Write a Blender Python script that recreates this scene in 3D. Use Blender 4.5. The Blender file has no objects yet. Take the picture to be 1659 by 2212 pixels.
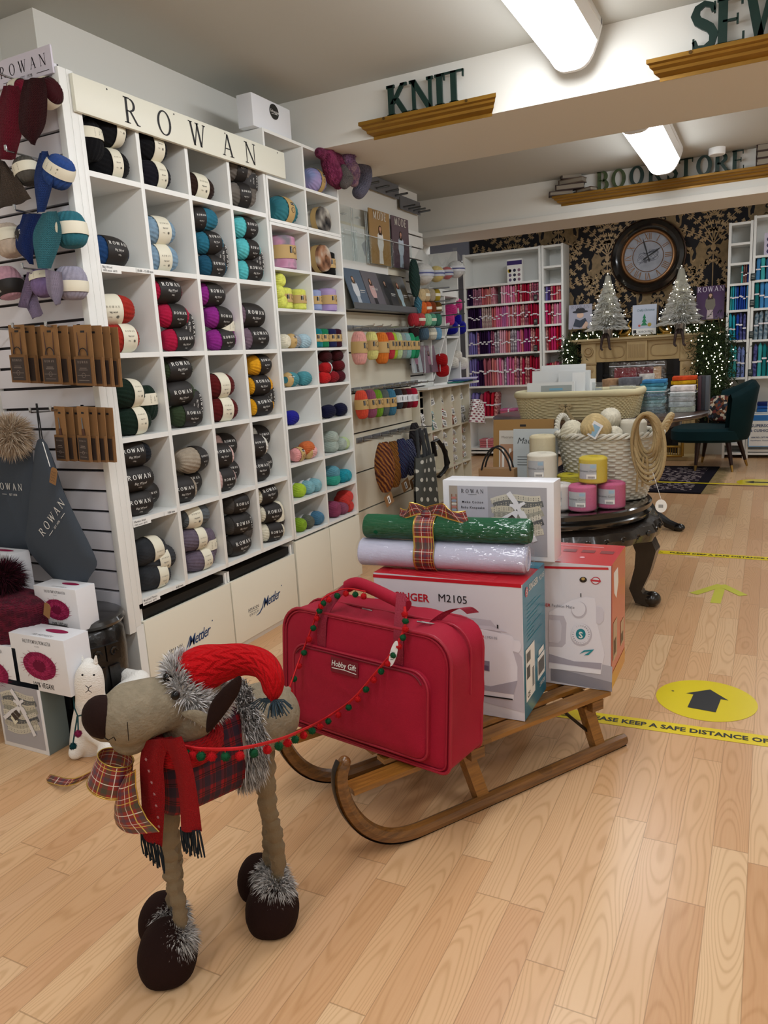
import bpy, bmesh, math, random
from mathutils import Vector, Matrix, noise
PI=math.pi; rnd=random.Random(7)
COL=bpy.context.scene.collection
V=Vector
# ---------- camera calibration (solved from the vanishing points of the room) ----------
PPX,PPY,FPX=829.5,1106.0,1633.37
_vy=V((1666-PPX,729-PPY,FPX)).normalized(); _vz=-V((1288-PPX,9200-PPY,FPX)).normalized()
_vx=_vy.cross(_vz).normalized(); _vy=_vz.cross(_vx).normalized()
CAM=V((0,0,1.5))
def ray(u,v):
    d=V((u-PPX,v-PPY,FPX)); return V((d.dot(_vx),d.dot(_vy),d.dot(_vz)))
def P(u,v,x=None,y=None,z=None):
    d=ray(u,v)
    t=(x-CAM.x)/d.x if x is not None else (y-CAM.y)/d.y if y is not None else (z-CAM.z)/d.z
    return CAM+d*t
# ---------- colour / material ----------
def lin(c):
    c=c/255.0
    return c/12.92 if c<=.04045 else ((c+.055)/1.055)**2.4
def hexc(h):
    if not isinstance(h,str): return h
    h=h.lstrip('#'); return (lin(int(h[0:2],16)),lin(int(h[2:4],16)),lin(int(h[4:6],16)),1)
_m={}
def nd(nt,t,**k):
    n=nt.nodes.new(t)
    for a,b in k.items():
        if a.startswith('i_'):
            key=a[2:]; key=int(key) if key.isdigit() else key.replace('_',' ')
            n.inputs[key].default_value=b
        else: setattr(n,a,b)
    return n
def mat(col,rough=.6,metal=0,bump=0,bs=60,spec=.5,sheen=0,var=0,vs=8,emit=0,alpha=1,trans=0,coat=0,ior=1.45,stretch=None,kind=None):
    if rough>=.8 and spec==.5: spec=.2
    sheen=sheen*.15
    key=(col if isinstance(col,str) else tuple(col),rough,metal,bump,bs,spec,sheen,var,vs,emit,alpha,trans,coat,ior,stretch,kind)
    if key in _m: return _m[key]
    m=bpy.data.materials.new('material'); m.use_nodes=True; nt=m.node_tree; b=nt.nodes['Principled BSDF']; L=nt.links
    c=hexc(col); b.inputs['Base Color'].default_value=c; m.diffuse_color=c
    b.inputs['Roughness'].default_value=rough; b.inputs['Metallic'].default_value=metal
    b.inputs['Specular IOR Level'].default_value=spec; b.inputs['Sheen Weight'].default_value=sheen
    b.inputs['Coat Weight'].default_value=coat; b.inputs['Coat Roughness'].default_value=.1; b.inputs['IOR'].default_value=ior
    if emit: b.inputs['Emission Color'].default_value=c; b.inputs['Emission Strength'].default_value=emit
    if alpha<1: b.inputs['Alpha'].default_value=alpha
    if trans: b.inputs['Transmission Weight'].default_value=trans
    if bump or var:
        tc=nd(nt,'ShaderNodeTexCoord'); mp=nd(nt,'ShaderNodeMapping'); L.new(tc.outputs['Object'],mp.inputs[0])
        if stretch: mp.inputs['Scale'].default_value=stretch
        n=nd(nt,'ShaderNodeTexNoise',i_Scale=bs,i_Detail=3.0); L.new(mp.outputs[0],n.inputs['Vector'])
        if bump:
            bp=nd(nt,'ShaderNodeBump',i_Strength=bump,i_Distance=.004); L.new(n.outputs[0],bp.inputs['Height']); L.new(bp.outputs[0],b.inputs['Normal'])
        if var:
            n2=nd(nt,'ShaderNodeTexNoise',i_Scale=vs,i_Detail=4.0); L.new(mp.outputs[0],n2.inputs['Vector'])
            h=nd(nt,'ShaderNodeHueSaturation'); h.inputs['Color'].default_value=c
            mr=nd(nt,'ShaderNodeMapRange'); mr.inputs[1].default_value=.3; mr.inputs[2].default_value=.7; mr.inputs[3].default_value=1-var; mr.inputs[4].default_value=1+var
            L.new(n2.outputs[0],mr.inputs[0]); L.new(mr.outputs[0],h.inputs['Value']); L.new(h.outputs[0],b.inputs['Base Color'])
    _m[key]=m; return m
def film(f=.12,rough=.06,tint='#ffffff',bs=18):
    key=('film',f,rough,tint,bs)
    if key in _m: return _m[key]
    m=bpy.data.materials.new('material'); m.use_nodes=True; nt=m.node_tree; nt.nodes.clear(); o=nt.nodes.new('ShaderNodeOutputMaterial'); mx=nt.nodes.new('ShaderNodeMixShader'); t=nt.nodes.new('ShaderNodeBsdfTransparent'); g=nt.nodes.new('ShaderNodeBsdfGlossy')
    t.inputs[0].default_value=hexc(tint); g.inputs['Roughness'].default_value=rough; mx.inputs[0].default_value=f
    n=nt.nodes.new('ShaderNodeTexNoise'); n.inputs['Scale'].default_value=bs; bp=nt.nodes.new('ShaderNodeBump'); bp.inputs['Strength'].default_value=.8; bp.inputs['Distance'].default_value=.02
    nt.links.new(n.outputs[0],bp.inputs['Height']); nt.links.new(bp.outputs[0],g.inputs['Normal']); nt.links.new(t.outputs[0],mx.inputs[1]); nt.links.new(g.outputs[0],mx.inputs[2]); nt.links.new(mx.outputs[0],o.inputs[0]); m.diffuse_color=(1,1,1,.3); _m[key]=m; return m
# small node helpers for custom materials
class NM:
    def __init__(s,rough=.6,spec=.5):
        s.m=bpy.data.materials.new('material'); s.m.use_nodes=True; s.nt=s.m.node_tree; s.b=s.nt.nodes['Principled BSDF']; s.L=s.nt.links
        s.b.inputs['Roughness'].default_value=rough; s.b.inputs['Specular IOR Level'].default_value=spec
    def n(s,t,**k): return nd(s.nt,t,**k)
    def link(s,a,b): s.L.new(a,b)
    def val(s,x): return x
    def math(s,op,a,b=None,c=None):
        n=s.nt.nodes.new('ShaderNodeMath'); n.operation=op
        for i,x in enumerate((a,b,c)):
            if x is None: continue
            if isinstance(x,(int,float)): n.inputs[i].default_value=x
            else: s.L.new(x,n.inputs[i])
        return n.outputs[0]
    def mix(s,f,a,b,mode='MIX'):
        n=s.nt.nodes.new('ShaderNodeMix'); n.data_type='RGBA'; n.blend_type=mode
        for i,x in ((0,f),(6,a),(7,b)):
            if isinstance(x,(int,float)): n.inputs[i].default_value=x
            elif isinstance(x,(tuple,list)): n.inputs[i].default_value=x
            elif isinstance(x,str): n.inputs[i].default_value=hexc(x)
            else: s.L.new(x,n.inputs[i])
        return n.outputs[2]
    def coords(s,kind='Object'):
        tc=s.nt.nodes.new('ShaderNodeTexCoord'); sp=s.nt.nodes.new('ShaderNodeSeparateXYZ'); s.L.new(tc.outputs[kind],sp.inputs[0]); return sp.outputs[0],sp.outputs[1],sp.outputs[2],tc.outputs[kind]
    def comb(s,x,y,z):
        n=s.nt.nodes.new('ShaderNodeCombineXYZ')
        for i,a in enumerate((x,y,z)):
            if isinstance(a,(int,float)): n.inputs[i].default_value=a
            else: s.L.new(a,n.inputs[i])
        return n.outputs[0]
    def ramp(s,f,stops,interp='LINEAR'):
        n=s.nt.nodes.new('ShaderNodeValToRGB'); n.color_ramp.interpolation=interp; cr=n.color_ramp
        while len(cr.elements)<len(stops): cr.elements.new(.5)
        for e,(p,c) in zip(cr.elements,stops): e.position=p; e.color=hexc(c)
        s.L.new(f,n.inputs[0]); return n.outputs[0]
    def color(s,c): s.L.new(c,s.b.inputs['Base Color'])
    def bump(s,h,st=.3,d=.004):
        n=s.nt.nodes.new('ShaderNodeBump'); n.inputs['Strength'].default_value=st; n.inputs['Distance'].default_value=d; s.L.new(h,n.inputs['Height']); s.L.new(n.outputs[0],s.b.inputs['Normal'])
def plaid(base,bands,scale,kind='UV',rough=.8,bump=.2):
    """tartan: bands = list of (centre,width,colour,weight) repeated in both directions"""
    k=NM(rough); x,y,z,_=k.coords(kind); out=None; col=hexc(base)
    fx=k.math('FRACT',k.math('MULTIPLY',x,scale)); fy=k.math('FRACT',k.math('MULTIPLY',y,scale)); cur=col
    for c,w,cc,wt in bands:
        for f in (fx,fy):
            inb=k.math('LESS_THAN',k.math('ABSOLUTE',k.math('SUBTRACT',f,c)),w/2)
            cur=k.mix(k.math('MULTIPLY',inb,wt),cur,hexc(cc))
    k.color(cur)
    if bump:
        n=k.n('ShaderNodeTexNoise',i_Scale=400.0); k.bump(n.outputs[0],bump)
    return k.m
# ---------- mesh builder ----------
PL={}   # build-time world location of parents
def tag(o,label=None,cat=None,group=None,kind=None):
    if label: o['label']=label
    if cat: o['category']=cat
    if group: o['group']=group
    if kind: o['kind']=kind
    return o
class MB:
    def __init__(s,m=None): s.v=[];s.f=[];s.mi=[];s.mats=[];s.cur=0;s.uv=[];s.sm=[]; s.T=None; s.smooth=False; 
    # each face may carry uvs
    def m(s,mt):
        if mt not in s.mats: s.mats.append(mt)
        s.cur=s.mats.index(mt); return s
    def add(s,vs,fs,uvs=None,smooth=None):
        o=len(s.v); T=s.T
        for p in vs:
            p=V(p); s.v.append(T@p if T is not None else p)
        for i,f in enumerate(fs):
            s.f.append([a+o for a in f]); s.mi.append(s.cur); s.uv.append(uvs[i] if uvs else None); s.sm.append(s.smooth if smooth is None else smooth)
        return s
    def box(s,c,d,rot=None,bev=0,seg=2):
        c=V(c); x,y,z=[a/2 for a in d]
        R=Matrix.Identity(3) if rot is None else (rot if isinstance(rot,Matrix) else Matrix.Rotation(rot,3,'Z'))
        vs=[V((sx*x,sy*y,sz*z)) for sx in(-1,1) for sy in(-1,1) for sz in(-1,1)]
        fs=[(0,1,3,2),(4,6,7,5),(0,4,5,1),(2,3,7,6),(0,2,6,4),(1,5,7,3)]
        if bev:
            bm=bmesh.new(); bv=[bm.verts.new(p) for p in vs]
            for f in fs: bm.faces.new([bv[i] for i in f])
            bmesh.ops.bevel(bm,geom=bm.edges[:],offset=bev,segments=seg,profile=.6,affect='EDGES')
            bm.verts.index_update(); vs=[v.co.copy() for v in bm.verts]; fs=[[v.index for v in f.verts] for f in bm.faces]; bm.free()
        s.add([R@p+c for p in vs],fs,smooth=bool(bev)); return s
    def bb(s,x0,x1,y0,y1,z0,z1,bev=0): return s.box(((x0+x1)/2,(y0+y1)/2,(z0+z1)/2),(abs(x1-x0),abs(y1-y0),abs(z1-z0)),bev=bev)
    def grid(s,fn,nu,nv,cu=False,cv=False,smooth=True,flip=False,uvs=(1,1)):
        vs=[];fs=[];uv=[]
        NU=nu if cu else nu+1; NV=nv if cv else nv+1
        for i in range(NU):
            for j in range(NV): vs.append(fn(i/nu,j/nv))
        for i in range(nu):
            for j in range(nv):
                a=(i%NU)*NV+j%NV; b=((i+1)%NU)*NV+j%NV; c=((i+1)%NU)*NV+(j+1)%NV; d=(i%NU)*NV+(j+1)%NV
                q=(a,b,c,d); w=[(i/nu*uvs[0],j/nv*uvs[1]),((i+1)/nu*uvs[0],j/nv*uvs[1]),((i+1)/nu*uvs[0],(j+1)/nv*uvs[1]),(i/nu*uvs[0],(j+1)/nv*uvs[1])]
                if flip: q=q[::-1]; w=w[::-1]
                fs.append(q); uv.append(w)
        return s.add(vs,fs,uv,smooth)
    def lathe(s,prof,c=(0,0,0),seg=24,axis=None,smooth=True,cap=True,fn=None):
        """prof: list of (r,h); about +Z at c (or matrix axis)"""
        c=V(c); M=axis or Matrix.Identity(3)
        vs=[];fs=[];uv=[]; n=len(prof)
        for i,(r,h) in enumerate(prof):
            for j in range(seg):
                a=2*PI*j/seg; q=V((r*math.cos(a),r*math.sin(a),h))
                if fn: q=fn(q,i,a)
                vs.append(M@q+c)
        for i in range(n-1):
            for j in range(seg):
                k=(j+1)%seg; fs.append((i*seg+j,i*seg+k,(i+1)*seg+k,(i+1)*seg+j)); uv.append([(j/seg,i/(n-1)),((j+1)/seg,i/(n-1)),((j+1)/seg,(i+1)/(n-1)),(j/seg,(i+1)/(n-1))])
        s.add(vs,fs,uv,smooth)
        if cap:
            o=len(s.v)-n*seg
            for base,rev in ((0,True),((n-1)*seg,False)):
                if prof[0 if base==0 else -1][0]>1e-5:
                    f=[o+base+j for j in range(seg)]
                    s.f.append(f[::-1] if rev else f); s.mi.append(s.cur); s.uv.append(None); s.sm.append(False)
        return s
    def tube(s,pts,r,seg=8,cap=True,smooth=True,flat=None,up=None,closed=False):
        """swept tube; r number or list or fn(t); flat=(a,b) elliptical scales"""
        pts=[V(p) for p in pts]; n=len(pts); vs=[];fs=[];uv=[]
        N=None
        L=0
        for i,p in enumerate(pts):
            if closed: t=(pts[(i+1)%n]-pts[i-1]).normalized()
            else: t=(pts[min(i+1,n-1)]-pts[max(i-1,0)]).normalized()
            if N is None:
                ref=V(up) if up else (V((0,0,1)) if abs(t.z)<.9 else V((1,0,0)))
                N=(ref-t*ref.dot(t)).normalized()
            else: 
                if up: ref=V(up); N=(ref-t*ref.dot(t)); N=N.normalized() if N.length>1e-4 else V((1,0,0))
                else: N=(N-t*N.dot(t)).normalized()
            B=t.cross(N)
            rr=r(i/(n-1)) if callable(r) else (r[i] if isinstance(r,(list,tuple)) else r)
            if i: L+=(pts[i]-pts[i-1]).length
            for j in range(seg):
                a=2*PI*j/seg+(PI/seg if seg==4 else 0); ca,sa=math.cos(a),math.sin(a)
                if flat: ca*=flat[0]; sa*=flat[1]
                vs.append(p+(N*ca+B*sa)*rr)
        m=n if closed else n-1
        for i in range(m):
            for j in range(seg):
                k=(j+1)%seg; i2=(i+1)%n
                fs.append((i*seg+j,i2*seg+j,i2*seg+k,i*seg+k)); uv.append([(j/seg,i/n),(j/seg,(i+1)/n),((j+1)/seg,(i+1)/n),((j+1)/seg,i/n)])
        if cap and not closed:
            fs.append(tuple(range(seg))); uv.append(None); fs.append(tuple((n-1)*seg+j for j in range(seg))[::-1]); uv.append(None)
        return s.add(vs,fs,uv,smooth)
    def ell(s,c,r,seg=20,ring=12,rot=None,fn=None):
        c=V(c); rx,ry,rz=r if isinstance(r,(tuple,list)) else (r,r,r); R=rot or Matrix.Identity(3)
        def g(u,v):
            th=PI*u; ph=2*PI*v; q=V((math.sin(th)*math.cos(ph),math.sin(th)*math.sin(ph),math.cos(th)))
            k=fn(q) if fn else 1
            return R@V((q.x*rx*k,q.y*ry*k,q.z*rz*k))+c
        return s.grid(g,ring,seg,cv=True)
    def prism(s,poly,fr,h0,h1):
        """poly 2D list, frame fr, extruded along normal from h0 to h1"""
        n=len(poly); vs=[fr(a,b,h0) for a,b in poly]+[fr(a,b,h1) for a,b in poly]
        fs=[tuple(range(n))[::-1],tuple(range(n,2*n))]+[(i,(i+1)%n,n+(i+1)%n,n+i) for i in range(n)]
        return s.add(vs,fs,smooth=False)
    def poly(s,poly,fr,h=.001): return s.add([fr(a,b,h) for a,b in poly],[tuple(range(len(poly)))],[[tuple(q) for q in poly]],smooth=False)
    def rect(s,a0,b0,a1,b1,fr,h=.001): return s.poly([(a0,b0),(a1,b0),(a1,b1),(a0,b1)],fr,h)
    def disc(s,a,b,r,fr,h=.001,seg=20,ry=None): return s.poly([(a+r*math.cos(2*PI*i/seg),b+(ry or r)*math.sin(2*PI*i/seg)) for i in range(seg)],fr,h)
    def line2(s,pts,w,fr,h=.001):
        """flat ribbon along a 2D polyline"""
        n=len(pts); vs=[];fs=[]
        for i,(x,y) in enumerate(pts):
            a=pts[max(i-1,0)]; b=pts[min(i+1,n-1)]; dx,dy=b[0]-a[0],b[1]-a[1]; l=math.hypot(dx,dy) or 1
            ww=w[i] if isinstance(w,(list,tuple)) else w
            nx,ny=-dy/l*ww/2,dx/l*ww/2; vs+= [fr(x+nx,y+ny,h),fr(x-nx,y-ny,h)]
        fs=[(2*i,2*i+1,2*i+3,2*i+2) for i in range(n-1)]
        return s.add(vs,fs,smooth=False)
    def mesh2(s,me,fn,sc=1,smooth=False,shear=0):
        vs,fs=me; return s.add([fn(x*sc+shear*y*sc,y*sc) for x,y in vs],fs,smooth=smooth)
    def build(s,name,parent=None,origin=None,sharp=35,share=False):
        me=bpy.data.meshes.new(name)
        if origin is None:
            if share or not s.v: origin=V((0,0,0))
            else:
                xs=[p.x for p in s.v]; ys=[p.y for p in s.v]; zs=[p.z for p in s.v]
                origin=V(((min(xs)+max(xs))/2,(min(ys)+max(ys))/2,min(zs)))
        origin=V(origin)
        me.from_pydata([tuple(p-origin) for p in s.v],[],s.f)
        for mt in s.mats: me.materials.append(mt)
        me.polygons.foreach_set('material_index',s.mi); me.polygons.foreach_set('use_smooth',s.sm)
        if any(u is not None for u in s.uv):
            ul=me.uv_layers.new(name='UVMap'); dat=[]
            for f,u in zip(s.f,s.uv):
                for k in range(len(f)):
                    dat+= list(u[k]) if u is not None else [0,0]
            ul.data.foreach_set('uv',dat)
        me.update()
        if sharp and any(s.sm): me.set_sharp_from_angle(angle=math.radians(sharp))
        if share: return me
        o=bpy.data.objects.new(name,me); COL.objects.link(o); place(o,origin,parent); return o
def place(o,loc,parent=None):
    PL[o.name]=V(loc)
    if parent is not None:
        o.parent=parent; o.location=V(loc)-PL[parent.name]
    else: o.location=V(loc)
    return o
def empty(name,loc,rz=0):
    o=bpy.data.objects.new(name,None); o.empty_display_size=.05; COL.objects.link(o); place(o,loc); return o
def inst(name,me,parent=None,loc=(0,0,0),rot=None,mats=None):
    o=bpy.data.objects.new(name,me); COL.objects.link(o)
    if parent is not None: o.parent=parent
    o.location=loc; PL[o.name]=V(loc)
    if rot is not None: o.rotation_euler=rot
    if mats:
        for i,mt in enumerate(mats):
            o.material_slots[i].link='OBJECT'; o.material_slots[i].material=mt
    return o
def copy_tree(o,parent=None):
    c=o.copy(); COL.objects.link(c); c.parent=parent; PL[c.name]=V(PL.get(o.name,(0,0,0)))
    for ch in list(o.children): copy_tree(ch,c)
    return c
def struct(name,mb,**k): o=mb.build(name,**k); o['kind']='structure'; return o
def FR(o,r,u):
    o=V(o); r=V(r).normalized(); u=V(u).normalized(); n=r.cross(u).normalized()
    return lambda a,b,h=0: o+r*a+u*b+n*h
# ---------- text ----------
_tx={}
def text2(st,size=1,align='CENTER',shear=0,bold=0,space=1):
    key=(st,align,shear,bold,space)
    if key not in _tx:
        cu=bpy.data.curves.new('t','FONT'); cu.body=st; cu.align_x=align; cu.resolution_u=2; cu.shear=shear; cu.offset=bold; cu.space_character=space
        ob=bpy.data.objects.new('t',cu); COL.objects.link(ob); bpy.context.view_layer.update()
        dg=bpy.context.evaluated_depsgraph_get(); me=bpy.data.meshes.new_from_object(ob.evaluated_get(dg))
        vs=[(v.co.x,v.co.y) for v in me.vertices]; fs=[tuple(p.vertices) for p in me.polygons]
        # face orientation towards +normal
        bpy.data.meshes.remove(me); bpy.data.objects.remove(ob); bpy.data.curves.remove(cu); _tx[key]=(vs,fs)
    vs,fs=_tx[key]
    return ([(x*size,y*size) for x,y in vs],fs)
def _st(out,pts,w):
    n=len(pts); vs=[]
    for i,(x,y) in enumerate(pts):
        a=pts[max(i-1,0)]; b=pts[min(i+1,n-1)]; dx,dy=b[0]-a[0],b[1]-a[1]; l=math.hypot(dx,dy) or 1
        ww=w[i] if isinstance(w,(list,tuple)) else w
        vs+=[(x-dy/l*ww/2,y+dx/l*ww/2),(x+dy/l*ww/2,y-dx/l*ww/2)]
    for i in range(n-1): out.append([vs[2*i],vs[2*i+1],vs[2*i+3],vs[2*i+2]])
def _dg(out,x0,y0,x1,y1,w,n=3):  # diagonal with horizontal ends, split for curving
    for i in range(n):
        a=i/n;b=(i+1)/n
        out.append([(x0+(x1-x0)*a-w/2,y0+(y1-y0)*a),(x0+(x1-x0)*a+w/2,y0+(y1-y0)*a),(x0+(x1-x0)*b+w/2,y0+(y1-y0)*b),(x0+(x1-x0)*b-w/2,y0+(y1-y0)*b)])
def _arc(out,cx,cy,rx,ry,a0,a1,tn,tk,n=14):
    pts=[];w=[]
    for i in range(n+1):
        a=math.radians(a0+(a1-a0)*i/n); pts.append((cx+rx*math.cos(a),cy+ry*math.sin(a))); w.append(tn+(tk-tn)*abs(math.cos(a))**1.3)
    _st(out,pts,w)
def glyph(ch,tk=.13,tn=.045,sf=.04):
    o=[]; H=lambda x0,x1,y,w=tn:_st(o,[(x0,y),(x1,y)],w)
    sr=lambda x,y,w=.26:H(x-w/2,x+w/2,y+(sf/2 if y<.5 else -sf/2),sf)
    ver=lambda x,w=tk,y0=0,y1=1:_dg(o,x,y0,x,y1,w,2)
    if ch=='I': ver(.18); sr(.18,0,.32); sr(.18,1,.32); W=.36
    elif ch=='R':
        ver(.17); sr(.17,0,.3); H(.04,.36,1-tn/2); H(.17,.36,.48); _arc(o,.36,.74-.01,.21,.25-tn/2,90,-90,tn,tk); _dg(o,.70,0,.36,.48,tk*.95); sr(.74,0,.18); W=.82
    elif ch=='O': _arc(o,.42,.5,.42-tk/2-.02,.5-tn/2+.01,0,360,tn,tk,28); W=.84
    elif ch=='C':
        _arc(o,.42,.5,.34,.48,42,318,tn,tk,22); ver(.68,tn,.68,.9); W=.78
    elif ch=='W': _dg(o,.30,0,.09,1,tk); _dg(o,.30,0,.52,.96,tn*1.2); _dg(o,.72,0,.50,1,tk); _dg(o,.72,0,.96,1,tn*1.2); sr(.09,1,.26); sr(.5,1,.24); sr(.96,1,.22); W=1.05
    elif ch=='A': _dg(o,.10,0,.38,1,tn*1.2); _dg(o,.68,0,.38,1,tk); H(.2,.58,.34); sr(.1,0,.22); sr(.67,0,.28); W=.78
    elif ch=='N': ver(.15,tn*1.1); _dg(o,.74,0,.13,1,tk); ver(.75,tn*1.1); sr(.15,0,.24); sr(.12,1,.24); sr(.75,1,.24); W=.9
    elif ch=='K': ver(.17); sr(.17,0,.3); sr(.17,1,.3); _dg(o,.22,.4,.64,1,tn*1.6); _dg(o,.72,0,.36,.56,tk); sr(.66,1,.24); sr(.73,0,.26); W=.82
    elif ch=='T': ver(.38); sr(.38,0,.3); H(.02,.74,1-.03,.06); _dg(o,.05,.78,.04,1,.05,1); _dg(o,.71,.78,.72,1,.05,1); W=.76
    elif ch=='E': ver(.17); H(.04,.6,.03,.06); H(.04,.58,.97,.06); H(.17,.48,.51,.05); _dg(o,.61,0,.61,.22,.05,1); _dg(o,.57,.8,.57,1,.05,1); _dg(o,.48,.4,.48,.62,.045,1); W=.66
    elif ch=='B': ver(.17); H(.04,.36,.975,.05); H(.04,.38,.025,.05); H(.17,.36,.52,.05); _arc(o,.36,.745,.19,.23,90,-90,tn,tk,10); _arc(o,.38,.27,.22,.245,90,-90,tn,tk,10); W=.68
    elif ch=='S':
        pts=[(.52,.78),(.47,.92),(.32,.975),(.17,.9),(.12,.76),(.18,.63),(.32,.53),(.45,.44),(.53,.3),(.49,.12),(.33,.03),(.16,.07),(.1,.22)]
        _st(o,pts,[tn,tn*1.1,tn*1.2,tk*.8,tk,tk,tk*1.05,tk,tk,tk*.8,tn*1.3,tn*1.1,tn]); _dg(o,.54,.74,.54,.98,.045,1); _dg(o,.09,.02,.09,.27,.045,1); W=.62
    elif ch=='M': ver(.14,tn*1.2); _dg(o,.44,.05,.15,1,tk*.9); _dg(o,.44,.05,.74,1,tn*1.2); ver(.76,tk); sr(.14,0,.24); sr(.76,0,.28); sr(.12,1,.22); sr(.78,1,.22); W=.92
    elif ch=='D': ver(.17); H(.04,.36,.975,.05); H(.04,.36,.025,.05); _arc(o,.34,.5,.34,.475,90,-90,tn,tk,14); W=.78
    else: W=.4
    return o,W
_sg={}
def serif(st,size=1,gap=.12,tk=.13,tn=.045,sf=.04,centre=True):
    key=(st,gap,tk,tn,sf)
    if key not in _sg:
        vs=[];fs=[];x=0
        for ch in st:
            q,w=glyph(ch,tk,tn,sf)
            for f in q:
                k=len(vs); vs+=[(a+x,b) for a,b in f]
                # make CCW
                ar=sum(f[i][0]*f[(i+1)%4][1]-f[(i+1)%4][0]*f[i][1] for i in range(4))
                fs.append((k,k+1,k+2,k+3) if ar>0 else (k+3,k+2,k+1,k))
            x+=w+gap
        x-=gap; _sg[key]=([(a-x/2,b) for a,b in vs],fs,x)
    vs,fs,x=_sg[key]
    return ([(a*size+(0 if centre else x*size/2),b*size) for a,b in vs],fs)
def extr(mb,me,fr,h0,h1):
    """extrude every quad of a 2D mesh to a solid (block letters)"""
    vs,fs=me
    for f in fs: mb.prism([vs[i] for i in f],fr,h0,h1)
ORD=['first','second','third','fourth','fifth','sixth','seventh','eighth','ninth','tenth','eleventh','twelfth','thirteenth','fourteenth','fifteenth','sixteenth','seventeenth','eighteenth','nineteenth','twentieth']
def nth(i):
    if i<20: return ORD[i]
    t=(i+1)//10; u=(i+1)%10; T={2:'twenty',3:'thirty',4:'forty',5:'fifty'}[t]
    return (T[:-1]+'ieth') if u==0 else T+'-'+ORD[u-1]
# ================= ROOM =================
WHITE=mat('#e9e7df',.65,bump=.05,bs=25); CEIL=mat('#c2c1b8',.8,bump=.08,bs=30)
LAM=mat('#f1f1ec',.35,spec=.4); CREAM=mat('#e6dfca',.4); CREAM2=mat('#ece6d3',.4)
def floor_mat():
    k=NM(.33,.45); x,y,z,_=k.coords()
    w=.098; L=.8
    sx=k.math('DIVIDE',x,w); si=k.math('FLOOR',sx); fx=k.math('FRACT',sx)
    wn=k.n('ShaderNodeTexWhiteNoise',noise_dimensions='1D'); k.link(si,wn.inputs['W'])
    sy=k.math('ADD',k.math('DIVIDE',y,L),k.math('MULTIPLY',wn.outputs['Value'],7.3)); yi=k.math('FLOOR',sy); fy=k.math('FRACT',sy)
    w2=k.n('ShaderNodeTexWhiteNoise',noise_dimensions='2D'); k.link(k.comb(si,yi,0),w2.inputs['Vector'])
    r=w2.outputs['Value']; off=k.math('MULTIPLY',r,37.0)
    # cathedral grain: distorted distance from a stretched centre line
    gx=k.math('MULTIPLY',k.math('SUBTRACT',fx,k.math('MULTIPLY_ADD',r,.6,.2)),1.0)
    nz=k.n('ShaderNodeTexNoise',i_Scale=1.0,i_Detail=1.0); k.link(k.comb(k.math('ADD',k.math('MULTIPLY',x,6.0),off),k.math('MULTIPLY',y,1.6),r),nz.inputs['Vector'])
    rings=k.math('SINE',k.math('MULTIPLY',k.math('ADD',k.math('ADD',k.math('MULTIPLY',nz.outputs[0],3.2),k.math('MULTIPLY',k.math('MULTIPLY',gx,gx),2.4)),k.math('MULTIPLY',fy,.5)),30.0))
    ringm=k.math('MULTIPLY_ADD',k.math('POWER',k.math('MULTIPLY_ADD',rings,.5,.5),4.0),1.0,0.0)
    fine=k.n('ShaderNodeTexNoise',i_Scale=1.0,i_Detail=4.0); k.link(k.comb(k.math('ADD',k.math('MULTIPLY',x,160.0),off),k.math('MULTIPLY',y,5.0),0),fine.inputs['Vector'])
    base=k.ramp(r,[(0,'#cc9a6e'),(.35,'#d9ab7e'),(.7,'#e3bd92'),(1,'#d09e74')])
    c=k.mix(k.math('MULTIPLY',ringm,.34),base,hexc('#a8743f'))
    c=k.mix(k.math('MULTIPLY',k.math('SUBTRACT',fine.outputs[0],.3),.4),c,hexc('#e6c494'))
    e1=k.math('LESS_THAN',k.math('MINIMUM',fx,k.math('SUBTRACT',1.0,fx)),.012)
    e2=k.math('LESS_THAN',k.math('MINIMUM',fy,k.math('SUBTRACT',1.0,fy)),.0022)
    e=k.math('MULTIPLY',k.math('MAXIMUM',e1,e2),.5)
    c=k.mix(e,c,hexc('#8a6440')); k.color(c)
    rn=k.n('ShaderNodeTexNoise',i_Scale=2.5,i_Detail=3.0); k.link(k.math('MULTIPLY_ADD',rn.outputs[0],.12,.24),k.b.inputs['Roughness'])
    return k.m
FLOOR=floor_mat()
XW=-2.9; ZC=3.068; ZC2=2.94
b=MB().m(FLOOR); b.bb(-5.2,3.6,-3.2,11.4,-.06,0); o=struct('floor',b,origin=(0,0,0))
b=MB().m(CEIL); b.bb(-3.4,3.6,-3.2,4.3,ZC,ZC+.1); b.m(WHITE).bb(-3.2,3.6,4.26,5.11,2.767,ZC+.1); b.m(CEIL).bb(-3.2,3.6,5.11,6.96,ZC2,ZC2+.2)
b.m(WHITE).bb(-5.2,3.6,6.95,7.6,2.62,3.3); b.bb(-5.2,3.6,6.915,6.95,2.60,2.655,bev=.006); b.m(CEIL).bb(-5.2,3.6,7.6,11.4,3.25,3.4)
struct('ceiling',b)
b=MB().m(WHITE); b.bb(XW-.5,XW,2.6,6.64,0,ZC+.1); b.bb(-3.4,-3.13,-3.2,2.6,0,ZC+.1); b.bb(-3.4,-3.2,6.64,7.6,0,3.3); b.bb(-5.2,-3.2,7.48,7.6,0,3.3); b.bb(-5.3,-5.2,7.5,11.4,0,3.3); struct('wall_left',b)
b=MB().m(WHITE); b.bb(3.5,3.6,-3.2,11.4,0,3.4); struct('wall_right',b)
b=MB().m(WHITE); b.bb(-3.4,3.6,-3.3,-3.2,0,3.2); struct('wall_rear',b)
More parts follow.
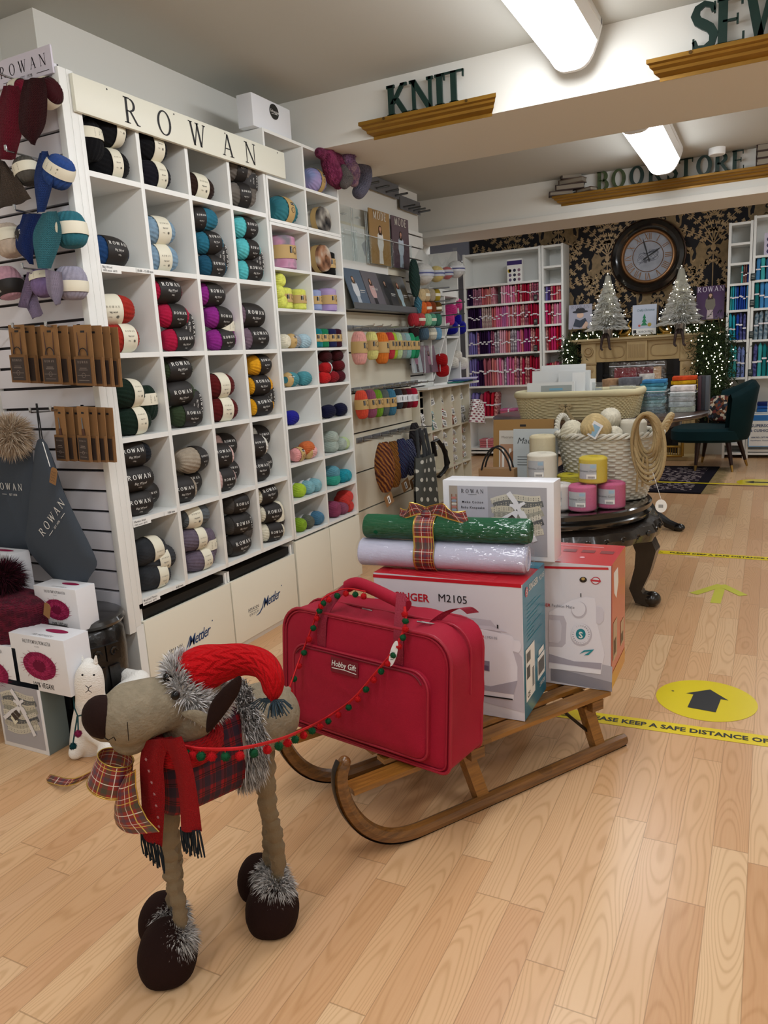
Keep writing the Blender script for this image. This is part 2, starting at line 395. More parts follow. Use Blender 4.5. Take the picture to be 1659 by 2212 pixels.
# back wall with woven damask paper
YB=11.05
PAPER=mat('#16141a',.75,bump=.1,bs=90); GREYW=mat('#8d8f9c',.8); GOLDP=mat('#a88d67',.45,metal=.25,var=.25,vs=14); GOLDD=mat('#8a7350',.5,metal=.2,var=.25,vs=14)
b=MB().m(GREYW); b.bb(-5.2,3.6,YB+.01,YB+.2,0,3.4); b.m(PAPER).bb(-4.02,3.6,YB,YB+.02,.2,3.4)
fr=FR((0,YB,0),(1,0,0),(0,0,1))
rl=random.Random(3)
def leaf(a,bb,ang,s):
    pts=[(0,0),(.14,.10),(.22,.30),(.34,.30),(.36,.16),(.46,.12),(.54,.34),(.66,.30),(.68,.14),(.8,.18),(.86,.1),(1,0)]
    pts=pts+[(x,-y) for x,y in pts[-2:0:-1]]
    c,sn=math.cos(ang),math.sin(ang)
    b.poly([(a+s*(x*c-y*sn),bb+s*(x*sn+y*c)) for x,y in pts],fr,.004)
def branch(cx,cz,sg,x1,z1,bend,n,ls,side=None):
    pts=[]
    for i in range(n+1):
        t=i/n; pts.append((cx+sg*(x1*t+bend*math.sin(PI*t)),cz+z1*(t**.8)))
    b.line2(pts,[.016*(1-.6*i/n) for i in range(n+1)],fr,.003)
    for i in range(1,n+1):
        a=math.atan2(pts[i][1]-pts[i-1][1],pts[i][0]-pts[i-1][0])
        for q in (-1,1): leaf(pts[i][0],pts[i][1],a+q*.85,ls*(.85+.3*rl.random()))
    leaf(pts[-1][0],pts[-1][1],a,ls*1.1)
LION=[(0,0),(.05,.02),(.06,.07),(.10,.10),(.10,.02),(.16,.0),(.17,.04),(.14,.06),(.16,.14),(.22,.16),(.28,.2),(.27,.23),(.20,.21),(.17,.24),(.2,.3),(.26,.33),(.25,.37),(.18,.35),(.13,.42),(.10,.40),(.05,.43),(.02,.38),(-.02,.33),(0,.25),(-.02,.15),(-.07,.12),(-.08,.2),(-.05,.28),(-.08,.33),(-.12,.27),(-.11,.12),(-.06,.06),(0,.05)]
for i in range(-5,4):
    for j in range(0,6):
        cx=-2.04+i*.665; cz=2.62+(.485 if i%2 else 0)-.97*(j-1)
        if cx<-3.7 or cx>.9 or cz<.6 or cz>3.6: continue
        b.m(GOLDP)
        for sg in (-1,1):
            branch(cx,cz+.10,sg,.52,.28,-.02,6,.085); branch(cx,cz+.12,sg,.34,.40,-.03,5,.08); branch(cx,cz+.14,sg,.13,.42,-.02,5,.075)
            branch(cx,cz-.52,sg,.24,.30,.10,5,.085); branch(cx,cz-.50,sg,.10,.36,.10,5,.08)
        b.line2([(cx,cz-.5),(cx,cz+.12)],.012,fr,.005); b.disc(cx,cz+.06,.032,fr,.007,ry=.045)
        for q in(-1,1): leaf(cx,cz-.02,PI/2+q*1.25,.075); leaf(cx,cz-.12,PI/2+q*1.1,.075)
        b.m(GOLDD)
        for sg in (-1,1): b.poly([(cx+sg*(.20-x*.66),cz-.20+y*.8) for x,y in LION][::sg],fr,.006)
b.m(WHITE).bb(-4.02,3.6,YB-.02,YB,.0,.2)
struct('wall_back',b,origin=(0,YB,0))
# camera
cam=bpy.data.cameras.new('camera'); co=bpy.data.objects.new('camera',cam); COL.objects.link(co)
cam.sensor_fit='HORIZONTAL'; cam.sensor_width=36; cam.lens=FPX/1659*36; cam.clip_start=.02; cam.clip_end=60
# camera axes in world: right=(x comp), up, back
Rm=Matrix(((_vx.x,-_vx.y,-_vx.z),(_vy.x,-_vy.y,-_vy.z),(_vz.x,-_vz.y,-_vz.z)))
co.matrix_world=Matrix.Translation(CAM)@Rm.to_4x4(); bpy.context.scene.camera=co
# lamps
GLOW=mat('#f6faff',.5,emit=13); TRIMP=mat('#f4f4f2',.3)
def lamp(x0,x1,y0,y1,z,label,hh=.17):
    r=empty('ceiling_light',((x0+x1)/2,(y0+y1)/2,z)); tag(r,label,'light','batten ceiling lights')
    w=x1-x0; n=14; prof=[]
    for i in range(n+1):
        t=i/n; prof.append((x0+w*t, z-.02-(hh-.02)*(1-abs(2*t-1)**3.4)))
    b=MB().m(GLOW)
    ya,yb_=y0+.03,y1-.03
    for i in range(n):
        p,q=prof[i],prof[i+1]; b.m(GLOW if 1<=i<n-1 else TRIMP); b.add([(p[0],ya,p[1]),(q[0],ya,q[1]),(q[0],yb_,q[1]),(p[0],yb_,p[1])],[(0,1,2,3)],smooth=True)
    b.build('diffuser',r,sharp=80)
    for (ya,yb) in ((y0,y0+.03),(y1-.03,y1)):
        b=MB().m(TRIMP)
        vs=[(p[0],ya,p[1]-.006) for p in prof]+[(p[0],yb,p[1]-.006) for p in prof]; m=n+1
        b.add(vs+[(x0,ya,z),(x1,ya,z),(x0,yb,z),(x1,yb,z)],[(i,i+1,m+i+1,m+i) for i in range(n)]+[tuple(range(m))+(2*m+1,2*m),tuple(range(m,2*m))+(2*m+3,2*m+2),(0,2*m,2*m+2,m),(m-1,2*m-1,2*m+3,2*m+1)])
        b.build('end_cap',r)
    b=MB().m(TRIMP); b.bb(x0,x1,y0+.01,y1-.01,z-.03,z); b.build('base',r)
    return r
lamp(-1.09,-.80,2.3,4.19,ZC,'long glowing fluorescent light on the ceiling in front of the KNIT beam',.2)
lamp(-.93,-.65,5.15,6.52,ZC2,'shorter-looking glowing fluorescent light between the two ceiling beams')
lamp(1.2,1.5,.4,2.3,ZC,'unseen fluorescent ceiling light added to the right of the walkway'); lamp(-1.1,-.8,-2.2,-.3,ZC,'unseen fluorescent ceiling light added behind the viewpoint')  # unseen battens, added for light from the right and from behind
lamp(-1.09,-.80,.1,2.0,ZC,'added fluorescent ceiling light above the reindeer, out of view'); lamp(1.2,1.5,-2.4,-.5,ZC,'unseen fluorescent ceiling light added behind and right of the viewpoint')  # two more battens out of view, added to brighten the foreground floor
lamp(1.2,1.5,5.2,6.8,ZC2,'unseen fluorescent ceiling light added right of the walkway between the beams'); lamp(.3,.6,8.0,9.8,3.25,'unseen fluorescent ceiling light in the far room'); lamp(-2.6,-2.3,8.0,9.8,3.25,'unseen fluorescent ceiling light over the pink fabric shelves')  # battens outside the frame that light the middle bay and far room
b=MB().m(TRIMP); b.lathe([(.055,-.05),(.06,-.045),(.06,-.0)],P(1549,320,z=ZC2)); tag(b.build('smoke_detector'),'small round white smoke detector on the ceiling above the BOOKSTORE letters','smoke detector')
w=bpy.data.worlds.new('world'); bpy.context.scene.world=w; w.use_nodes=True; w.node_tree.nodes['Background'].inputs[0].default_value=(.8,.85,1,1); w.node_tree.nodes['Background'].inputs[1].default_value=.15
sc=bpy.context.scene; sc.view_settings.view_transform='Standard'; sc.view_settings.look='None'; sc.view_settings.gamma=1; sc.view_settings.exposure=0.35
sc.cycles.use_adaptive_sampling=True; sc.cycles.adaptive_threshold=.025; sc.cycles.use_denoising=True; sc.cycles.max_bounces=6; sc.cycles.diffuse_bounces=3; sc.cycles.glossy_bounces=3; sc.cycles.transparent_max_bounces=12; sc.cycles.transmission_bounces=5; sc.cycles.caustics_reflective=False; sc.cycles.caustics_refractive=False
sc.cycles.sample_clamp_indirect=4
# ---- ledges and letters on the beams ----
GILT=mat('#946c24',.38,metal=.4,var=.15,vs=5,stretch=(1,6,6)); GREENP=mat('#12302a',.4,var=.2)
def ledge(x0,x1,y,z,h,d,label):
    # moulded picture-rail ledge; profile in (depth,height)
    pr=[(0,0),(.03,.0),(.035,.2),(.45,.35),(.5,.5),(.75,.6),(.8,.72),(1,.78),(1,1),(0,1)]
    b=MB().m(GILT); vs=[]
    for x,s in ((x0,1),(x1,-1)):
        for a,c in pr: vs.append((x+s*(1-a)*d*.6,y-a*d,z+c*h))
    n=len(pr); b.add(vs,[tuple(range(n)),tuple(range(n,2*n))[::-1]]+[(i,n+i,n+(i+1)%n,(i+1)%n) for i in range(n)],smooth=False)
    for q in (.2,.8): 
        xx=x0+(x1-x0)*q; b.m(mat('#5a4018',.4,metal=.5)); b.lathe([(.008,0),(.008,.003)],(xx,y-d-.002,z+h*.9),seg=8,axis=Matrix.Rotation(PI/2,3,'X')); b.m(GILT)
    return tag(b.build('ledge'),label,'ledge')
def letters(st,us,y,z,h,th,desc,tk=.2,greens=None):
    # us: pixel centres x of each letter (at its mid height py)
    for i,(ch,(u,v)) in enumerate(zip(st,us)):
        p=P(u,v,y=y); fr=FR((p.x,y-th,z),(1,0,0),(0,0,1)); b=MB().m(GREENP if not greens or not greens[i] else mat('#3c4a2a',.5,var=.5,vs=25))
        extr(b,serif(ch,h,tk=tk,tn=.1,sf=.09),fr,-th/2,0); o=b.build('wooden_letter')
        tag(o,desc.format(ch,nth(i)),'letter','green wooden letters spelling '+st)
yk=4.26
ledge(P(777,268,y=yk-.07).x,P(1074,207,y=yk-.07).x,yk,2.755,.085,.09,'gilded moulding ledge under the letters KNIT')
letters('KNIT',[(862,212),(915,206),(953,197),(983,183)],yk-.03,2.84,.165,.03,'dark green wooden letter {0}, {1} letter of the word KNIT')
ledge(P(1397,135,y=yk-.07).x,.4,yk,2.755,.085,.09,'gilded moulding ledge under the letters SEW at the top right')
letters('SEW',[(1521,75),(1578,63),(1666,45)],yk-.03,2.84,.2,.03,'dark green wooden letter {0}, {1} letter of the word SEW')
yb=6.95
ledge(P(1194,453,y=yb-.07).x,.5,yb,2.715,.075,.1,'long gilded moulding ledge under the letters BOOKSTORE')
letters('BOOKSTORE',[(1302,400),(1337,395),(1376,390),(1416,386),(1452,382),(1482,378),(1521,372),(1560,364),(1594,358)],yb-.03,2.79,.145,.025,'weathered green wooden letter {0}, {1} letter of the word BOOKSTORE',greens=[1,1,0,0,0,0,0,0,0])
# books on the bookstore ledge
BK=['#4a3a33','#5c4a3c','#3a2a26','#6a5a4c']
def book(c,size,rz,col,label,group,name='old_book'):
    r=empty(name,(c[0],c[1],c[2])); w,d,h=size; t=.006
    b=MB().m(mat(col,.6,var=.2)); b.box((c[0],c[1],c[2]+t/2),(w,d,t)); b.box((c[0],c[1],c[2]+h-t/2),(w,d,t)); b.box((c[0]-w/2+t/2,c[1],c[2]+h/2),(t,d,h))
    b.build('cover',r); b=MB().m(mat('#9a9080',.8,bump=.5,bs=300,stretch=(1,1,12))); b.box((c[0]+.003,c[1],c[2]+h/2),(w-.014,d-.012,h-2*t)); b.build('page_block',r)
    r.rotation_euler[2]=rz; return tag(r,label,'book',group)
xx=P(1240,430,y=yb).x; z0=2.79
for i,(dx,w,h,rz,dz) in enumerate([(-.10,.20,.035,.3,0),(.12,.16,.03,-.5,0),(-.02,.24,.045,.15,.036),(.0,.22,.04,-.2,.081),(-.01,.17,.05,.35,.121)]):
    book((xx+dx,yb-.06,z0+dz),(w,.09,h),rz,BK[i%4],['thin old book at the bottom left of the pile beside the BOOKSTORE letters','thin old book at the bottom right of the pile beside the BOOKSTORE letters','wide old book above the bottom pair, pile left of the BOOKSTORE letters','old book second from the top, pile left of the BOOKSTORE letters','old book on top of the pile left of the BOOKSTORE letters'][i],'old books at the left end of the ledge')
xx=P(1655,350,y=yb).x+.03
for i in range(3): book((xx,yb-.06,z0+i*.052),(.2,.1,.05),0,['#46302a','#3b2c26','#4a3830'][i],'leather-bound book %s of the stack right of the letter E'%['at the bottom','in the middle','at the top'][i],'leather books at the right end of the ledge')
# ================= CUBBY UNITS =================
XF=-2.5; T=.022
Y1=[2.41,2.72,3.035,3.35,3.665]; Z1=[.487,.852,1.216,1.58,1.944,2.308,2.66]
def cubby(name,ys,zs,xf,depth,label,m=LAM,t=T,back=True,bottom=0):
    r=empty(name,(xf-depth/2,(ys[0]+ys[-1])/2,bottom)); tag(r,label,'shelf unit')
    for y in ys: MB().m(m).bb(xf-depth,xf,y-t/2,y+t/2,zs[0]-t/2,zs[-1]+t/2,bev=.0015).build('upright',r)
    for z in zs: 
        b=MB().m(m)
        for a,c in zip(ys[:-1],ys[1:]): b.bb(xf-depth,xf-.001,a+t/2,c-t/2,z-t/2,z+t/2)
        b.build('shelf_board',r)
    if back: MB().m(m).bb(xf-depth-.008,xf-depth,ys[0],ys[-1],zs[0],zs[-1]).build('back_panel',r)
    return r
u1=cubby('cubby_shelf',Y1,Z1,XF,.36,'tall white cubby shelf of six rows by four columns full of wool, behind the reindeer')
# price strips on the shelf edges
INK=mat('#1b1a1c',.6); PAPERW=mat('#f4f3ee',.6)
frx=lambda x,y,z:FR((x,y,z),(0,1,0),(0,0,1))
for (z,y0,t1,t2) in ((1.944,2.42,'Big Wool','10.00 - 15.00 mm'),(.852,2.42,'Merino Aran','7.00 mm'),(.487,2.42,'Brushed Fleece','6.00 mm')):
    f=frx(XF+.0005,y0,z-.011)
    b=MB().m(PAPERW); b.rect(0,-.012,.11,.02,f,.001); b.m(INK); b.mesh2(text2(t1,.014,'LEFT'),lambda a,c:f(a+.006,c+.006,.002)); b.mesh2(text2('100% wool  £8.95',.011,'LEFT'),lambda a,c:f(a+.006,c-.007,.002)); b.build('price_label',u1)
    b=MB().m(PAPERW); b.rect(.2,.0,.285,.02,f,.001); b.m(INK); b.mesh2(text2(t2,.014,'LEFT',bold=.01),lambda a,c:f(a+(.203 if len(t2)>9 else .22),c+.005,.002)); b.build('needle_size_label',u1)
# left end frame panel + sign board
b=MB().m(LAM); b.bb(XF-.36,XF,2.365,2.399,.38,2.68,bev=.003); b.build('end_panel',u1)
b=MB().m(mat('#e9e7d6',.4)); b.bb(XF+.002,XF+.02,2.375,3.85,2.527,2.664,bev=.002)
f=frx(XF+.02,0,2.545)
b.m(INK)
for ch,(u,v) in zip('ROWAN',[(285,255),(355,270),(427,293),(492,318),(541,335)]):
    b.mesh2(serif(ch,.103,tk=.12,tn=.05),lambda a,c,y=P(u,v,x=XF+.02).y:f(y+a*1.08,c,.001))
for y in (2.55,2.95,3.32,3.78): b.disc(y,.105,.004,f,.001,8)
b.build('sign_board',u1)
# base cupboards
def base_cupboard(y0,y1,z0,z1,label,gap,text=None,group='cupboards under the cubby shelves'):
    r=empty('base_cupboard',((XF-.2),(y0+y1)/2,0)); tag(r,label,'cupboard',group)
    b=MB().m(LAM); b.bb(XF-.4,XF-.02,y0+.004,y0+.02,0,z1); b.bb(XF-.4,XF-.02,y1-.02,y1-.004,0,z1); b.bb(XF-.4,XF-.38,y0+.02,y1-.02,0,z1); b.bb(XF-.38,XF-.02,y0+.02,y1-.02,0,.05)
    b.m(mat('#0c0c0c',.5)).bb(XF-.37,XF-.03,y0+.02,y1-.02,z1-.05,z1-.01) if gap else b.bb(XF-.37,XF-.03,y0+.02,y1-.02,z1-.03,z1-.01)
    b.build('carcass',r)
    b=MB().m(CREAM2); zt=z1-(.055 if gap else .006); b.bb(XF-.018,XF,y0+.005,y1-.005,.035,zt,bev=.002)
    if text:
        f=frx(XF,(y0+y1)/2,.17)
        b.m(mat('#5a5a60',.6)); b.mesh2(text2('AMANN',.026,space=1.1),lambda a,c:f(a-.135,c+.014,.001)); b.line2([(-.175,.008),(-.095,.008)],.002,f); b.mesh2(text2('GROUP',.019,space=1.5),lambda a,c:f(a-.135,c-.013,.001))
        b.m(mat('#1c3f6e',.5)); b.mesh2(text2('Mettler',.078,shear=.35,bold=.006,space=.86),lambda a,c:f(a*.82+.035,c+.0+a*.06,.001)); b.line2([(-.115,-.028),(-.085,-.022),(-.055,.0),(-.03,.045)],[.003,.008,.009,.003],f); b.disc(.145,.07,.004,f)
    b.build('door',r)
    return r
base_cupboard(2.41,3.045,0,.445,'cream base cupboard with a black slot, left one, closest to the reindeer',True,'m')
base_cupboard(3.045,3.665,0,.445,'cream base cupboard with a black slot, right one, left of the red bag',True,'m')
base_cupboard(3.675,4.08,0,.462,'plain cream base cupboard door under the left column of the ten-row cubby shelf',False)
base_cupboard(4.08,4.487,0,.462,'plain cream base cupboard door under the right column of the ten-row cubby shelf',False)
# ---- unit 2 : ten rows, two columns
Y2=[3.69,4.08,4.475]; Z2=[.478,.691,.91,1.138,1.362,1.585,1.81,2.035,2.275]
u2=cubby('cubby_shelf',Y2,Z2,XF,.36,'narrower white cubby shelf of small pigeonholes right of the ROWAN sign',t=.016)
u3=cubby('cubby_shelf',Y2,[2.293,2.515,2.755],XF,.36,'small white four-hole cubby box on top of the narrower pigeonhole shelf',t=.016,bottom=2.285)
# binder box on top
bx=P(524,290,x=-2.56); 
r=empty('storage_box',(-2.62,3.83,2.765)); tag(r,'white glossy box with a black oval badge on top of the cubby shelves','box')
yq0,yq1,zq=P(545,235,x=-2.52).y,P(627,250,x=-2.52).y,P(545,199,x=-2.52).z; b=MB().m(mat('#eceef2',.18,coat=.5)); b.bb(-2.62,-2.52,yq0,yq1,2.765,zq,bev=.006); b.build('box_body',r)
f=frx(-2.52,(yq0+yq1)/2+.02,P(588,240,x=-2.52).z); b=MB().m(mat('#121212',.4)); b.disc(.0,.0,.045,f,.0015,24,ry=.04); b.m(PAPERW); b.mesh2(text2('Scheepjes',.021,shear=.3),lambda a,c:f(a,c-.006,.003)); b.line2([(-.03,-.014),(.03,-.010)],.002,f,.003); b.build('badge',r)
# ================= YARN =================
def strand_ball(r,L,n=36,tw=2.2,p=2.6,seg=108,ring=20,amp=.04,hole=True,sag=.0):
    """oblong ball, axis local X, strands as real ridges"""
    b=MB(); b.smooth=True
    def g(u,v):
        t=u*2-1; a=2*PI*v
        rr=(1-abs(t)**p)**(1/p) if abs(t)<1 else 0
        rr=max(rr,.0)
        k=1+amp*math.sin(n*v*2*PI/2*1.0 + tw*t*PI*1.2)*min(1,rr*2)
        k+=.015*math.sin(3*a+t*4)
        x=t*L/2
        if hole and abs(t)>.93: x-= (abs(t)-.93)/.07*L*.05*(1 if t>0 else -1)
        return V((x,-r*rr*k*math.cos(a),r*rr*k*math.sin(a)*(1-sag)))
    def remap(u,v):
        t=-math.cos(PI*u); return g((t+1)/2,v)
    b.m(mat('#888888',.9)).grid(remap,ring,seg,cv=True)
    return b.build('y',share=True,sharp=80)
def cake(r,h,hr=.25,n=26,seg=48,ring=30):
    """round flat cake, axis local X, centre hole and concentric spiral on the ends"""
    b=MB(); prof=[]
    m=ring
    for i in range(9): # end face from the hole outward
        t=i/8; prof.append((r*(hr*.5+(1-hr*.5)*t*.93),h/2*(1-.12*t**3)-(.25*h if i==0 else 0)+(.03*r if i%2 else 0)))
    side=[]
    for i in range(14):
        t=i/13; side.append((r*(1+ (.018 if i%2 else 0)),h/2*(1-2*t)*.86))
    prof=prof+side+[(a,-c) for a,c in prof[::-1]]
    M=Matrix(((0,0,1),(0,1,0),(-1,0,0)))
    b.m(mat('#888888',.9)); b.lathe(prof,axis=M,seg=seg,cap=False)
    return b.build('y',share=True,sharp=80)
def yarnmat(c,c2=None,sc=9):
    if not c2: return mat(c,.92,sheen=.35,bump=.5,bs=260,var=.12,vs=60)
    k=NM(.92); x,y,z,co_=k.coords(); n=k.n('ShaderNodeTexNoise',i_Scale=float(sc),i_Detail=2.0); k.link(co_,n.inputs['Vector'])
    cs=c2 if isinstance(c2,(list,tuple)) else [c2]; st=[(.36,c)]+[(.36+.28*(i+1)/len(cs),q) for i,q in enumerate(cs)]
    k.color(k.ramp(n.outputs[0],st)); k.b.inputs['Sheen Weight'].default_value=.04; k.b.inputs['Specular IOR Level'].default_value=.2
    n3=k.n('ShaderNodeTexNoise',i_Scale=260.0); k.bump(n3.outputs[0],.5); return k.m
_yc={}
def ymat(c):
    if c not in _yc:
        _yc[c]=yarnmat(*c) if isinstance(c,tuple) else yarnmat(c)
    return _yc[c]
BANDK=mat('#211d1b',.6,var=.08,vs=20); BANDC=mat('#e8e2cc',.55); BANDT=mat('#c7a66c',.6); BANDW=mat('#e9ecef',.45); INKW=mat('#e8e6e0',.5); INKG=mat('#6f6754',.6)
def bandmesh(r,t0,t1,kind,L,p=2.6,txt=True):
    """paper sleeve following the ball between t0..t1 of its axis (-1..1)"""
    b=MB(); rr=lambda t:(max(0,1-abs(t)**p))**(1/p)*r*1.05+.0016
    rmin=max(rr(t0),rr(t1)); rfun=lambda t:max(rr(t),.001)
    def S(t,a,h=0): q=rfun(t)+h; return V((t*L/2,-q*math.cos(a),q*math.sin(a)))
    b.m({'k':BANDK,'c':BANDC,'t':BANDT,'w':BANDW}[kind]); b.grid(lambda u,v:S(t0+(t1-t0)*u,2*PI*v),6,36,cv=True)
    b.grid(lambda u,v:S(t0+(t1-t0)*u,2*PI*v,-.0015),6,36,cv=True,flip=True)
    if txt:
        ta,tb=max(t0,-.72),min(t1,.72); w=(tb-ta)*L/2; xc=(ta+tb)/2*L/2
        def fn(x,y,h=.0012): t=(xc+x)/(L/2); q=rfun(t)+h; a=y/q; return V((xc+x,-q*math.cos(a),q*math.sin(a)))
        if kind=='k':
            s=w*.15; b.m(INKW); b.mesh2(serif('ROWAN',s,gap=.3,tk=.17,tn=.09),lambda x,y:fn(x,y+.008)); b.mesh2(text2('Big Wool',s*.75,shear=.2),lambda x,y:fn(x,y-.017)); b.mesh2(text2('_______',s*.5),lambda x,y:fn(x,y-.019)); b.mesh2(text2('100g',s*.5,shear=.2),lambda x,y:fn(x,y-.036))
        elif kind=='c':
            s=w*.105; b.m(INKG); b.mesh2(serif('ROWAN',s,gap=.45,tk=.13,tn=.07),lambda x,y:fn(x,y+.012)); b.m(INK); b.mesh2(text2('big wool',s*1.1,bold=.01),lambda x,y:fn(x,y-.009)); b.m(INKG); b.mesh2(text2('_________',s*.6),lambda x,y:fn(x,y-.011)); b.mesh2(text2('100g',s*.9),lambda x,y:fn(x-w*.16,y-.030)); b.m(INK); b.mesh2(text2('@',s*1.5,bold=.02),lambda x,y:fn(x+w*.2,y-.031))
        elif kind=='t':
            b.m(INK)
            def rc(x0,y0,x1,y1): b.grid(lambda u,v:fn(x0+(x1-x0)*u,y0+(y1-y0)*v),1,4,flip=False)
            rc(-w*.1,.016,w*.38,.034); 
            for i in range(14):
                a=2*PI*i/14;a2=2*PI*(i+1)/14; q=w*.26
                for rx,ox in ((q,w*.1),(q*.5,-w*.1)): b.add([fn(ox+rx*math.cos(e)*k,-.01+rx*math.sin(e)*k) for e,k in ((a,1),(a2,1),(a2,.86),(a,.86))],[(0,1,2,3)])
            b.m(PAPERW); b.mesh2(text2('Scheepjes',.009,shear=.25),lambda x,y:fn(x+w*.14,y+.021,.002))
        elif kind=='w':
            b.m(INK)
            for i in range(6): b.grid(lambda u,v,i=i:fn(-w*.25+i*w*.09+u*w*.05,-.02+v*.022),1,2)
            b.mesh2(text2('wool',w*.2),lambda x,y:fn(x,y+.014))
    return b.build('b',share=True,sharp=60)
_ym={}
def ymesh(key):
    if key not in _ym:
        k=key[0]
        _ym[key]=dict(B=lambda:strand_ball(key[1],key[2]),F=lambda:strand_ball(key[1],key[2],n=44,tw=4,seg=80,amp=.05),C=lambda:cake(key[1],key[2]),N=lambda:bandmesh(key[1],key[2],key[3],key[4],key[5],key[6],key[7]))[k]()
    return _ym[key]
def ball(loc,rot,r,L,col,band=None,t0=-.2,t1=.55,style='B',name='yarn_ball',p=2.6,txt=True,blabel=None):
    me=ymesh((style,round(r,4),round(L,4))); o=inst(name,me,None,loc,rot,[ymat(col)])
    if band:
        pp=2.6 if style!='C' else 40
        q=inst('paper_band',ymesh(('N',round(r,4),t0,t1,band,round(L,4),pp,txt)),o)
        if blabel: q['label']=blabel
    return o
Q=PI/2
COLN=['leftmost','second','third','rightmost']
ROWN=['top','second','third','fourth','fifth','bottom']
CN={}
def cn(name,c): CN[name]=c; return c
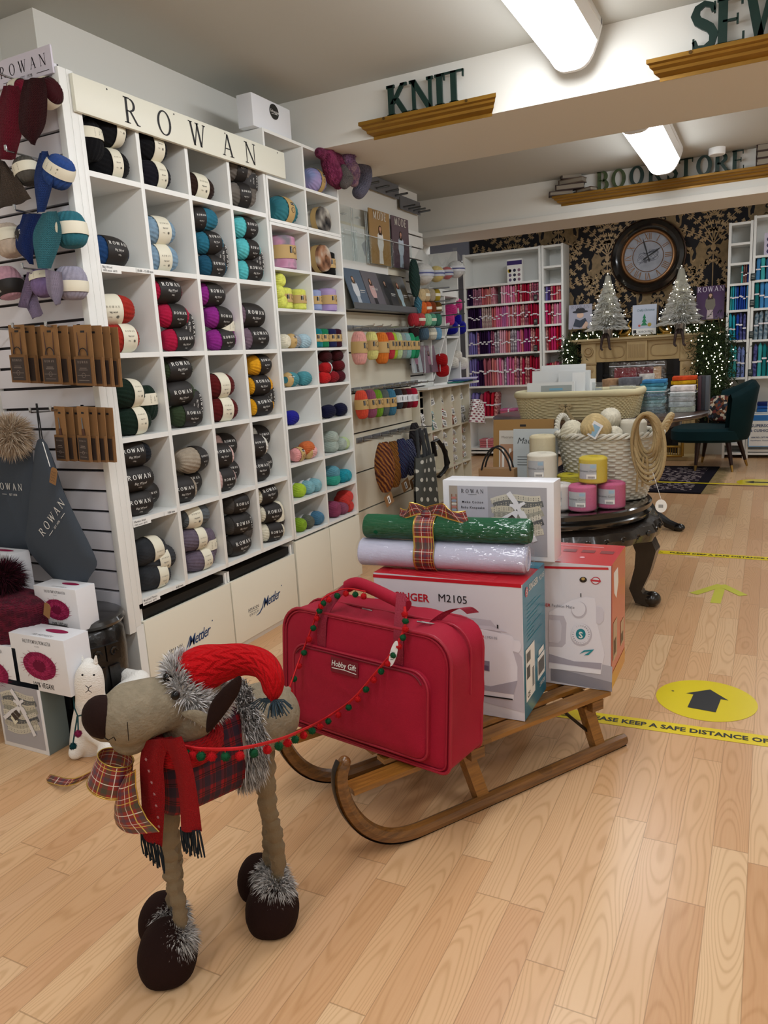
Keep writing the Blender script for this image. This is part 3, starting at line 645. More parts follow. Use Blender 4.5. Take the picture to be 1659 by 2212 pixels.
# cell: (col,row) -> list of (u,level,orient,colour,band,t0,t1,place words, tilt)
BLK='#0d0d10';NVY='#20426f';DEN='#7f9bb0';BRN='#2d1c16';GRY=('#8a8279','#6a635c');TEA='#2b6f86';TUR='#5cc0c4';RED='#a02a20';CRI='#b01a40';PUR='#8e2a86';MAU='#7c6674';FOR='#16281e';OLV='#33402a';MAR='#5a1616';MUS='#e0a020';INK2='#15181f';BUR='#6a1226';STO='#a39684';PNK='#e3bfb8';WHI='#e2dfd4';CHA=('#2b2d30','#3c3e42');SLT='#5f6568';PLU='#6b5f6e';DGR=('#3a3734','#5a544e');CRM='#e6dfc8'
BALLS={
(0,0):[(193,.6,'V',BLK,'c',.0,.5,'black','upright at the left'),(238,0,'H',BLK,'c',-.15,.4,'black','at the bottom'),(232,1.15,'H',BLK,'c',.15,.7,'black','on top of the others')],
(1,0):[(322,1,'H',BLK,'c',-.1,.55,'black','on top'),(330,0,'H','#15131c','c',-.1,.5,'blue-black','below')],
(2,0):[(428,0,'H',BRN,'c',-.45,.3,'dark brown','on its own')],
(3,0):[(512,1.2,'H',GRY,'k',-.3,.4,'grey','at the upper left'),(522,.15,'H',GRY,'k',-.4,.35,'grey','at the lower left'),(556,.8,'V',GRY,'k',-.35,.5,'grey','upright at the right')],
(0,1):[(235,0,'H',NVY,'k',-.35,.95,'navy blue','on its own')],
(1,1):[(340,1,'H',DEN,'c',-.3,.45,'pale denim blue','on top'),(346,0,'H',DEN,'c',-.35,.35,'pale denim blue','below')],
(2,1):[(436,2,'H',TEA,'k',-.9,-.1,'teal','on top'),(450,1,'H',TEA,'k',-.4,.6,'dark teal','in the middle'),(457,0,'H','#1e5068','k',-.4,.6,'dark teal','at the bottom'),(484,.45,'V',TEA,'k',-.75,.75,'teal','upright at the right')],
(3,1):[(527,2,'H',TUR,'k',-.3,.8,'turquoise','on top'),(533,1,'H',TUR,'k',-.3,.6,'turquoise','in the middle'),(538,0,'H',TUR,'k',-.4,.75,'turquoise','at the bottom'),(566,.45,'V',TUR,'k',-.8,.8,'turquoise','upright at the right')],
(0,2):[(247,1,'H',RED,'c',-.75,.2,'brick red','on top'),(258,0,'H',RED,'c',-.05,.7,'brick red','below')],
(1,2):[(357,2,'H',CRI,'k',-.7,.7,'crimson','on top'),(372,1,'H',CRI,'k',-.35,.6,'crimson','in the middle'),(384,0,'H',CRI,'k',-.35,.8,'crimson','at the bottom'),(414,.5,'V',CRI,'k',-.75,.7,'crimson','leaning at the right')],
(2,2):[(453,2,'H',PUR,'k',-.45,.9,'purple','on top'),(470,1,'H',PUR,'k',-.3,.8,'purple','in the middle'),(477,0,'H',PUR,'k',-.3,.7,'purple','at the bottom'),(502,.6,'V',PUR,'c',-.3,.3,'purple','upright at the right')],
(3,2):[(541,1,'H',MAU,'k',-.6,.8,'dusky mauve','on top'),(550,0,'H',MAU,'k',-.5,.8,'dusky mauve','below')],
(0,3):[(276,1,'H',FOR,'c',.0,.6,'dark green','at the upper left'),(288,0,'H',FOR,'c',-.05,.55,'dark green','at the bottom'),(322,.6,'V',FOR,'c',-.1,.5,'dark green','upright at the right')],
(1,3):[(380,2,'H',OLV,'k',-.7,.7,'dark olive','on top'),(385,1,'H',OLV,'k',-.8,.6,'dark olive','in the middle'),(402,0,'H',OLV,'k',-.35,.8,'dark olive','at the bottom'),(440,.4,'V',OLV,'k',-.8,.6,'dark olive','upright at the right')],
(2,3):[(474,1,'H',MAR,'c',-.3,.35,'maroon','on top'),(480,0,'H',MAR,'c',-.25,.45,'maroon','below')],
(3,3):[(558,2,'H',MUS,'k',-.3,.9,'mustard yellow','on top'),(560,1,'H',MUS,'k',-.7,.5,'mustard yellow','in the middle'),(563,0,'H',MUS,'k',-.7,.6,'mustard yellow','at the bottom'),(594,.45,'V',MUS,'k',-.5,.7,'mustard yellow','leaning at the right')],
(0,4):[(283,2,'H',INK2,'k',-.7,.5,'blue-black','on top'),(290,1,'H',INK2,'k',-.8,.8,'blue-black','in the middle'),(303,0,'H',INK2,'k',-.8,.8,'blue-black','at the bottom'),(350,.15,'H',BUR,'k',-.1,.9,'burgundy','at the right')],
(1,4):[(420,1.1,'H',STO,'k',.1,.9,'grey-beige','on top'),(404,0,'H',STO,'k',-.7,.6,'grey-beige','at the lower left'),(443,.1,'H',STO,'k',-.3,.9,'grey-beige','at the lower right')],
(2,4):[(480,1,'H',PNK,'k',-.6,.6,'pale pink','at the upper left'),(511,1.3,'H',PNK,'k',-.3,.9,'pale pink','at the upper right'),(498,0,'H',PNK,'k',-.3,.7,'pale pink','at the lower left'),(532,.15,'H',PNK,'k',-.2,.9,'pale pink','at the lower right')],
(3,4):[(567,1.1,'H',WHI,'k',-.4,.5,'off-white','at the upper left'),(590,1.4,'H',WHI,'k',-.3,.8,'off-white','at the upper right'),(575,0,'H',WHI,'k',-.6,.7,'off-white','at the lower left'),(604,.15,'H',WHI,'k',-.4,.8,'off-white','at the lower right')],
(0,5):[(322,1,'F',CHA,'c',-.05,.55,'fluffy charcoal','on top'),(352,.55,'H',CHA,'c',-.2,.4,'fluffy charcoal','behind at the right'),(330,0,'F',CHA,'c',.1,.65,'fluffy charcoal','at the bottom')],
(1,5):[(420,2,'H',SLT,'c',-.75,.1,'blue-grey','on top'),(418,1,'H',PLU,'c',.0,.6,'grey plum','in the middle'),(430,0,'H',PLU,'c',.0,.6,'grey plum','at the bottom'),(453,.55,'V',PLU,'c',-.3,.3,'grey plum','upright at the right')],
(2,5):[(508,2,'F',DGR,'k',-.4,.8,'peat grey','on top'),(511,1,'F',DGR,'k',-.6,.7,'peat grey','in the middle'),(513,0,'F',DGR,'k',-.8,.8,'peat grey','at the bottom'),(550,.75,'V',DGR,'k',-.7,.15,'peat grey','upright at the right')],
(3,5):[(573,2,'H',CRM,'k',-.7,.7,'cream','at the upper left'),(582,1,'H',CRM,'k',-.7,.7,'cream','in the middle left'),(586,0,'H',CRM,'k',-.5,.6,'cream','at the lower left'),(612,.75,'V',CRM,'k',.4,.95,'cream','bulging at the right')],
}
for (c,rw),lst in BALLS.items():
    y0,y1=Y1[c]+T/2,Y1[c+1]-T/2; zb=Z1[5-rw]+T/2; zt=Z1[6-rw]-T/2
    n3=any(q[1]==2 for q in lst); r=.0565 if n3 else .064
    for (u,lv,ori,col,band,t0,t1,cname,place_) in lst:
        vpx=P(u,300+0,x=XF-.07) # only y is used
        # find the y of this pixel column at the right height
        z=zb+r+lv*(zt-zb-2*r)/2*.98 if n3 else zb+r+lv*r*1.9
        v=1000
        for _ in range(6):
            q=P(u,v,x=XF-.06); v+= (q.z-z)*480
        y=q.y
        L=.2 if ori!='V' else .175
        hasV=any(k[2]=='V' for k in lst); pair=[k for k in lst if k[2]!='V' and abs(k[1]-lv)<.35]
        if hasV and ori!='V': L=.185
        if ori=='V':
            y=min(y,y1-r-.002); x=XF-.075; rot=(0,-Q,Q); z=max(z,zb+L/2); z=min(z,zt-L/2)
            rot=(0,Q,Q) if band=='k' else (0,-Q,Q)
        else:
            y=max(min(y,y1-L/2-.002),y0+L/2*.9); x=XF-r-.012; rot=(rnd.uniform(-.25,.25),rnd.uniform(-.06,.06),Q-rnd.uniform(.08,.3))
            if len(pair)>1:
                k=sorted(q[0] for q in pair).index(u); L=.17; rot=(rot[0],0,Q-.32); y=y0+.098 if k==0 else y1-.092; x-=.005+.055*k; z+=.006*k
        bw={'k':'charcoal','c':'cream'}[band]
        o=ball((x,y,z),rot,r,L,col,band,t0,t1,'F' if ori=='F' else 'B')
        tag(o,f'{cname} ball, {bw} band, {place_}, {COLN[c]} cubby of the {ROWN[rw]} row','yarn ball','yarn balls in the tall six-row cubby shelf')
# ---- unit 2 balls
SC=('small','yarn ball')
def small(c,rw,u,v,ori,col,band,cname,place_,r=.043,L=.12,t0=-.35,t1=.4):
    top=rw<2
    zs=[2.755,2.515,2.293] if top else Z2[::-1]
    i=rw if top else rw-2
    zb=zs[i+1]+.008; y0,y1=Y2[c]+.008,Y2[c+1]-.008
    x=XF-(.075 if ori in 'EC' else r+.01)
    q=P(u,v,x=x); z=max(q.z,zb+(L/2 if ori=='S' else r)); y=q.y
    hw=r if ori in 'EPS' else L/2
    y=max(min(y,y1-hw),y0+hw*.8)
    if ori=='H': rot=(rnd.uniform(-.2,.2),0,Q); st='B'
    elif ori=='E': rot=(rnd.uniform(-3,3),0,0); st='B'; t0,t1=-.75,-.1; x=XF-L/2-.01   # end facing the shop
    elif ori=='P': rot=(rnd.uniform(-3,3),0,0); st='C'; x=XF-L/2-.015
    elif ori=='S': rot=(0,-Q,Q); st='C'; x=XF-r-.02; z=zb+L/2
    o=ball((x,y,z),rot,r,L,col,band,t0,t1,st,txt=(ori in 'SH'))
    nm={'t':'kraft','w':'white',None:'no'}[band]
    tag(o,f'{cname} ball {place_}, {"left" if c==0 else "right"} hole, {nth(rw)} row of the narrow shelf','yarn ball','yarn balls in the narrow pigeonhole shelf')
L1='#8f9cc9'
S=small
S(1,0,676,392,'H',('#8d9ac8','#b9a2cf'),'t','lilac-blue cake','lying',r=.072,L=.19,t0=-.15,t1=.3)
S(0,1,607,458,'H',('#2f6f7c','#3f8a92'),'t','teal cake','lying',r=.078,L=.23,t0=-.3,t1=.25)
S(1,1,684,478,'P',('#1e1e20',('#77716a','#d8d2c2')),'t','black and cream swirled cake','end on',r=.075,L=.1)
S(0,2,610,545,'S',('#c98aa8',('#d9a0bd','#8c8890')),'t','pink and grey cake','standing',r=.085,L=.2)
S(1,2,683,560,'P',('#5a3a2a',('#b08060','#d9cdbb')),'t','brown swirled cake','end on',r=.078,L=.1)
S(1,2,708,568,'S','#141414','t','black','right of the brown cake',r=.055,L=.15)
YL='#dfe36a'
for k,(u,v,w) in enumerate([(594,607,'at the top left'),(592,632,'in the middle left'),(598,655,'at the bottom left')]): S(0,3,u,v,'E',YL,None,'lemon yellow',w+'')
S(0,3,616,648,'S',YL,'t','lemon yellow','standing in the middle',r=.05,L=.125); S(0,3,646,648,'S',YL,'t','lemon yellow','standing at the right',r=.05,L=.125)
S(1,3,682,650,'S',('#8f9fd0','#a8b4dc'),'t','pale blue','standing at the left',r=.045,L=.13); S(1,3,708,650,'S',('#a98fc8','#c3acd8'),'t','lilac cake','standing at the right',r=.065,L=.15)
S(0,4,606,741,'E',CRM,None,'cream','at the left'); S(0,4,632,738,'H',('#8f969c','#a8adb0'),'t','pale grey','lying in the middle',t0=-.9,t1=-.3); S(0,4,655,740,'H','#a9c4cf',None,'ice blue','lying at the right')
S(1,4,684,690,'S','#1f7f88','t','teal','on end at the upper left',r=.036,L=.11)
for u,c_,w,n_ in ((684,'#16747c','at the left','petrol'),(699,'#1c7a52','second from the left','emerald green'),(716,'#23264f','third from the left','navy'),(736,'#3a1426','at the right','aubergine')): S(1,4,u,735,'S',c_,'t',n_,'standing '+w,r=.042,L=.12)
S(0,5,628,824,'H','#4c8f98','t','sea green','lying at the left',t0=-.95,t1=-.5); S(0,5,656,822,'H','#4c8f98',None,'sea green','lying at the right')
for u,v,c_,w,n_ in ((702,770,'#3c0f12','at the top left','dark wine'),(727,768,'#3c0f12','at the top right','dark wine'),(703,795,'#b01c20','in the middle left','scarlet'),(731,790,'#5e0f16','in the middle right','deep wine'),(700,820,'#c01e20','at the bottom left','scarlet'),(718,818,'#8a1620','at the bottom centre','wine red'),(740,814,'#4c0d1a','at the bottom right','deep wine')): S(1,5,u,v,'H',c_,'w' if v==795 else None,n_,'lying '+w,r=.037,L=.11,t0=.2,t1=.5)
S(0,6,628,908,'H','#20208a',None,'royal blue','lying at the left'); S(1,6,708,893,'H','#0e1030',None,'midnight blue','lying at the left',L=.14); S(1,6,738,888,'H','#0e1030',None,'midnight blue','lying at the right')
S(0,7,642,982,'H','#e09a98','t','salmon pink','lying at the left',t0=-.3,t1=.4); S(0,7,668,982,'H','#eab0ac','t','baby pink','lying at the right',t0=-.95,t1=-.4); S(0,7,662,968,'H','#c96a3a',None,'rust orange','lying on top')
for u,v,c_,w,n_ in ((711,945,'#a9b4a9','on top','pale grey'),(712,972,'#a3b0a6','at the bottom left','pale grey'),(730,968,'#a8b3a8','second from the left','pale grey'),(744,963,'#b7c79a','third from the left','pale green'),(758,958,'#b7cc90','at the right','pale green')): S(1,7,u,v,'E',c_,None,n_,w+'')
for u,v,c_,w,n_ in ((641,1076,'#a8c83a','at the left','lime green'),(660,1069,'#7fb0ba','second from the left','sky blue'),(675,1064,'#7fb0ba','third from the left','sky blue'),(689,1057,'#86b6bf','at the right','sky blue')): S(0,8,u,v,'E',c_,'w',n_,w+'')
for u,v,c_,w,n_ in ((714,1020,'#5f98a8','on top','dusty blue'),(716,1048,'#3aa08a','at the left','jade green'),(733,1042,'#1f8c9c','in the middle','bright teal'),(750,1035,'#2a97a8','at the right','bright teal')): S(1,8,u,v,'E',c_,None,n_,w+'')
for u,v,c_,w,n_ in ((643,1155,'#7ea02a','at the bottom left','leaf green'),(660,1152,'#5b5f55','second from the left','olive grey'),(678,1122,'#46728e','on top at the left','denim blue'),(680,1145,'#46728e','third from the left','denim blue'),(699,1138,'#4a7896','at the bottom right','denim blue')): S(0,9,u,v,'E',c_,'w',n_,w+'')
for u,v,c_,w,n_ in ((716,1096,'#8a3f5c','at the upper left','mulberry'),(718,1122,'#8a3f5c','at the bottom left','mulberry'),(738,1082,'#c03a34','left on top','coral red'),(734,1112,'#8a4a62','at the bottom centre left','mulberry'),(750,1104,'#c03a34','at the bottom centre right','coral red'),(764,1096,'#c8403a','at the bottom right','coral red'),(760,1066,'#c8403a','at the top right','coral red')): S(1,9,u,v,'E',c_,None,n_,w+'')
# ================= helpers: knit, fur =================
def knit(c,rough=.95,n=26,c2=None):
    k=NM(rough,.2); x,y,z,_=k.coords('UV')
    u=k.math('MULTIPLY',x,float(n)); f=k.math('ABSOLUTE',k.math('SUBTRACT',k.math('FRACT',u),.5))
    v=k.math('SINE',k.math('MULTIPLY',k.math('ADD',k.math('MULTIPLY',y,float(n)),k.math('MULTIPLY',f,1.3)),6.283))
    h=k.math('ADD',k.math('MULTIPLY',f,-1.2),k.math('MULTIPLY',v,.35))
    if c2:
        nz=k.n('ShaderNodeTexNoise',i_Scale=9.0); k.color(k.ramp(nz.outputs[0],[(.4,c),(.6,c2)]))
    else: k.b.inputs['Base Color'].default_value=hexc(c)
    k.b.inputs['Sheen Weight'].default_value=.03
    k.bump(h,.9,.006); return k.m
def fur(b,samp,n,ln,w,mats,droop=.3,jit=.35,rs=None,flow=None):
    rs=rs or rnd
    for i in range(n):
        p,nn=samp(rs); nn=V(nn).normalized()
        d=(nn+V((rs.uniform(-1,1),rs.uniform(-1,1),rs.uniform(-1,1)))*jit)
        if flow is not None: d+=V(flow)
        d.normalize(); l=ln*rs.uniform(.6,1.15)
        s=d.cross(V((rs.uniform(-1,1),rs.uniform(-1,1),rs.uniform(-1,1)))).normalized()*w/2
        m=p+d*l*.55; t=p+d*l+V((0,0,-1))*l*droop
        b.m(mats[rs.randrange(len(mats))]); b.add([p-s,p+s,m+s*.8,t,m-s*.8],[(0,1,2,4),(4,2,3)],smooth=False)
def on_ell(c,r):
    c=V(c)
    def f(rs):
        while True:
            q=V((rs.gauss(0,1),rs.gauss(0,1),rs.gauss(0,1)))
            if q.length>.01: break
        q.normalize(); return V((c.x+q.x*r[0],c.y+q.y*r[1],c.z+q.z*r[2])),V((q.x/r[0],q.y/r[1],q.z/r[2]))
    return f
METAL=mat('#b9bbbd',.25,metal=1); METALD=mat('#77797c',.35,metal=1)
KRAFT=mat('#946e48',.8,var=.06); KRAFTD=mat('#7c5a3a',.8); DKBR=mat('#3a2e28',.6)
# ================= LEFT SLATWALL =================
YS=2.365; SLATM=mat('#efecf1',.45,spec=.4); GROOVE=mat('#241d20',.6)
def slatwall(axis,pos,a0,a1,z0,z1,pitch,label,m,th=.02,zoff=0,name='slatwall_panel'):
    b=MB().m(GROOVE)
    if axis=='y': b.bb(a0,a1,pos,pos+.008,z0,z1)
    else: b.bb(pos-.008,pos,a0,a1,z0,z1)
    b.m(m); z=z0
    while z<z1-.01:
        zt=min(z+pitch-.012,z1)
        if axis=='y': b.bb(a0,a1,pos-th,pos,z,zt)
        else: b.bb(pos,pos+th,a0,a1,z,zt)
        z+=pitch
    o=b.build(name); tag(o,label,'display panel'); return o
sw=slatwall('y',YS-.01,-3.13,-2.535,.38,2.70,.0905,'white slatwall end panel hung with knitted swatches at the far left',SLATM)
b=MB().m(LAM); b.bb(-2.535,-2.50,YS-.04,YS-.0,.36,2.68,bev=.004); tag(b.build('corner_post'),'white corner post between the slatwall and the cubby shelf','post')
b=MB().m(LAM); b.bb(-3.13,-2.52,YS+.0,YS+.02,0,.38); b.bb(-2.52,-2.5,YS,2.41,0,.38); tag(b.build('plinth_board'),'pale plinth board under the left slatwall behind the carved black cabinet','board')
# header sign
yh_=YS-.05; hz0,hz1=P(135,150,y=yh_).z,P(139,84,y=yh_).z
b=MB().m(mat('#dcd6e2',.4)); b.bb(-3.13,-2.515,yh_,yh_+.008,hz0,hz1); f=FR((0,yh_,0),(1,0,0),(0,0,1)); b.m(INK)
q=P(50,158,y=yh_)
b.mesh2(serif('ROWAN',(hz1-hz0)*.42,gap=.5,tk=.13,tn=.05),lambda a,c:f(q.x+a,q.z+.004+c)); b.mesh2(text2('EST. 1978',.017,bold=.015),lambda a,c:f(q.x+.015+a,q.z-.022+c)); b.line2([(q.x-.12,q.z-.016),(q.x-.05,q.z-.016)],.002,f); b.line2([(q.x+.075,q.z-.016),(q.x+.145,q.z-.016)],.002,f)
tag(b.build('header_sign'),'lilac-white ROWAN header sign at the top left above the slatwall','sign')
def hook(u,v,n='wall hook',y0=YS-.03,ln=.16,label=None):
    p=P(u,v,y=y0); b=MB().m(METAL); b.tube([(p.x,y0,p.z),(p.x,y0-ln,p.z+.004),(p.x,y0-ln-.004,p.z+.012)],.004); b.box((p.x,y0-ln-.003,p.z+.014),(.012,.006,.02),bev=.002); b.box((p.x,y0+.003,p.z),(.02,.006,.03))
    return tag(b.build('peg_hook'),label,'hook','peg hooks on the left slatwall')
for u,v,w in ((60,182,'holding the darkest red swatch'),(90,346,'holding the royal blue swatch'),(107,468,'holding the teal swatch'),(122,588,'holding the grey-lilac swatch'),(55,601,'holding the pink yarn'),(100,711,'holding the middle kraft needle packs'),(170,708,'holding the right kraft needle packs'),(135,886,'holding the left crochet hook packs'),(178,882,'holding the right crochet hook packs'),(35,712,'holding the left kraft needle packs')):
    hook(u,v,label='chrome peg hook '+w)
def cloth(name,pts_l,pts_r,m,label,cat,group=None,amp=.006,nu=10,nv=20,th=.006,uv=(1,2),fold=3,parent=None):
    """hanging cloth between two edge polylines (top to bottom), with thickness"""
    def ev(pl,t):
        x=t*(len(pl)-1); i=min(int(x),len(pl)-2); f=x-i; q=lambda k:V(pl[max(0,min(len(pl)-1,k))])
        return .5*((2*q(i))+(q(i+1)-q(i-1))*f+(2*q(i-1)-5*q(i)+4*q(i+1)-q(i+2))*f*f+(-q(i-1)+3*q(i)-3*q(i+1)+q(i+2))*f**3)
    def g(u,v,s=1):
        a=ev(pts_l,v); c=ev(pts_r,v); p=a.lerp(c,u); n=(c-a).cross(V((0,0,-1))); n=n.normalized() if n.length>1e-6 else V((0,-1,0))
        return p+n*(amp*math.sin(u*PI*fold+v*2.1)+s*th/2*math.sin(PI*min(1,max(0,u))**.5*1.0))
    b=MB().m(m); b.grid(lambda u,v:g(u,v,1),nu,nv,uvs=uv); b.grid(lambda u,v:g(u,v,-1),nu,nv,flip=True,uvs=uv)
    o=b.build(name,parent)
    if label: tag(o,label,cat,group)
    return o
def PY(y,*uv): return [P(u,v,y=y) for u,v in uv]
SWG='knitted swatches on the left slatwall'
def sw_(y,l,r,c,lab,**k):
    l,r=[(a[0]+(a[0]-q[0])*.2,a[1]) for a,q in zip(l,r)],[(q[0]+(q[0]-a[0])*.2,q[1]) for a,q in zip(l,r)]
    return cloth('knitted_swatch',PY(y,*l),PY(y,*r),knit(c,n=16),lab,'swatch',SWG,**k)
y=YS-.15
sw_(y,[(12,185),(2,240),(2,345)],[(35,185),(48,250),(30,345)],'#6e1428','burgundy knitted swatch at the top left edge of the slatwall')
sw_(y-.02,[(58,172),(50,215),(48,280),(70,312)],[(88,166),(95,200),(92,270),(74,314)],'#3a0c12','darkest red knitted swatch hanging below the header sign')
sw_(y,[(0,345),(0,420),(0,455)],[(6,348),(38,390),(60,430)],'#56493f','taupe knitted swatch at the left edge of the slatwall',amp=.01)
sw_(y,[(88,330),(78,385),(82,460)],[(100,325),(112,380),(98,455)],'#27427f','royal blue knitted swatch hanging left of the blue ball')
sw_(y-.03,[(96,460),(78,510),(84,580)],[(118,455),(126,510),(108,580)],'#3f7f8c','sea teal knitted swatch hanging left of the teal ball')
sw_(y,[(55,462),(38,530),(66,570)],[(85,462),(72,510),(72,572)],'#17306e','navy knitted swatch hanging left of the teal swatch')
sw_(y,[(62,588),(42,655),(40,662)],[(82,590),(62,650),(62,668)],'#8f7d9c','dark lilac knitted swatch hanging left of the lilac ball')
sw_(y+.01,[(66,600),(52,640),(72,690)],[(78,600),(78,640),(92,678)],'#9a8aa8','purple-grey knitted swatch hanging diagonally below the others')
sw_(y-.03,[(102,582),(106,630),(122,660)],[(128,588),(134,625),(130,655)],'#b3a8bf','pale lilac knitted swatch between two lilac balls')
def wball(u,v,y,r,c,band,t0,t1,rot,lab,L=None):
    p=P(u,v,y=y); o=ball(p,rot,r,L or r*2.3,c,band,t0,t1,p=2.2); return tag(o,lab,'yarn ball','yarn balls hung on the left slatwall')
yq=YS-.11
wball(100,202,yq,.052,'#35090f','c',-.15,.6,(0,-.1,0),'dark maroon yarn ball with cream band below the header sign')
wball(42,200,yq+.02,.045,'#6e1428','c',-.2,.5,(0,0,0),'burgundy yarn ball with cream band half behind the maroon swatch')
wball(127,372,yq,.055,'#2c4a88','c',-.1,.55,(.2,-.9,0),'royal blue yarn ball with square cream band on the slatwall')
wball(58,370,yq,.048,'#57534c','c',-.4,.3,(0,1.3,0),'olive grey yarn ball with cream band beside the royal blue swatch')
wball(152,497,yq,.062,'#2f6b78','c',-.3,.35,(0,1.5,0),'deep teal yarn ball with cream band beside the corner post')
wball(68,515,yq+.02,.055,'#14244c','k',-.5,.5,(0,1.3,0),'navy yarn ball with charcoal band behind the teal swatch')
wball(20,520,yq,.06,'#c9b8a6','c',-.5,.2,(0,1.3,0),'beige mohair ball with cream band at the left slatwall edge')
wball(155,612,yq,.06,'#9c98a8','c',-.1,.5,(0,1.6,0),'grey-lilac yarn ball, cream band, rightmost above the needle packs')
wball(94,612,yq,.05,'#7d6a94','c',-.75,-.2,(0,1.4,0),'violet yarn ball with cream band between two lilac swatches')
wball(16,612,yq,.06,'#c79aa8','k',-.0,.8,(0,1.3,0),'rose pink yarn ball with dark band at the left slatwall edge')
# needle packs
def pack(cx,zt,y,w,h,label,needle='circ',rz=0,group='kraft needle packs',tilt=0,detail=True):
    r=empty('needle_pack',(cx,y,zt-h))
    b=MB().m(KRAFT); b.bb(cx-w/2,cx+w/2,y-.001,y+.002,zt-h,zt); b.m(INK); b.bb(cx-w*.12,cx+w*.12,y-.0015,y+.0025,zt-.03,zt-.022); b.build('backing_card',r)
    b=MB().m(KRAFTD); b.bb(cx-w/2,cx+w/2,y-.012,y-.002,zt-h,zt-h*.52); f=FR((cx,y-.012,zt-h),(1,0,0),(0,0,1)); b.m(DKBR).rect(-w*.42,h*.04,w*.42,h*.44,f)
    if detail:
        b.m(mat('#9a8c80',.6)); b.mesh2(serif('ROWAN',w*.1,gap=.35,tk=.15,tn=.08),lambda a,c:f(a,c+h*.37,.002)); b.line2([(-w*.36,h*.17),(w*.36,h*.17)],.0012,f,.002)
        for i in range(12): 
            a=i*PI/6; b.line2([(w*.1*math.cos(a),h*.17+w*.1*math.sin(a)),(w*.1*math.cos(a+PI/6),h*.17+w*.1*math.sin(a+PI/6))],.0012,f,.002)
        b.line2([(-w*.2,h*.29),(w*.2,h*.29)],.002,f,.002); b.line2([(-w*.25,h*.26),(w*.25,h*.26)],.002,f,.002); b.line2([(-w*.3,h*.09),(w*.3,h*.09)],.0012,f,.002)
    b.build('pocket',r)
    if detail:
        b=MB().m(mat('#4a2c20',.3)); zz=zt-h
        if needle=='circ':
            for s in (-1,1): b.tube([(cx+s*w*.28,y-.006,zz+h*.88),(cx+s*w*.22,y-.006,zz+h*.5)],[.001,.003],seg=6)
            b.m(INK).tube([(cx+w*.26*math.cos(t*PI/8),y-.008,zz+h*.5+h*.12*math.sin(t*PI/8)) for t in range(9)],.002,seg=5)
        else: b.m(METALD).tube([(cx-w*.05,y-.006,zz+h*.8),(cx,y-.006,zz+h*.6)],[.002,.003],seg=6); b.m(mat('#4a2c20',.3)).tube([(cx,y-.006,zz+h*.6),(cx+w*.06,y-.006,zz+h*.46)],.006,seg=8)
        b.build('needles',r)
    r.rotation_euler=(0,tilt,rz); return tag(r,label,'needle pack',group)
yk2=YS-.16
for k,(u,w_) in enumerate(((30,'left'),(100,'middle'),(172,'right'))):
    q=P(u,702,y=yk2); 
    for j in range(4 if k else 3):
        pack(q.x+.012*j+(.012 if j else 0),q.z-.0-.004*j,yk2+.03*j,.095,.235,f'kraft circular needle pack, {["front","second","third","rearmost"][j]} on the {w_} hook',detail=j<1,tilt=.05,group='kraft circular needle packs on the slatwall')
for k,(u,w_) in enumerate(((122,'left'),(172,'right'))):
    q=P(u,878,y=yk2)
    for j in range(4):
        pack(q.x+.016*j,q.z-.004*j,yk2+.028*j,.06,.225,f'crochet hook pack, {["front","second","third","rearmost"][j]} on the {w_} hook',needle='hook',detail=j<1,tilt=.06,group='kraft crochet hook packs on the slatwall')
# bags and hats
GREYC=mat('#454c55',.85,bump=.2,bs=300)
yb_=YS-.22
def bag(name,poly,y0,th,m,parent=None,ruck=.0):
    """soft flat bag: outline in pixels at depth y0, puffed"""
    pts=[P(u,v,y=y0) for u,v in poly]; c=sum(pts,V((0,0,0)))/len(pts); b=MB().m(m); n=len(pts); R=6
    for s in (-1,1):
        vs=[];fs=[]
        for k in range(R+1):
            t=k/R
            for p in pts:
                q=c+(p-c)*t; q=q+V((0,s*th/2*math.sqrt(max(0,1-t**4))+ruck*math.sin(q.x*60+q.z*14),0)); vs.append(q)
        for k in range(R):
            for i in range(n):
                j=(i+1)%n; f=(k*n+i,k*n+j,(k+1)*n+j,(k+1)*n+i); fs.append(f if s>0 else f[::-1])
        b.add(vs,fs,smooth=True)
    return b.build(name,parent,sharp=70)
def smoothpoly(poly,k=4):
    n=len(poly); out=[]
    for i in range(n):
        p0,p1,p2,p3=[V(poly[(i+d)%n]) for d in (-1,0,1,2)]
        for j in range(k):
            t=j/k; q=.5*((2*p1)+(-p0+p2)*t+(2*p0-5*p1+4*p2-p3)*t*t+(-p0+3*p1-3*p2+p3)*t**3); out.append(tuple(q))
    return out
r=empty('cloth_bag',P(10,1190,y=yb_+.06)); tag(r,'dark grey cloth bag with white ROWAN lettering at the left edge','bag')
bag('bag_body',smoothpoly([(-40,960),(60,950),(72,1000),(80,1180),(60,1200),(-50,1210)],3),yb_+.06,.05,GREYC,r,.003)
p0=P(22,1058,y=yb_+.03); f=FR((p0.x,yb_+.026,p0.z),(1,0,-.02),(0,0,1)); b=MB().m(INKW); b.mesh2(serif('ROWAN',.03,gap=.4,tk=.12,tn=.06),lambda a,c:f(a-.005,c)); b.mesh2(text2('EST 1978',.013),lambda a,c:f(a+.02,c-.025)); b.line2([(-.05,-.02),(-.02,-.02)],.002,f); b.build('lettering',r)
r=empty('drawstring_bag',P(165,1300,y=yb_)); tag(r,'slate grey drawstring bag with diagonal white ROWAN lettering','bag')
bag('bag_body',smoothpoly([(80,952),(102,960),(128,1040),(165,1120),(205,1200),(208,1225),(192,1250),(168,1300),(150,1285),(62,1190),(60,1120),(70,1020)],3),yb_,.045,GREYC,r)
p0=P(118,1125,y=yb_-.024); dv=(P(152,1080,y=yb_-.024)-P(95,1165,y=yb_-.024)); 
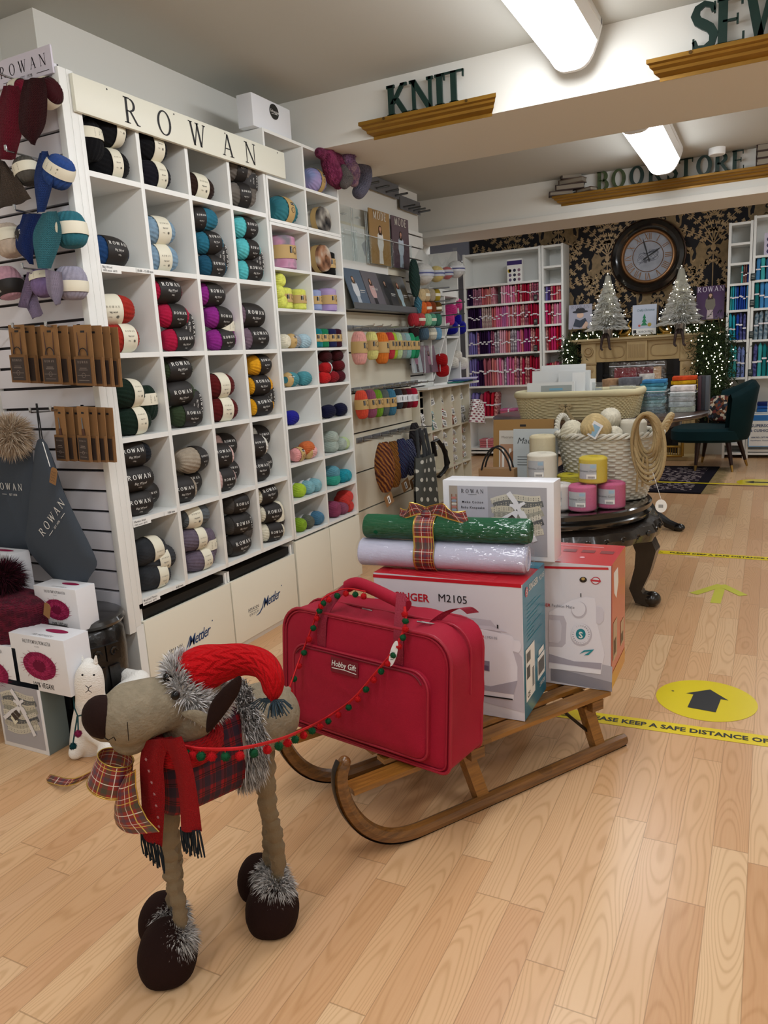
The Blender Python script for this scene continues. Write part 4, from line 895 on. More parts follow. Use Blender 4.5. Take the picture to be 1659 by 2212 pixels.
dv.y=0; dv.normalize(); f=FR(p0+V((-.0,0,0)),dv,V((-dv.z,0,dv.x))); b=MB().m(INKW); b.mesh2(serif('ROWAN',.036,gap=.42,tk=.13,tn=.06),lambda a,c:f(a,c,.003)); b.mesh2(text2('EST 1978',.013),lambda a,c:f(a,c-.025,.003)); b.line2([(-.075,-.02),(-.04,-.02)],.0025,f,.003); b.line2([(.04,-.02),(.075,-.02)],.0025,f,.003); b.build('lettering',r)
b=MB().m(INK); a1=P(78,872,y=YS-.16); 
for du in (0,5): b.tube([a1+V((du*.001,0,0)),P(88+du,958,y=yb_)],.003,seg=6)
b.m(PAPERW).tube([P(92,955,y=yb_-.02),P(108,1008,y=yb_-.04)],.0018,seg=5); b.build('drawstring',r)
b=MB().m(KRAFT); f=FR(P(116,1028,y=yb_-.05),(.93,0,-.36),(.36,0,.93)); b.prism([(-.018,-.035),(.018,-.035),(.018,.025),(.01,.035),(-.01,.035),(-.018,.025)],f,0,.0015); b.m(INK)
for i in range(4): b.line2([(-.008+.004*math.sin(j+i),.018-.014*i+.003*math.sin(j*2.2+i)) if 0 else (-.012+.006*j,.016-.012*i+.003*math.sin(j*2.2+i)) for j in range(5)],.0012,f,.003)
b.build('price_tag',r)
# pompom hats
def pompom(c,r,cols,name,parent,n=1800,ln=.5):
    b=MB().m(mat(cols[0],1)); b.ell(c,r*.6,seg=14,ring=8); fur(b,on_ell(c,(r*.55,)*3),n,r*ln,r*.035,[mat(q,.9) for q in cols],droop=.1,jit=.4); return b.build(name,parent)
c=P(22,940,y=yb_-.02); r=empty('bobble_hat',c); tag(r,'beige fur pompom of a bobble hat hanging at the left edge','hat'); pompom(c,.085,['#cdb9a0','#e0d0bb','#b59c80','#a89078'],'pompom',r,2600,.75)
r=empty('bobble_hat',P(35,1390,y=1.98)); tag(r,'ribbed burgundy bobble hat with a dark fur pompom on the pompom boxes','hat')
HATM=knit('#6a1a2e',n=30,c2='#4c1424')
yh=2.0; cb=P(28,1385,y=yh); wx=(P(95,1350,y=yh).x-cb.x); ht=P(28,1280,y=yh).z-cb.z
b=MB().m(HATM)
def hatf(u,v):
    a=2*PI*v; rr=wx*(1 if u<.75 else math.sqrt(max(0,1-((u-.75)/.25)**2))*.98+.02)*(1+.03*math.cos(40*a)*(.5)); 
    if u<.3: rr*=1.06
    return cb+V((rr*math.cos(a),rr*.62*math.sin(a),ht*u*1.02))
b.grid(lambda u,v:hatf(u,1-v),24,120,cv=True,uvs=(.9,2.0)); b.build('hat_body',r,sharp=80)
pompom(cb+V((0,0,ht*1.25)),.078,['#2a0c14','#3a101c','#14070b','#4a1626'],'pompom',r,2600,.9)
b=MB().m(KRAFT); f=FR(P(102,1318,y=yh-.06),(.9,-.1,-.35),(.3,0,.95)); b.prism([(-.02,-.03),(.02,-.03),(.02,.022),(.01,.03),(-.01,.03),(-.02,.022)],f,0,.0015); b.build('price_tag',r)
# black carved cabinet behind
BLKL=mat('#14110f',.28,coat=.6,spec=.6); BLKC=mat('#1c1714',.35,bump=.5,bs=45,coat=.4)
zt=P(150,1352,y=2.03).z-.002; qx=P(249,1345,y=2.17).x; kc=V((qx-.235,2.17,0)); r=empty('carved_cabinet',kc); tag(r,'black lacquered carved cabinet behind the white boxes at the left','cabinet')
BLKC=mat('#0b0807',.3,bump=.6,bs=40,coat=.3)
b=MB().m(BLKL); b.lathe([(.0,zt-.04),(.185,zt-.04),(.22,zt-.034),(.228,zt-.02),(.22,zt-.006),(.205,zt),(0,zt)],kc,seg=40,cap=False,fn=lambda q,i,a:V((q.x,q.y*.78,q.z))); b.build('cabinet_top',r)
b=MB().m(BLKC); b.lathe([(.17,.0),(.2,.05),(.215,.16),(.222,zt-.16),(.215,zt-.07),(.19,zt-.035)],kc,seg=24,fn=lambda q,i,a:V((q.x*(1+.012*math.sin(12*a)),q.y*.78,q.z)))
for k in range(9):
    a=-PI/2+(k-4)*.36; f=FR(kc+V((.222*math.cos(a),.222*.78*math.sin(a),zt-.14)),(-math.sin(a),.78*math.cos(a),0),(0,0,1)); b.prism([(-.032,-.035),(.032,-.035),(.032,.035),(-.032,.035)],f,-.01,.010); b.tube([f(.02*math.cos(t)*(1-.09*i),.022*math.sin(t)*(1-.09*i),.012) for i,t in enumerate([q*.8 for q in range(10)])],.004,seg=5)
    b.prism([(-.02,-.22),(.02,-.22),(.026,-.06),(-.026,-.06)],f,-.01,.006)
b.build('cabinet_body',r)
# white display boxes
BOXW=mat('#e9e9ec',.4)
def kitpicture(b,f,w,h,sc=1):
    """folded striped blanket with ribbon, printed on the box front; f origin lower-left of picture"""
    b.m(mat('#a9a8ae',.4)).rect(0,0,w,h,f,.0012)
    cx,cy=w*.52,h*.5
    cols=['#d2cdbd','#6a6c6c','#cfc9b4','#a3a294','#d9d4c4','#5c5e60','#bfb9a8','#d2cdbd']
    for i,c in enumerate(cols):
        y0=h*(.78-.078*i); pts=[(w*(.06+.04*(i%2)+.84*k/10),y0+h*.10*k/10+.012*sc*math.sin(k*.5+i*.4)) for k in range(11)]
        b.m(mat(c,.9)).line2(pts,h*.088,f,.0016+i*.0001)
        for q in (-.28,.05):
            for k in range(20):
                x,yy=pts[k//2]; x2=pts[min(10,k//2+1)][0]; x=x+(x2-x)*.5*(k%2); b.m(mat('#8f8e86' if (i+k)%2 else '#b9b4a6',.9)); b.rect(x,yy+h*.085*q,x+w*.018,yy+h*.085*(q+.2),f,.0028)
    b.m(mat('#e6e6ea',.3)); b.line2([(w*.06,h*.40),(w*.3,h*.55),(w*.54,h*.66)],w*.07,f,.0042); b.line2([(w*.36,h*.92),(w*.48,h*.78),(w*.54,h*.66),(w*.66,h*.48),(w*.80,h*.22)],w*.085,f,.0044)
    for a,c_,d,e in ((.5,.66,.38,.74),(.5,.66,.64,.78),(.52,.66,.46,.52),(.54,.66,.66,.56)): b.line2([(w*a,h*c_),(w*(a+d)/2,h*((c_+e)/2+.03)),(w*d,h*e)],[w*.03,w*.06,w*.045],f,.0046)
    b.m(mat('#3a302c',.5)); b.poly([(w*.26,h*.5),(w*.42,h*.60),(w*.52,h*.52),(w*.36,h*.40)],f,.005); b.m(mat('#e6e2cc',.5)).poly([(w*.24,h*.44),(w*.30,h*.49),(w*.42,h*.40),(w*.33,h*.33)],f,.0048)
    b.m(INKW); 
    dx,dy=math.cos(.0),0; b.mesh2(serif('ROWAN',h*.025,gap=.3,tk=.14,tn=.08),lambda a,c:f(w*.39+a*.75+c*.3,h*.50-a*.55+c*.7,.0055))
yw=1.87; r=empty('gift_box',(-2.62,yw+.06,0)); tag(r,'white boxed crochet blanket kit standing on the floor at the left edge','box')
pr=P(108,1640,y=yw); ptop=P(100,1482,y=yw).z
b=MB().m(BOXW); b.bb(pr.x-.27,pr.x,yw,yw+.11,0,ptop,bev=.003); f=FR((pr.x-.27,yw,0),(1,0,0),(0,0,1)); f2=lambda a,c,h=0:f(a+.015,c+.02,h); kitpicture(b,f2,.24,ptop-.045); b.m(mat('#6f7772',.4)); f3=FR((pr.x,yw,0),(0,1,0),(0,0,1)); b.rect(.002,.002,.108,ptop-.002,f3,.001); b.build('box_body',r)
def pombox(u0,u1,v0,v1,y,d,label,top=True):
    a=P(u0,v1,y=y); c=P(u1,v0,y=y); r=empty('pompom_box',((a.x+c.x)/2,y+d/2,a.z)); w=c.x-a.x; h=c.z-a.z
    b=MB().m(BOXW); b.bb(a.x,c.x,y,y+d,a.z,c.z,bev=.002); f=FR((a.x,y,a.z),(1,0,0),(0,0,1))
    for i in range(3): b.m(mat(['#8e1f48','#a82a56','#6e1436'][i],.8)); b.poly([(w*.5+(w*(.30-.09*i)*(1+.015*math.sin(7*t))*math.cos(t)),h*.47+h*(.25-.07*i)*(1+.015*math.cos(9*t))*math.sin(t)) for t in [k*PI/14 for k in range(28)]],f,.001+i*.0004)
    for k in range(150): t=k*2.4; q=.1+.2*((k*37)%100)/100; b.m(mat(['#a02a58','#c0447a','#6e1436'][k%3],.8)); b.line2([(w*.5+w*q*math.cos(t),h*.46+h*q*.8*math.sin(t)),(w*.5+w*(q+.08)*math.cos(t+.1),h*.47+h*(q*.8+.06)*math.sin(t+.1))],[.002,.0005],f,.0026+k*2e-6)
    b.m(INK); b.mesh2(text2('100% VEGAN!',h*.13,bold=.03,space=1.1),lambda p,q:f(w*.52+p*.62,h*.07+q)); b.mesh2(text2('FAKE FUR POMPONS FROM AUSTRIA',h*.095,bold=.015),lambda p,q:f(w*.5+p*.44,h*.86+q)); b.mesh2(text2('10% AUSTRIA',h*.04),lambda p,q:f(w*.5+p*.5,h*.8+q))
    f3=FR((a.x,y,c.z),(1,0,0),(0,1,0))
    if top: b.mesh2(text2('100% VEGETARISCH!',h*.09,bold=.01),lambda p,q:f3(w*.55+p*.6,h*.06+q)); b.m(mat('#8e1f48',.8)).disc(w*.62,d*.6,w*.2,f3,ry=d*.14)
    b.build('box_body',r); return tag(r,label,'box','pompom boxes at the left')
pombox(37,136,1385,1482,1.87,.12,'white pompom box with a magenta pompom, centre front below the burgundy hat')
pombox(-66,33,1400,1497,1.87,.12,'white pompom box cut off by the left edge of the photo',)
pombox(85,162,1275,1352,2.03,.10,'white pompom box standing behind the burgundy hat beside the grey bag')
pombox(-60,20,1200,1275,2.05,.10,'white pompom box behind the dark fur pompom at the left edge')
# llama
KW=mat('#f6f3ec',.95,bump=.9,bs=120,sheen=.3,stretch=(1,1,2.2)); r=empty('knitted_llama',P(215,1640,z=0)); tag(r,'white knitted llama sitting on the floor behind the reindeer head','soft toy')
base=P(196,1628,z=0); bx,by=base.x,base.y
D=P(196,1500,y=by)-P(196,1600,y=by); k_=D.z/100.0 # metres per pixel
def LP(u,v,dy=0): return P(u,v,y=by+dy)
sk=[(LP(205,1600,.06),.10),(LP(202,1560,.03),.085),(LP(196,1510,0),.058),(LP(193,1475,-.01),.057),(LP(192,1447,-.01),.048),(LP(191,1434,-.0),.026)]
b=MB().m(KW)
def chain(b,sk,seg=20,n=30,uvs=(2,3),sq=1):
    def ev(t):
        x=t*(len(sk)-1); i=min(int(x),len(sk)-2); f=x-i; g=lambda k:sk[max(0,min(len(sk)-1,k))]
        cr=lambda a,b_,c,d:.5*((2*b_)+(c-a)*f+(2*a-5*b_+4*c-d)*f*f+(-a+3*b_-3*c+d)*f**3)
        return cr(g(i-1)[0],g(i)[0],g(i+1)[0],g(i+2)[0]),cr(g(i-1)[1],g(i)[1],g(i+1)[1],g(i+2)[1])
    pts=[];rs=[]
    r0=sk[0][1]; r1=sk[-1][1]
    for i in range(n+1):
        p,r_=ev(i/n); pts.append(p); rs.append(r_)
    # rounded caps
    d0=(pts[0]-pts[1]).normalized(); d1=(pts[-1]-pts[-2]).normalized()
    pre=[(pts[0]+d0*r0*math.sin(a),r0*math.cos(a)) for a in (1.5,1.2,.8,.4)]; post=[(pts[-1]+d1*r1*math.sin(a),r1*math.cos(a)) for a in (.4,.8,1.2,1.5)]
    A=pre+list(zip(pts,rs))+post
    b.tube([a for a,_ in A],[max(.001,c) for _,c in A],seg=seg); return b
chain(b,sk)
chain(b,[(LP(215,1590,.05),.07),(LP(250,1545,.12),.085),(LP(285,1500,.2),.075),(LP(300,1472,.25),.05)])
for u,dy in ((168,-.04),(230,-.05)): chain(b,[(LP(190,1570,.0),.045),(LP(u+6,1605,-.03),.036),(LP(u-4,1625,-.05),.03)],n=10)
chain(b,[(LP(290,1470,.25),.045),(LP(265,1462,.27),.04)],n=6)
o=b.build('body',r); md=o.modifiers.new('Remesh','REMESH'); md.mode='VOXEL'; md.voxel_size=.007; md.use_smooth_shade=True; sm=o.modifiers.new('Smooth','SMOOTH'); sm.factor=.6; sm.iterations=6
b=MB().m(KW)
for u in (178,206): chain(b,[(LP(u,1432,0),.010),(LP(u+(1 if u>190 else -1),1418,0),.004)],seg=8,n=4)
b.build('ears',r)
b=MB().m(INK)
for u in (178,203): b.ell(LP(u,1458,-.066),.0042,8,6)
b.tube([LP(185,1481,-.069),LP(191,1486,-.072),LP(198,1481,-.069)],.0016,seg=5); b.tube([LP(191,1486,-.072),LP(191,1492,-.070)],.0016,seg=5); b.tube([LP(185,1496,-.068),LP(191,1491,-.070),LP(198,1496,-.068)],.0014,seg=5); b.build('face',r)
b=MB().m(mat('#1e4448',.8)); b.tube([LP(158,1500,-.02),LP(161,1530,-.06),LP(168,1547,-.078),LP(188,1542,-.085),LP(235,1530,-.04)],.003,seg=6); b.tube([LP(168,1547,-.078),LP(169,1578,-.095)],.003,seg=6); b.tube([LP(167,1547,-.078),LP(158,1604,-.10)],.003,seg=6); b.build('cord',r)
for u,v,c,n in ((169,1585,'#7a2044','plum pompom'),(158,1612,'#123c40','dark teal pompom')):
    b=MB().m(mat(c,1)); cc=LP(u,v,-.105); b.ell(cc,.012,10,6); fur(b,on_ell(cc,(.010,)*3),300,.007,.0018,[mat(c,.95)],droop=0); b.build('pompom',r)['label']=n
# ================= MIDDLE SLATWALL =================
XS=-2.89; XSF=XS+.02
slatwall('x',XS,4.5,6.25,.02,2.52,.31,'cream slatwall panel with hanging yarn and magazines beside the pigeonhole shelf',CREAM)
slatwall('x',XS,6.252,6.66,.02,2.60,.102,'white slatwall panel with narrow grooves right of the magazine racks',LAM)
FX=lambda x,y=0,z=0:FR((x,y,z),(0,1,0),(0,0,1))
STEEL=mat('#8e9093',.35,metal=.8); ACR=film(.05,.04,'#fbfdfd',3); ACRE=mat('#eef4f6',.1,alpha=.5)
# grey peg strips at the top
for (y0,y1,z0,z1,n,w) in ((5.13,6.18,2.60,2.76,6,'left'),(6.2,6.62,2.62,2.72,4,'right')):
    if w=='left': a=P(760,330,x=-2.86); 
    b=MB().m(mat('#77777a',.5,metal=.3)); 
    r=empty('peg_strip',(XSF,(y0+y1)/2,2.86)); tag(r,f'grey strip of empty pegs above the magazine racks, {w} one','rail')
    zt=2.93 if w=='left' else 2.86
    b.bb(XSF,XSF+.006,y0,y1,zt-.11,zt); b.build('back_strip',r)
    for k in range(n):
        y=y0+(y1-y0)*(k+.6)/n; b=MB().m(METALD); b.tube([(XSF+.006,y,zt-.09),(XSF+.12,y,zt-.085)],.009,seg=8); b.build('peg',r)
def person(b,f,cx,y0,h,top,skin,hair,bottom,pose=0):
    """simple printed figure for covers"""
    w=h*.3
    b.m(mat(bottom,.5)).poly([(cx-w*.42,y0),(cx-w*.3,y0+h*.45),(cx+w*.3,y0+h*.45),(cx+w*.42,y0)],f,.0012)
    b.m(mat(top,.5)).poly([(cx-w*.4,y0+h*.34),(cx-w*.62,y0+h*.5),(cx-w*.55,y0+h*.74),(cx-w*.2,y0+h*.82),(cx+w*.2,y0+h*.82),(cx+w*.55,y0+h*.74),(cx+w*.62,y0+h*.5),(cx+w*.4,y0+h*.34)],f,.0015)
    b.m(mat(hair,.6)).disc(cx,y0+h*.90,w*.30,f,.0017,ry=h*.085); b.poly([(cx-w*.3,y0+h*.9),(cx-w*.34,y0+h*.74),(cx+w*.34,y0+h*.74),(cx+w*.3,y0+h*.9)],f,.0016)
    b.m(mat(skin,.5)).disc(cx,y0+h*.895,w*.19,f,.002,ry=h*.06); b.rect(cx-w*.08,y0+h*.8,cx+w*.08,y0+h*.85,f,.0019)
    b.m(mat('#3a2420',.5)); b.disc(cx-w*.07,y0+h*.905,w*.02,f,.0022,6); b.disc(cx+w*.07,y0+h*.905,w*.02,f,.0022,6); b.rect(cx-w*.05,y0+h*.865,cx+w*.05,y0+h*.870,f,.0022)
def magazine(o,rr,uu,w,h,bg,label,title=None,tcol=None,group='knitting magazines',fig=('#e8e4de','#d9b49a','#4a3428','#d8d4cc'),th=.008,fcx=.5,extra=None,fh=.72,serf=True,name='magazine',cat='magazine'):
    f=FR(o,rr,uu); b=MB().m(mat(bg,.3,coat=.4)); b.prism([(0,0),(w,0),(w,h),(0,h)],f,-th,0)
    if fig: person(b,f,w*fcx,h*.02,h*fh,*fig)
    if title: b.m(mat(tcol or '#efe9dc',.5)); me=serif(title,h*.15,gap=.16,tk=.15,tn=.06) if serf else text2(title,h*.12,bold=.01); b.mesh2(me,lambda a,c:f(w*.5+a,h*.83+c,.003))
    if extra: extra(b,f,w,h)
    o_=b.build(name); tag(o_,label,cat,group); return o_
# acrylic holders, upper row
xh=XSF+.06
za=P(760,560,x=xh).z; zb_=P(760,445,x=xh).z
ys=[P(u,500,x=xh).y for u in (741,770,800,848,888)]
for k in range(4):
    r=empty('magazine_holder',(xh,(ys[k]+ys[k+1])/2,za-.03)); y0,y1=ys[k]+.01,ys[k+1]-.01
    b=MB().m(ACR); b.bb(xh,xh+.004,y0,y1,za,za+.2); b.bb(xh-.035,xh-.031,y0,y1,za,zb_); b.bb(xh-.031,xh,y0,y0+.003,za,za+.22); b.bb(xh-.031,xh,y1-.003,y1,za,za+.22); b.bb(xh-.035,xh+.004,y0,y1,za-.003,za); b.m(ACRE); b.bb(xh-.036,xh-.030,y0,y0+.004,za,zb_); b.bb(xh-.036,xh-.030,y1-.004,y1,za,zb_); b.bb(xh-.001,xh+.005,y0,y1,za+.197,za+.203)
    b.build('pocket',r); b=MB().m(ACRE); b.bb(XSF,xh-.031,(y0+y1)/2-.02,(y0+y1)/2+.02,zb_-.06,zb_-.05); b.build('bracket',r)
    tag(r,['empty clear acrylic magazine holder, left one of the top rack','empty clear acrylic magazine holder next to the gold MODE magazine','clear acrylic holder around the gold MODE magazine','clear acrylic holder around the purple MODE magazine'][k],'holder','clear magazine holders')
for k,(bg,lab,fig) in enumerate((('#a8824a','gold-brown MODE magazine with a woman in a white top',('#efece6','#d9a988','#3a2418','#e8e2da')),('#5a4450','dusky purple MODE magazine with a figure in a long pale cardigan',('#c8d4e0','#cf9f86','#2a1a18','#b8c6d4')))):
    j=k+2; magazine((xh-.016,ys[j]+.02,za+.004),(0,1,0),(0,0,1),ys[j+1]-ys[j]-.04,zb_-za+.03,bg,lab,'MODE',fig=fig,group='magazines in the upper rack')
# lower tray of magazines
r=empty('magazine_tray',(XSF+.1,5.4,1.9)); tag(r,'grey metal tray holding four tilted pattern magazines','tray')
xt=XSF+.12; zt=P(830,668,x=xt).z; y0=P(765,655,x=xt).y; y1=P(908,668,x=xt).y
b=MB().m(STEEL); b.bb(xt,xt+.006,y0,y1,zt-.01,zt+.035); b.bb(XSF,xt,y0,y1,zt-.014,zt-.010); b.build('tray_lip',r)
b=MB().m(mat('#4a4a4c',.5)); b.bb(XSF,XSF+.02,y0-.06,y0+.02,zt-.01,zt+.05); b.build('bracket',r)
for k,(u,bg,lab,fig,tt) in enumerate(((768,'#5a6e84','tilted magazine with a woman in white beside a blue landscape, leftmost in the tray',('#e2e6ea','#d9ad90','#5a4632','#c4ced6'),None),(806,'#6d6a73','tilted mohair magazine with a woman in pink on grey',('#d6b0ac','#cf9f86','#4a3020','#2e2c30'),'mohair'),(838,'#3e3f43','tilted dark magazine with a dark-clad figure',('#2a2d30','#c09880','#1f1815','#1c1e20'),None),(866,'#585246','tilted olive magazine with a figure in pale blue, rightmost in the tray',('#9fb6bf','#cc9a80','#5a3020','#aac4ca'),None))):
    ya=P(u,650,x=xt-.01).y; w=.27
    magazine((xt-.012-.002*k,ya,zt+.002),(0,1,0),V((-.32,0,.95)),w,.31,bg,lab,None,fig=fig,group='magazines in the lower tray',fcx=.4,fh=.8,extra=(lambda b,f,w,h,tt=tt:(b.m(INKW),b.mesh2(text2(tt,h*.11),lambda a,c:f(w*.55+a,h*.5+c,.004))) if tt else (b.m(INKW),b.line2([(w*.6,h*.45),(w*.9,h*.45)],h*.02,f,.004),b.line2([(w*.6,h*.40),(w*.85,h*.40)],h*.012,f,.004))))
# notice sheets above
b=MB().m(PAPERW); b.bb(XSF+.001,XSF+.003,4.9,5.9,2.18,2.5); b.m(mat('#b9bbbf',.5)); f=FX(XSF+.003); b.poly([(5.45,2.38),(5.52,2.42),(5.56,2.36),(5.50,2.30)],f); tag(b.build('blank_sheet'),'blank pale sheet on the slatwall behind the acrylic holders','sheet')
# rails with prongs
def rail(u0,v0,u1,v1,label,n,zig=True):
    x=XSF+.02; a=P(u0,v0,x=x); c=P(u1,v1,x=x); z=(a.z+c.z)/2; r=empty('hook_rail',(x,(a.y+c.y)/2,z)); tag(r,label,'rail','hook rails on the cream slatwall')
    b=MB().m(STEEL); b.bb(XSF,XSF+.012,a.y,c.y,z-.02,z+.02,bev=.002); b.build('bar',r)
    for k in range(n):
        y=a.y+(c.y-a.y)*(k+.5)/n; b=MB().m(METAL); b.tube([(XSF+.01,y,z),(XSF+.20,y,z+.006),(XSF+.205,y,z+.02)],.005,seg=6); b.box((XSF+.014,y,z),(.012,.03,.04),bev=.003); b.build('prong',r)
    return z,a.y,c.y
z1,ya1,yb1=rail(752,708,905,712,'upper hook rail holding pastel yarn balls',9)
z2,ya2,yb2=rail(752,842,905,828,'middle hook rail holding coral to crimson yarn balls',9)
z3,ya3,yb3=rail(775,970,900,905,'lower hook rail holding variegated skeins',7)
def hang(u,v,x,r,L,c,band,lab,group,t0=-.3,t1=.35,name='yarn_ball'):
    p=P(u,v,x=x); o=ball(p,(0,-Q+rnd.uniform(-.05,.05),Q+rnd.uniform(-.3,.3)),r,L,c,band,t0,t1,txt=True); tag(o,lab,'yarn ball',group); return o
for u,c,n_ in ((776,'#e8a79f','salmon pink'),(803,'#e3dd8a','pale yellow'),(824,'#d9782e','orange'),(840,'#c23a44','crimson'),(846,'#a9c23c','lime green'),(857,'#b9cf9c','pale green'),(866,'#8f9a98','grey'),(876,'#8cb2b2','ice blue'),(885,'#2e9a6c','emerald'),(894,'#1f8258','deep green')):
    big=n_ in('salmon pink','orange'); hang(u,752 if big else 747,XSF+(.15 if big else .11),.058 if big else .05,.26 if big else .23,c,'t',f'{n_} yarn ball with kraft band on the upper hook rail','balls on the upper hook rail')
for u,c,n_,bd in ((781,'#d9503a','coral','t'),(800,'#93506a','mauve','t'),(814,'#6e9a2c','grass green','t'),(828,'#5c6460','slate grey','t'),(843,'#3f7590','steel blue','t'),(860,'#343940','charcoal','w'),(870,'#3a1e18','dark brown','w'),(881,'#6a1626','wine','w'),(893,'#a81a34','crimson','w')):
    sm=bd=='w'; hang(u,(874 if not sm else 868)-(u-781)*.08,XSF+.12,.05 if not sm else .04,.23 if not sm else .18,c,bd,f'{n_} yarn ball with {"kraft" if bd=="t" else "white"} band on the middle hook rail','balls on the middle hook rail')
# variegated skeins (twisted hanks)
def skein(u0,v0,v1,x,w,cols,lab,tagc=True,sc=30,group='twisted skeins on the lower rail'):
    a=P(u0,v0,x=x); c=P(u0+(v1-v0)*.06,v1,x=x); k=NM(.9); X,Y,Z,co_=k.coords(); n=k.n('ShaderNodeTexWave',i_Scale=float(sc)*.45,i_Distortion=5.0); n.bands_direction='DIAGONAL'; k.link(co_,n.inputs['Vector'])
    k.color(k.ramp(n.outputs[0],[(i/(len(cols)-1),q) for i,q in enumerate(cols)])); b=MB().m(k.m)
    H=a.z-c.z
    for s in range(9):
        ph=s*PI/4.5; pts=[]
        for i in range(19):
            t=i/18; rr=w*(.30+.5*math.sin(PI*t)**.7); an=ph+t*5.2
            pts.append(a.lerp(c,t)+V((rr*.55*math.cos(an),rr*math.sin(an),0)))
        b.tube(pts,lambda t:w*(.17+.13*math.sin(PI*t)),seg=8)
    r=b.build('yarn_skein'); tag(r,lab,'yarn skein',group)
    if tagc:
        b=MB().m(KRAFT); f=FR(c+V((.02,0,-.07)),(.2,.9,.35),(-.1,-.3,.95)); b.prism([(-.05,-.045),(.05,-.045),(.05,.045),(-.05,.045)],f,0,.002); b.m(PAPERW).rect(-.015,-.03,.015,.03,f,.003); b.m(INK).rect(-.008,-.02,.002,.02,f,.0035); b.build('kraft_tag',r)
    return r
BR=['#1e0f0c','#7a3416','#2c140e','#a8623a','#5a1414','#b07a2a']
skein(828,958,1060,XSF+.2,.10,BR,'large brown and orange variegated skein at the left end of the lower rail')
skein(848,955,1050,XSF+.12,.085,['#3a1a08','#a8701c','#5a2c10','#8a5a14'],'ochre brown variegated skein behind the large brown one',False)
skein(866,950,1030,XSF+.16,.085,['#141028','#3a1a5a','#1e5a4c','#2c2470','#101020'],'purple and green variegated skein on the lower rail')
skein(884,950,1025,XSF+.12,.07,['#0e1024','#23306a','#8a90a8','#141838'],'navy and white variegated skein on the lower rail')
skein(895,915,985,XSF+.1,.07,['#0a0a0c','#201c22','#2e282a'],'black skein at the right end of the lower rail',False)
# polka bag
def dotmat(bg,dots,sc=9,r=.2):
    k=NM(.7); x,y,z,_=k.coords('UV'); X=k.math('MULTIPLY',x,float(sc)); Y=k.math('MULTIPLY',y,float(sc)*2); row=k.math('FLOOR',Y); X2=k.math('ADD',X,k.math('MULTIPLY',row,.5))
    dx=k.math('SUBTRACT',k.math('FRACT',X2),.5); dy=k.math('MULTIPLY',k.math('SUBTRACT',k.math('FRACT',Y),.5),.9)
    d=k.math('SQRT',k.math('ADD',k.math('MULTIPLY',dx,dx),k.math('MULTIPLY',dy,dy))); k.color(k.mix(k.math('LESS_THAN',d,r),hexc(bg),hexc(dots))); return k.m
xb=XSF+.3
r=empty('tote_bag',P(920,1120,x=xb)); tag(r,'long grey tote bag with white polka dots hanging below the hook rail','bag')
b=MB().m(dotmat('#474a46','#c9c9bf',4,.2)); L_=[P(u,v,x=xb) for u,v in ((898,990),(895,1050),(897,1120),(900,1160))]; R_=[P(u,v,x=xb) for u,v in ((932,978),(942,1050),(952,1120),(958,1160))]
def ev(pl,t):
    x=t*(len(pl)-1); i=min(int(x),len(pl)-2); return pl[i].lerp(pl[i+1],x-i)
b.grid(lambda u,v:ev(L_,v).lerp(ev(R_,v),u)+V((.05*math.sin(PI*u)**.5+.012*math.sin(u*9+v*3),0,0)),16,16,uvs=(1,1.2)); b.grid(lambda u,v:ev(L_,v).lerp(ev(R_,v),u)-V((.05*math.sin(PI*u)**.5,0,0)),16,16,flip=True,uvs=(1,1.2)); b.build('bag_body',r)
b=MB().m(mat('#26282a',.7))
for du in (0,12): b.tube([P(905+du,990,x=xb),P(900+du,930,x=xb-.06),P(906+du,925,x=xb-.06),P(924+du*.5,985,x=xb)],.014,seg=8,flat=(.25,1)); 
b.build('handle',r)
b=MB().m(mat('#0e0e10',.5)); b.tube([P(948,1030,x=xb),P(965,1010,x=xb),P(962,975,x=xb),P(945,950,x=xb),P(935,955,x=xb),P(940,985,x=xb)],.022,seg=10,flat=(.6,1)); b.tube([P(958,1020,x=xb),P(968,1000,x=xb),P(955,960,x=xb)],.02,seg=10); tag(b.build('coiled_cord'),'coiled thick black cord hanging right of the polka dot bag','cord')
# right slat part: hanging packs and balls
xr=XSF+.16
def poly_bag(u,v,c,rr,lab,bl='#c9ccd6'):
    p=P(u,v,x=xr); r=empty('bagged_yarn',p-V((0,0,rr))); tag(r,lab,'bagged yarn','balls in clear bags on the white slatwall')
    b=MB().m(ymat(c)); b.ell(p,(rr,rr,rr*.95),16,10); b.build('yarn',r); b=MB().m(mat(bl,.4)); b.lathe([(rr*1.03,-.025),(rr*1.05,0),(rr*1.03,.025)],p,seg=24,cap=False); b.m(mat('#2c3e8a',.5)); b.lathe([(rr*1.06,-.006),(rr*1.06,.006)],p,seg=24,cap=False); b.build('paper_band',r)
    b=MB().m(film(.10,.06,'#fcfdfd',22)); b.lathe([(rr*.4,-rr*1.1),(rr*1.1,-rr*.5),(rr*1.16,0),(rr*.9,rr*.8),(rr*.2,rr*2.0),(rr*.3,rr*2.3)],p,seg=14,cap=False,fn=lambda q,i,a:V((q.x*(1+.08*math.sin(5*a+i)),q.y*(1+.08*math.cos(4*a+i)),q.z))); b.build('clear_bag',r)
poly_bag(912,592,'#d8d6d0',.1,'off-white ball in a clear bag, leftmost on the top prong'); poly_bag(942,592,'#e0c878',.075,'yellow ball in a clear bag on the top prong'); poly_bag(965,590,'#c9686a',.06,'rose ball in a clear bag on the top prong'); poly_bag(984,582,'#e2e2e0',.085,'white ball in a clear bag, rightmost on the top prong','#e8e8ee')
G='little balls on the white slatwall'
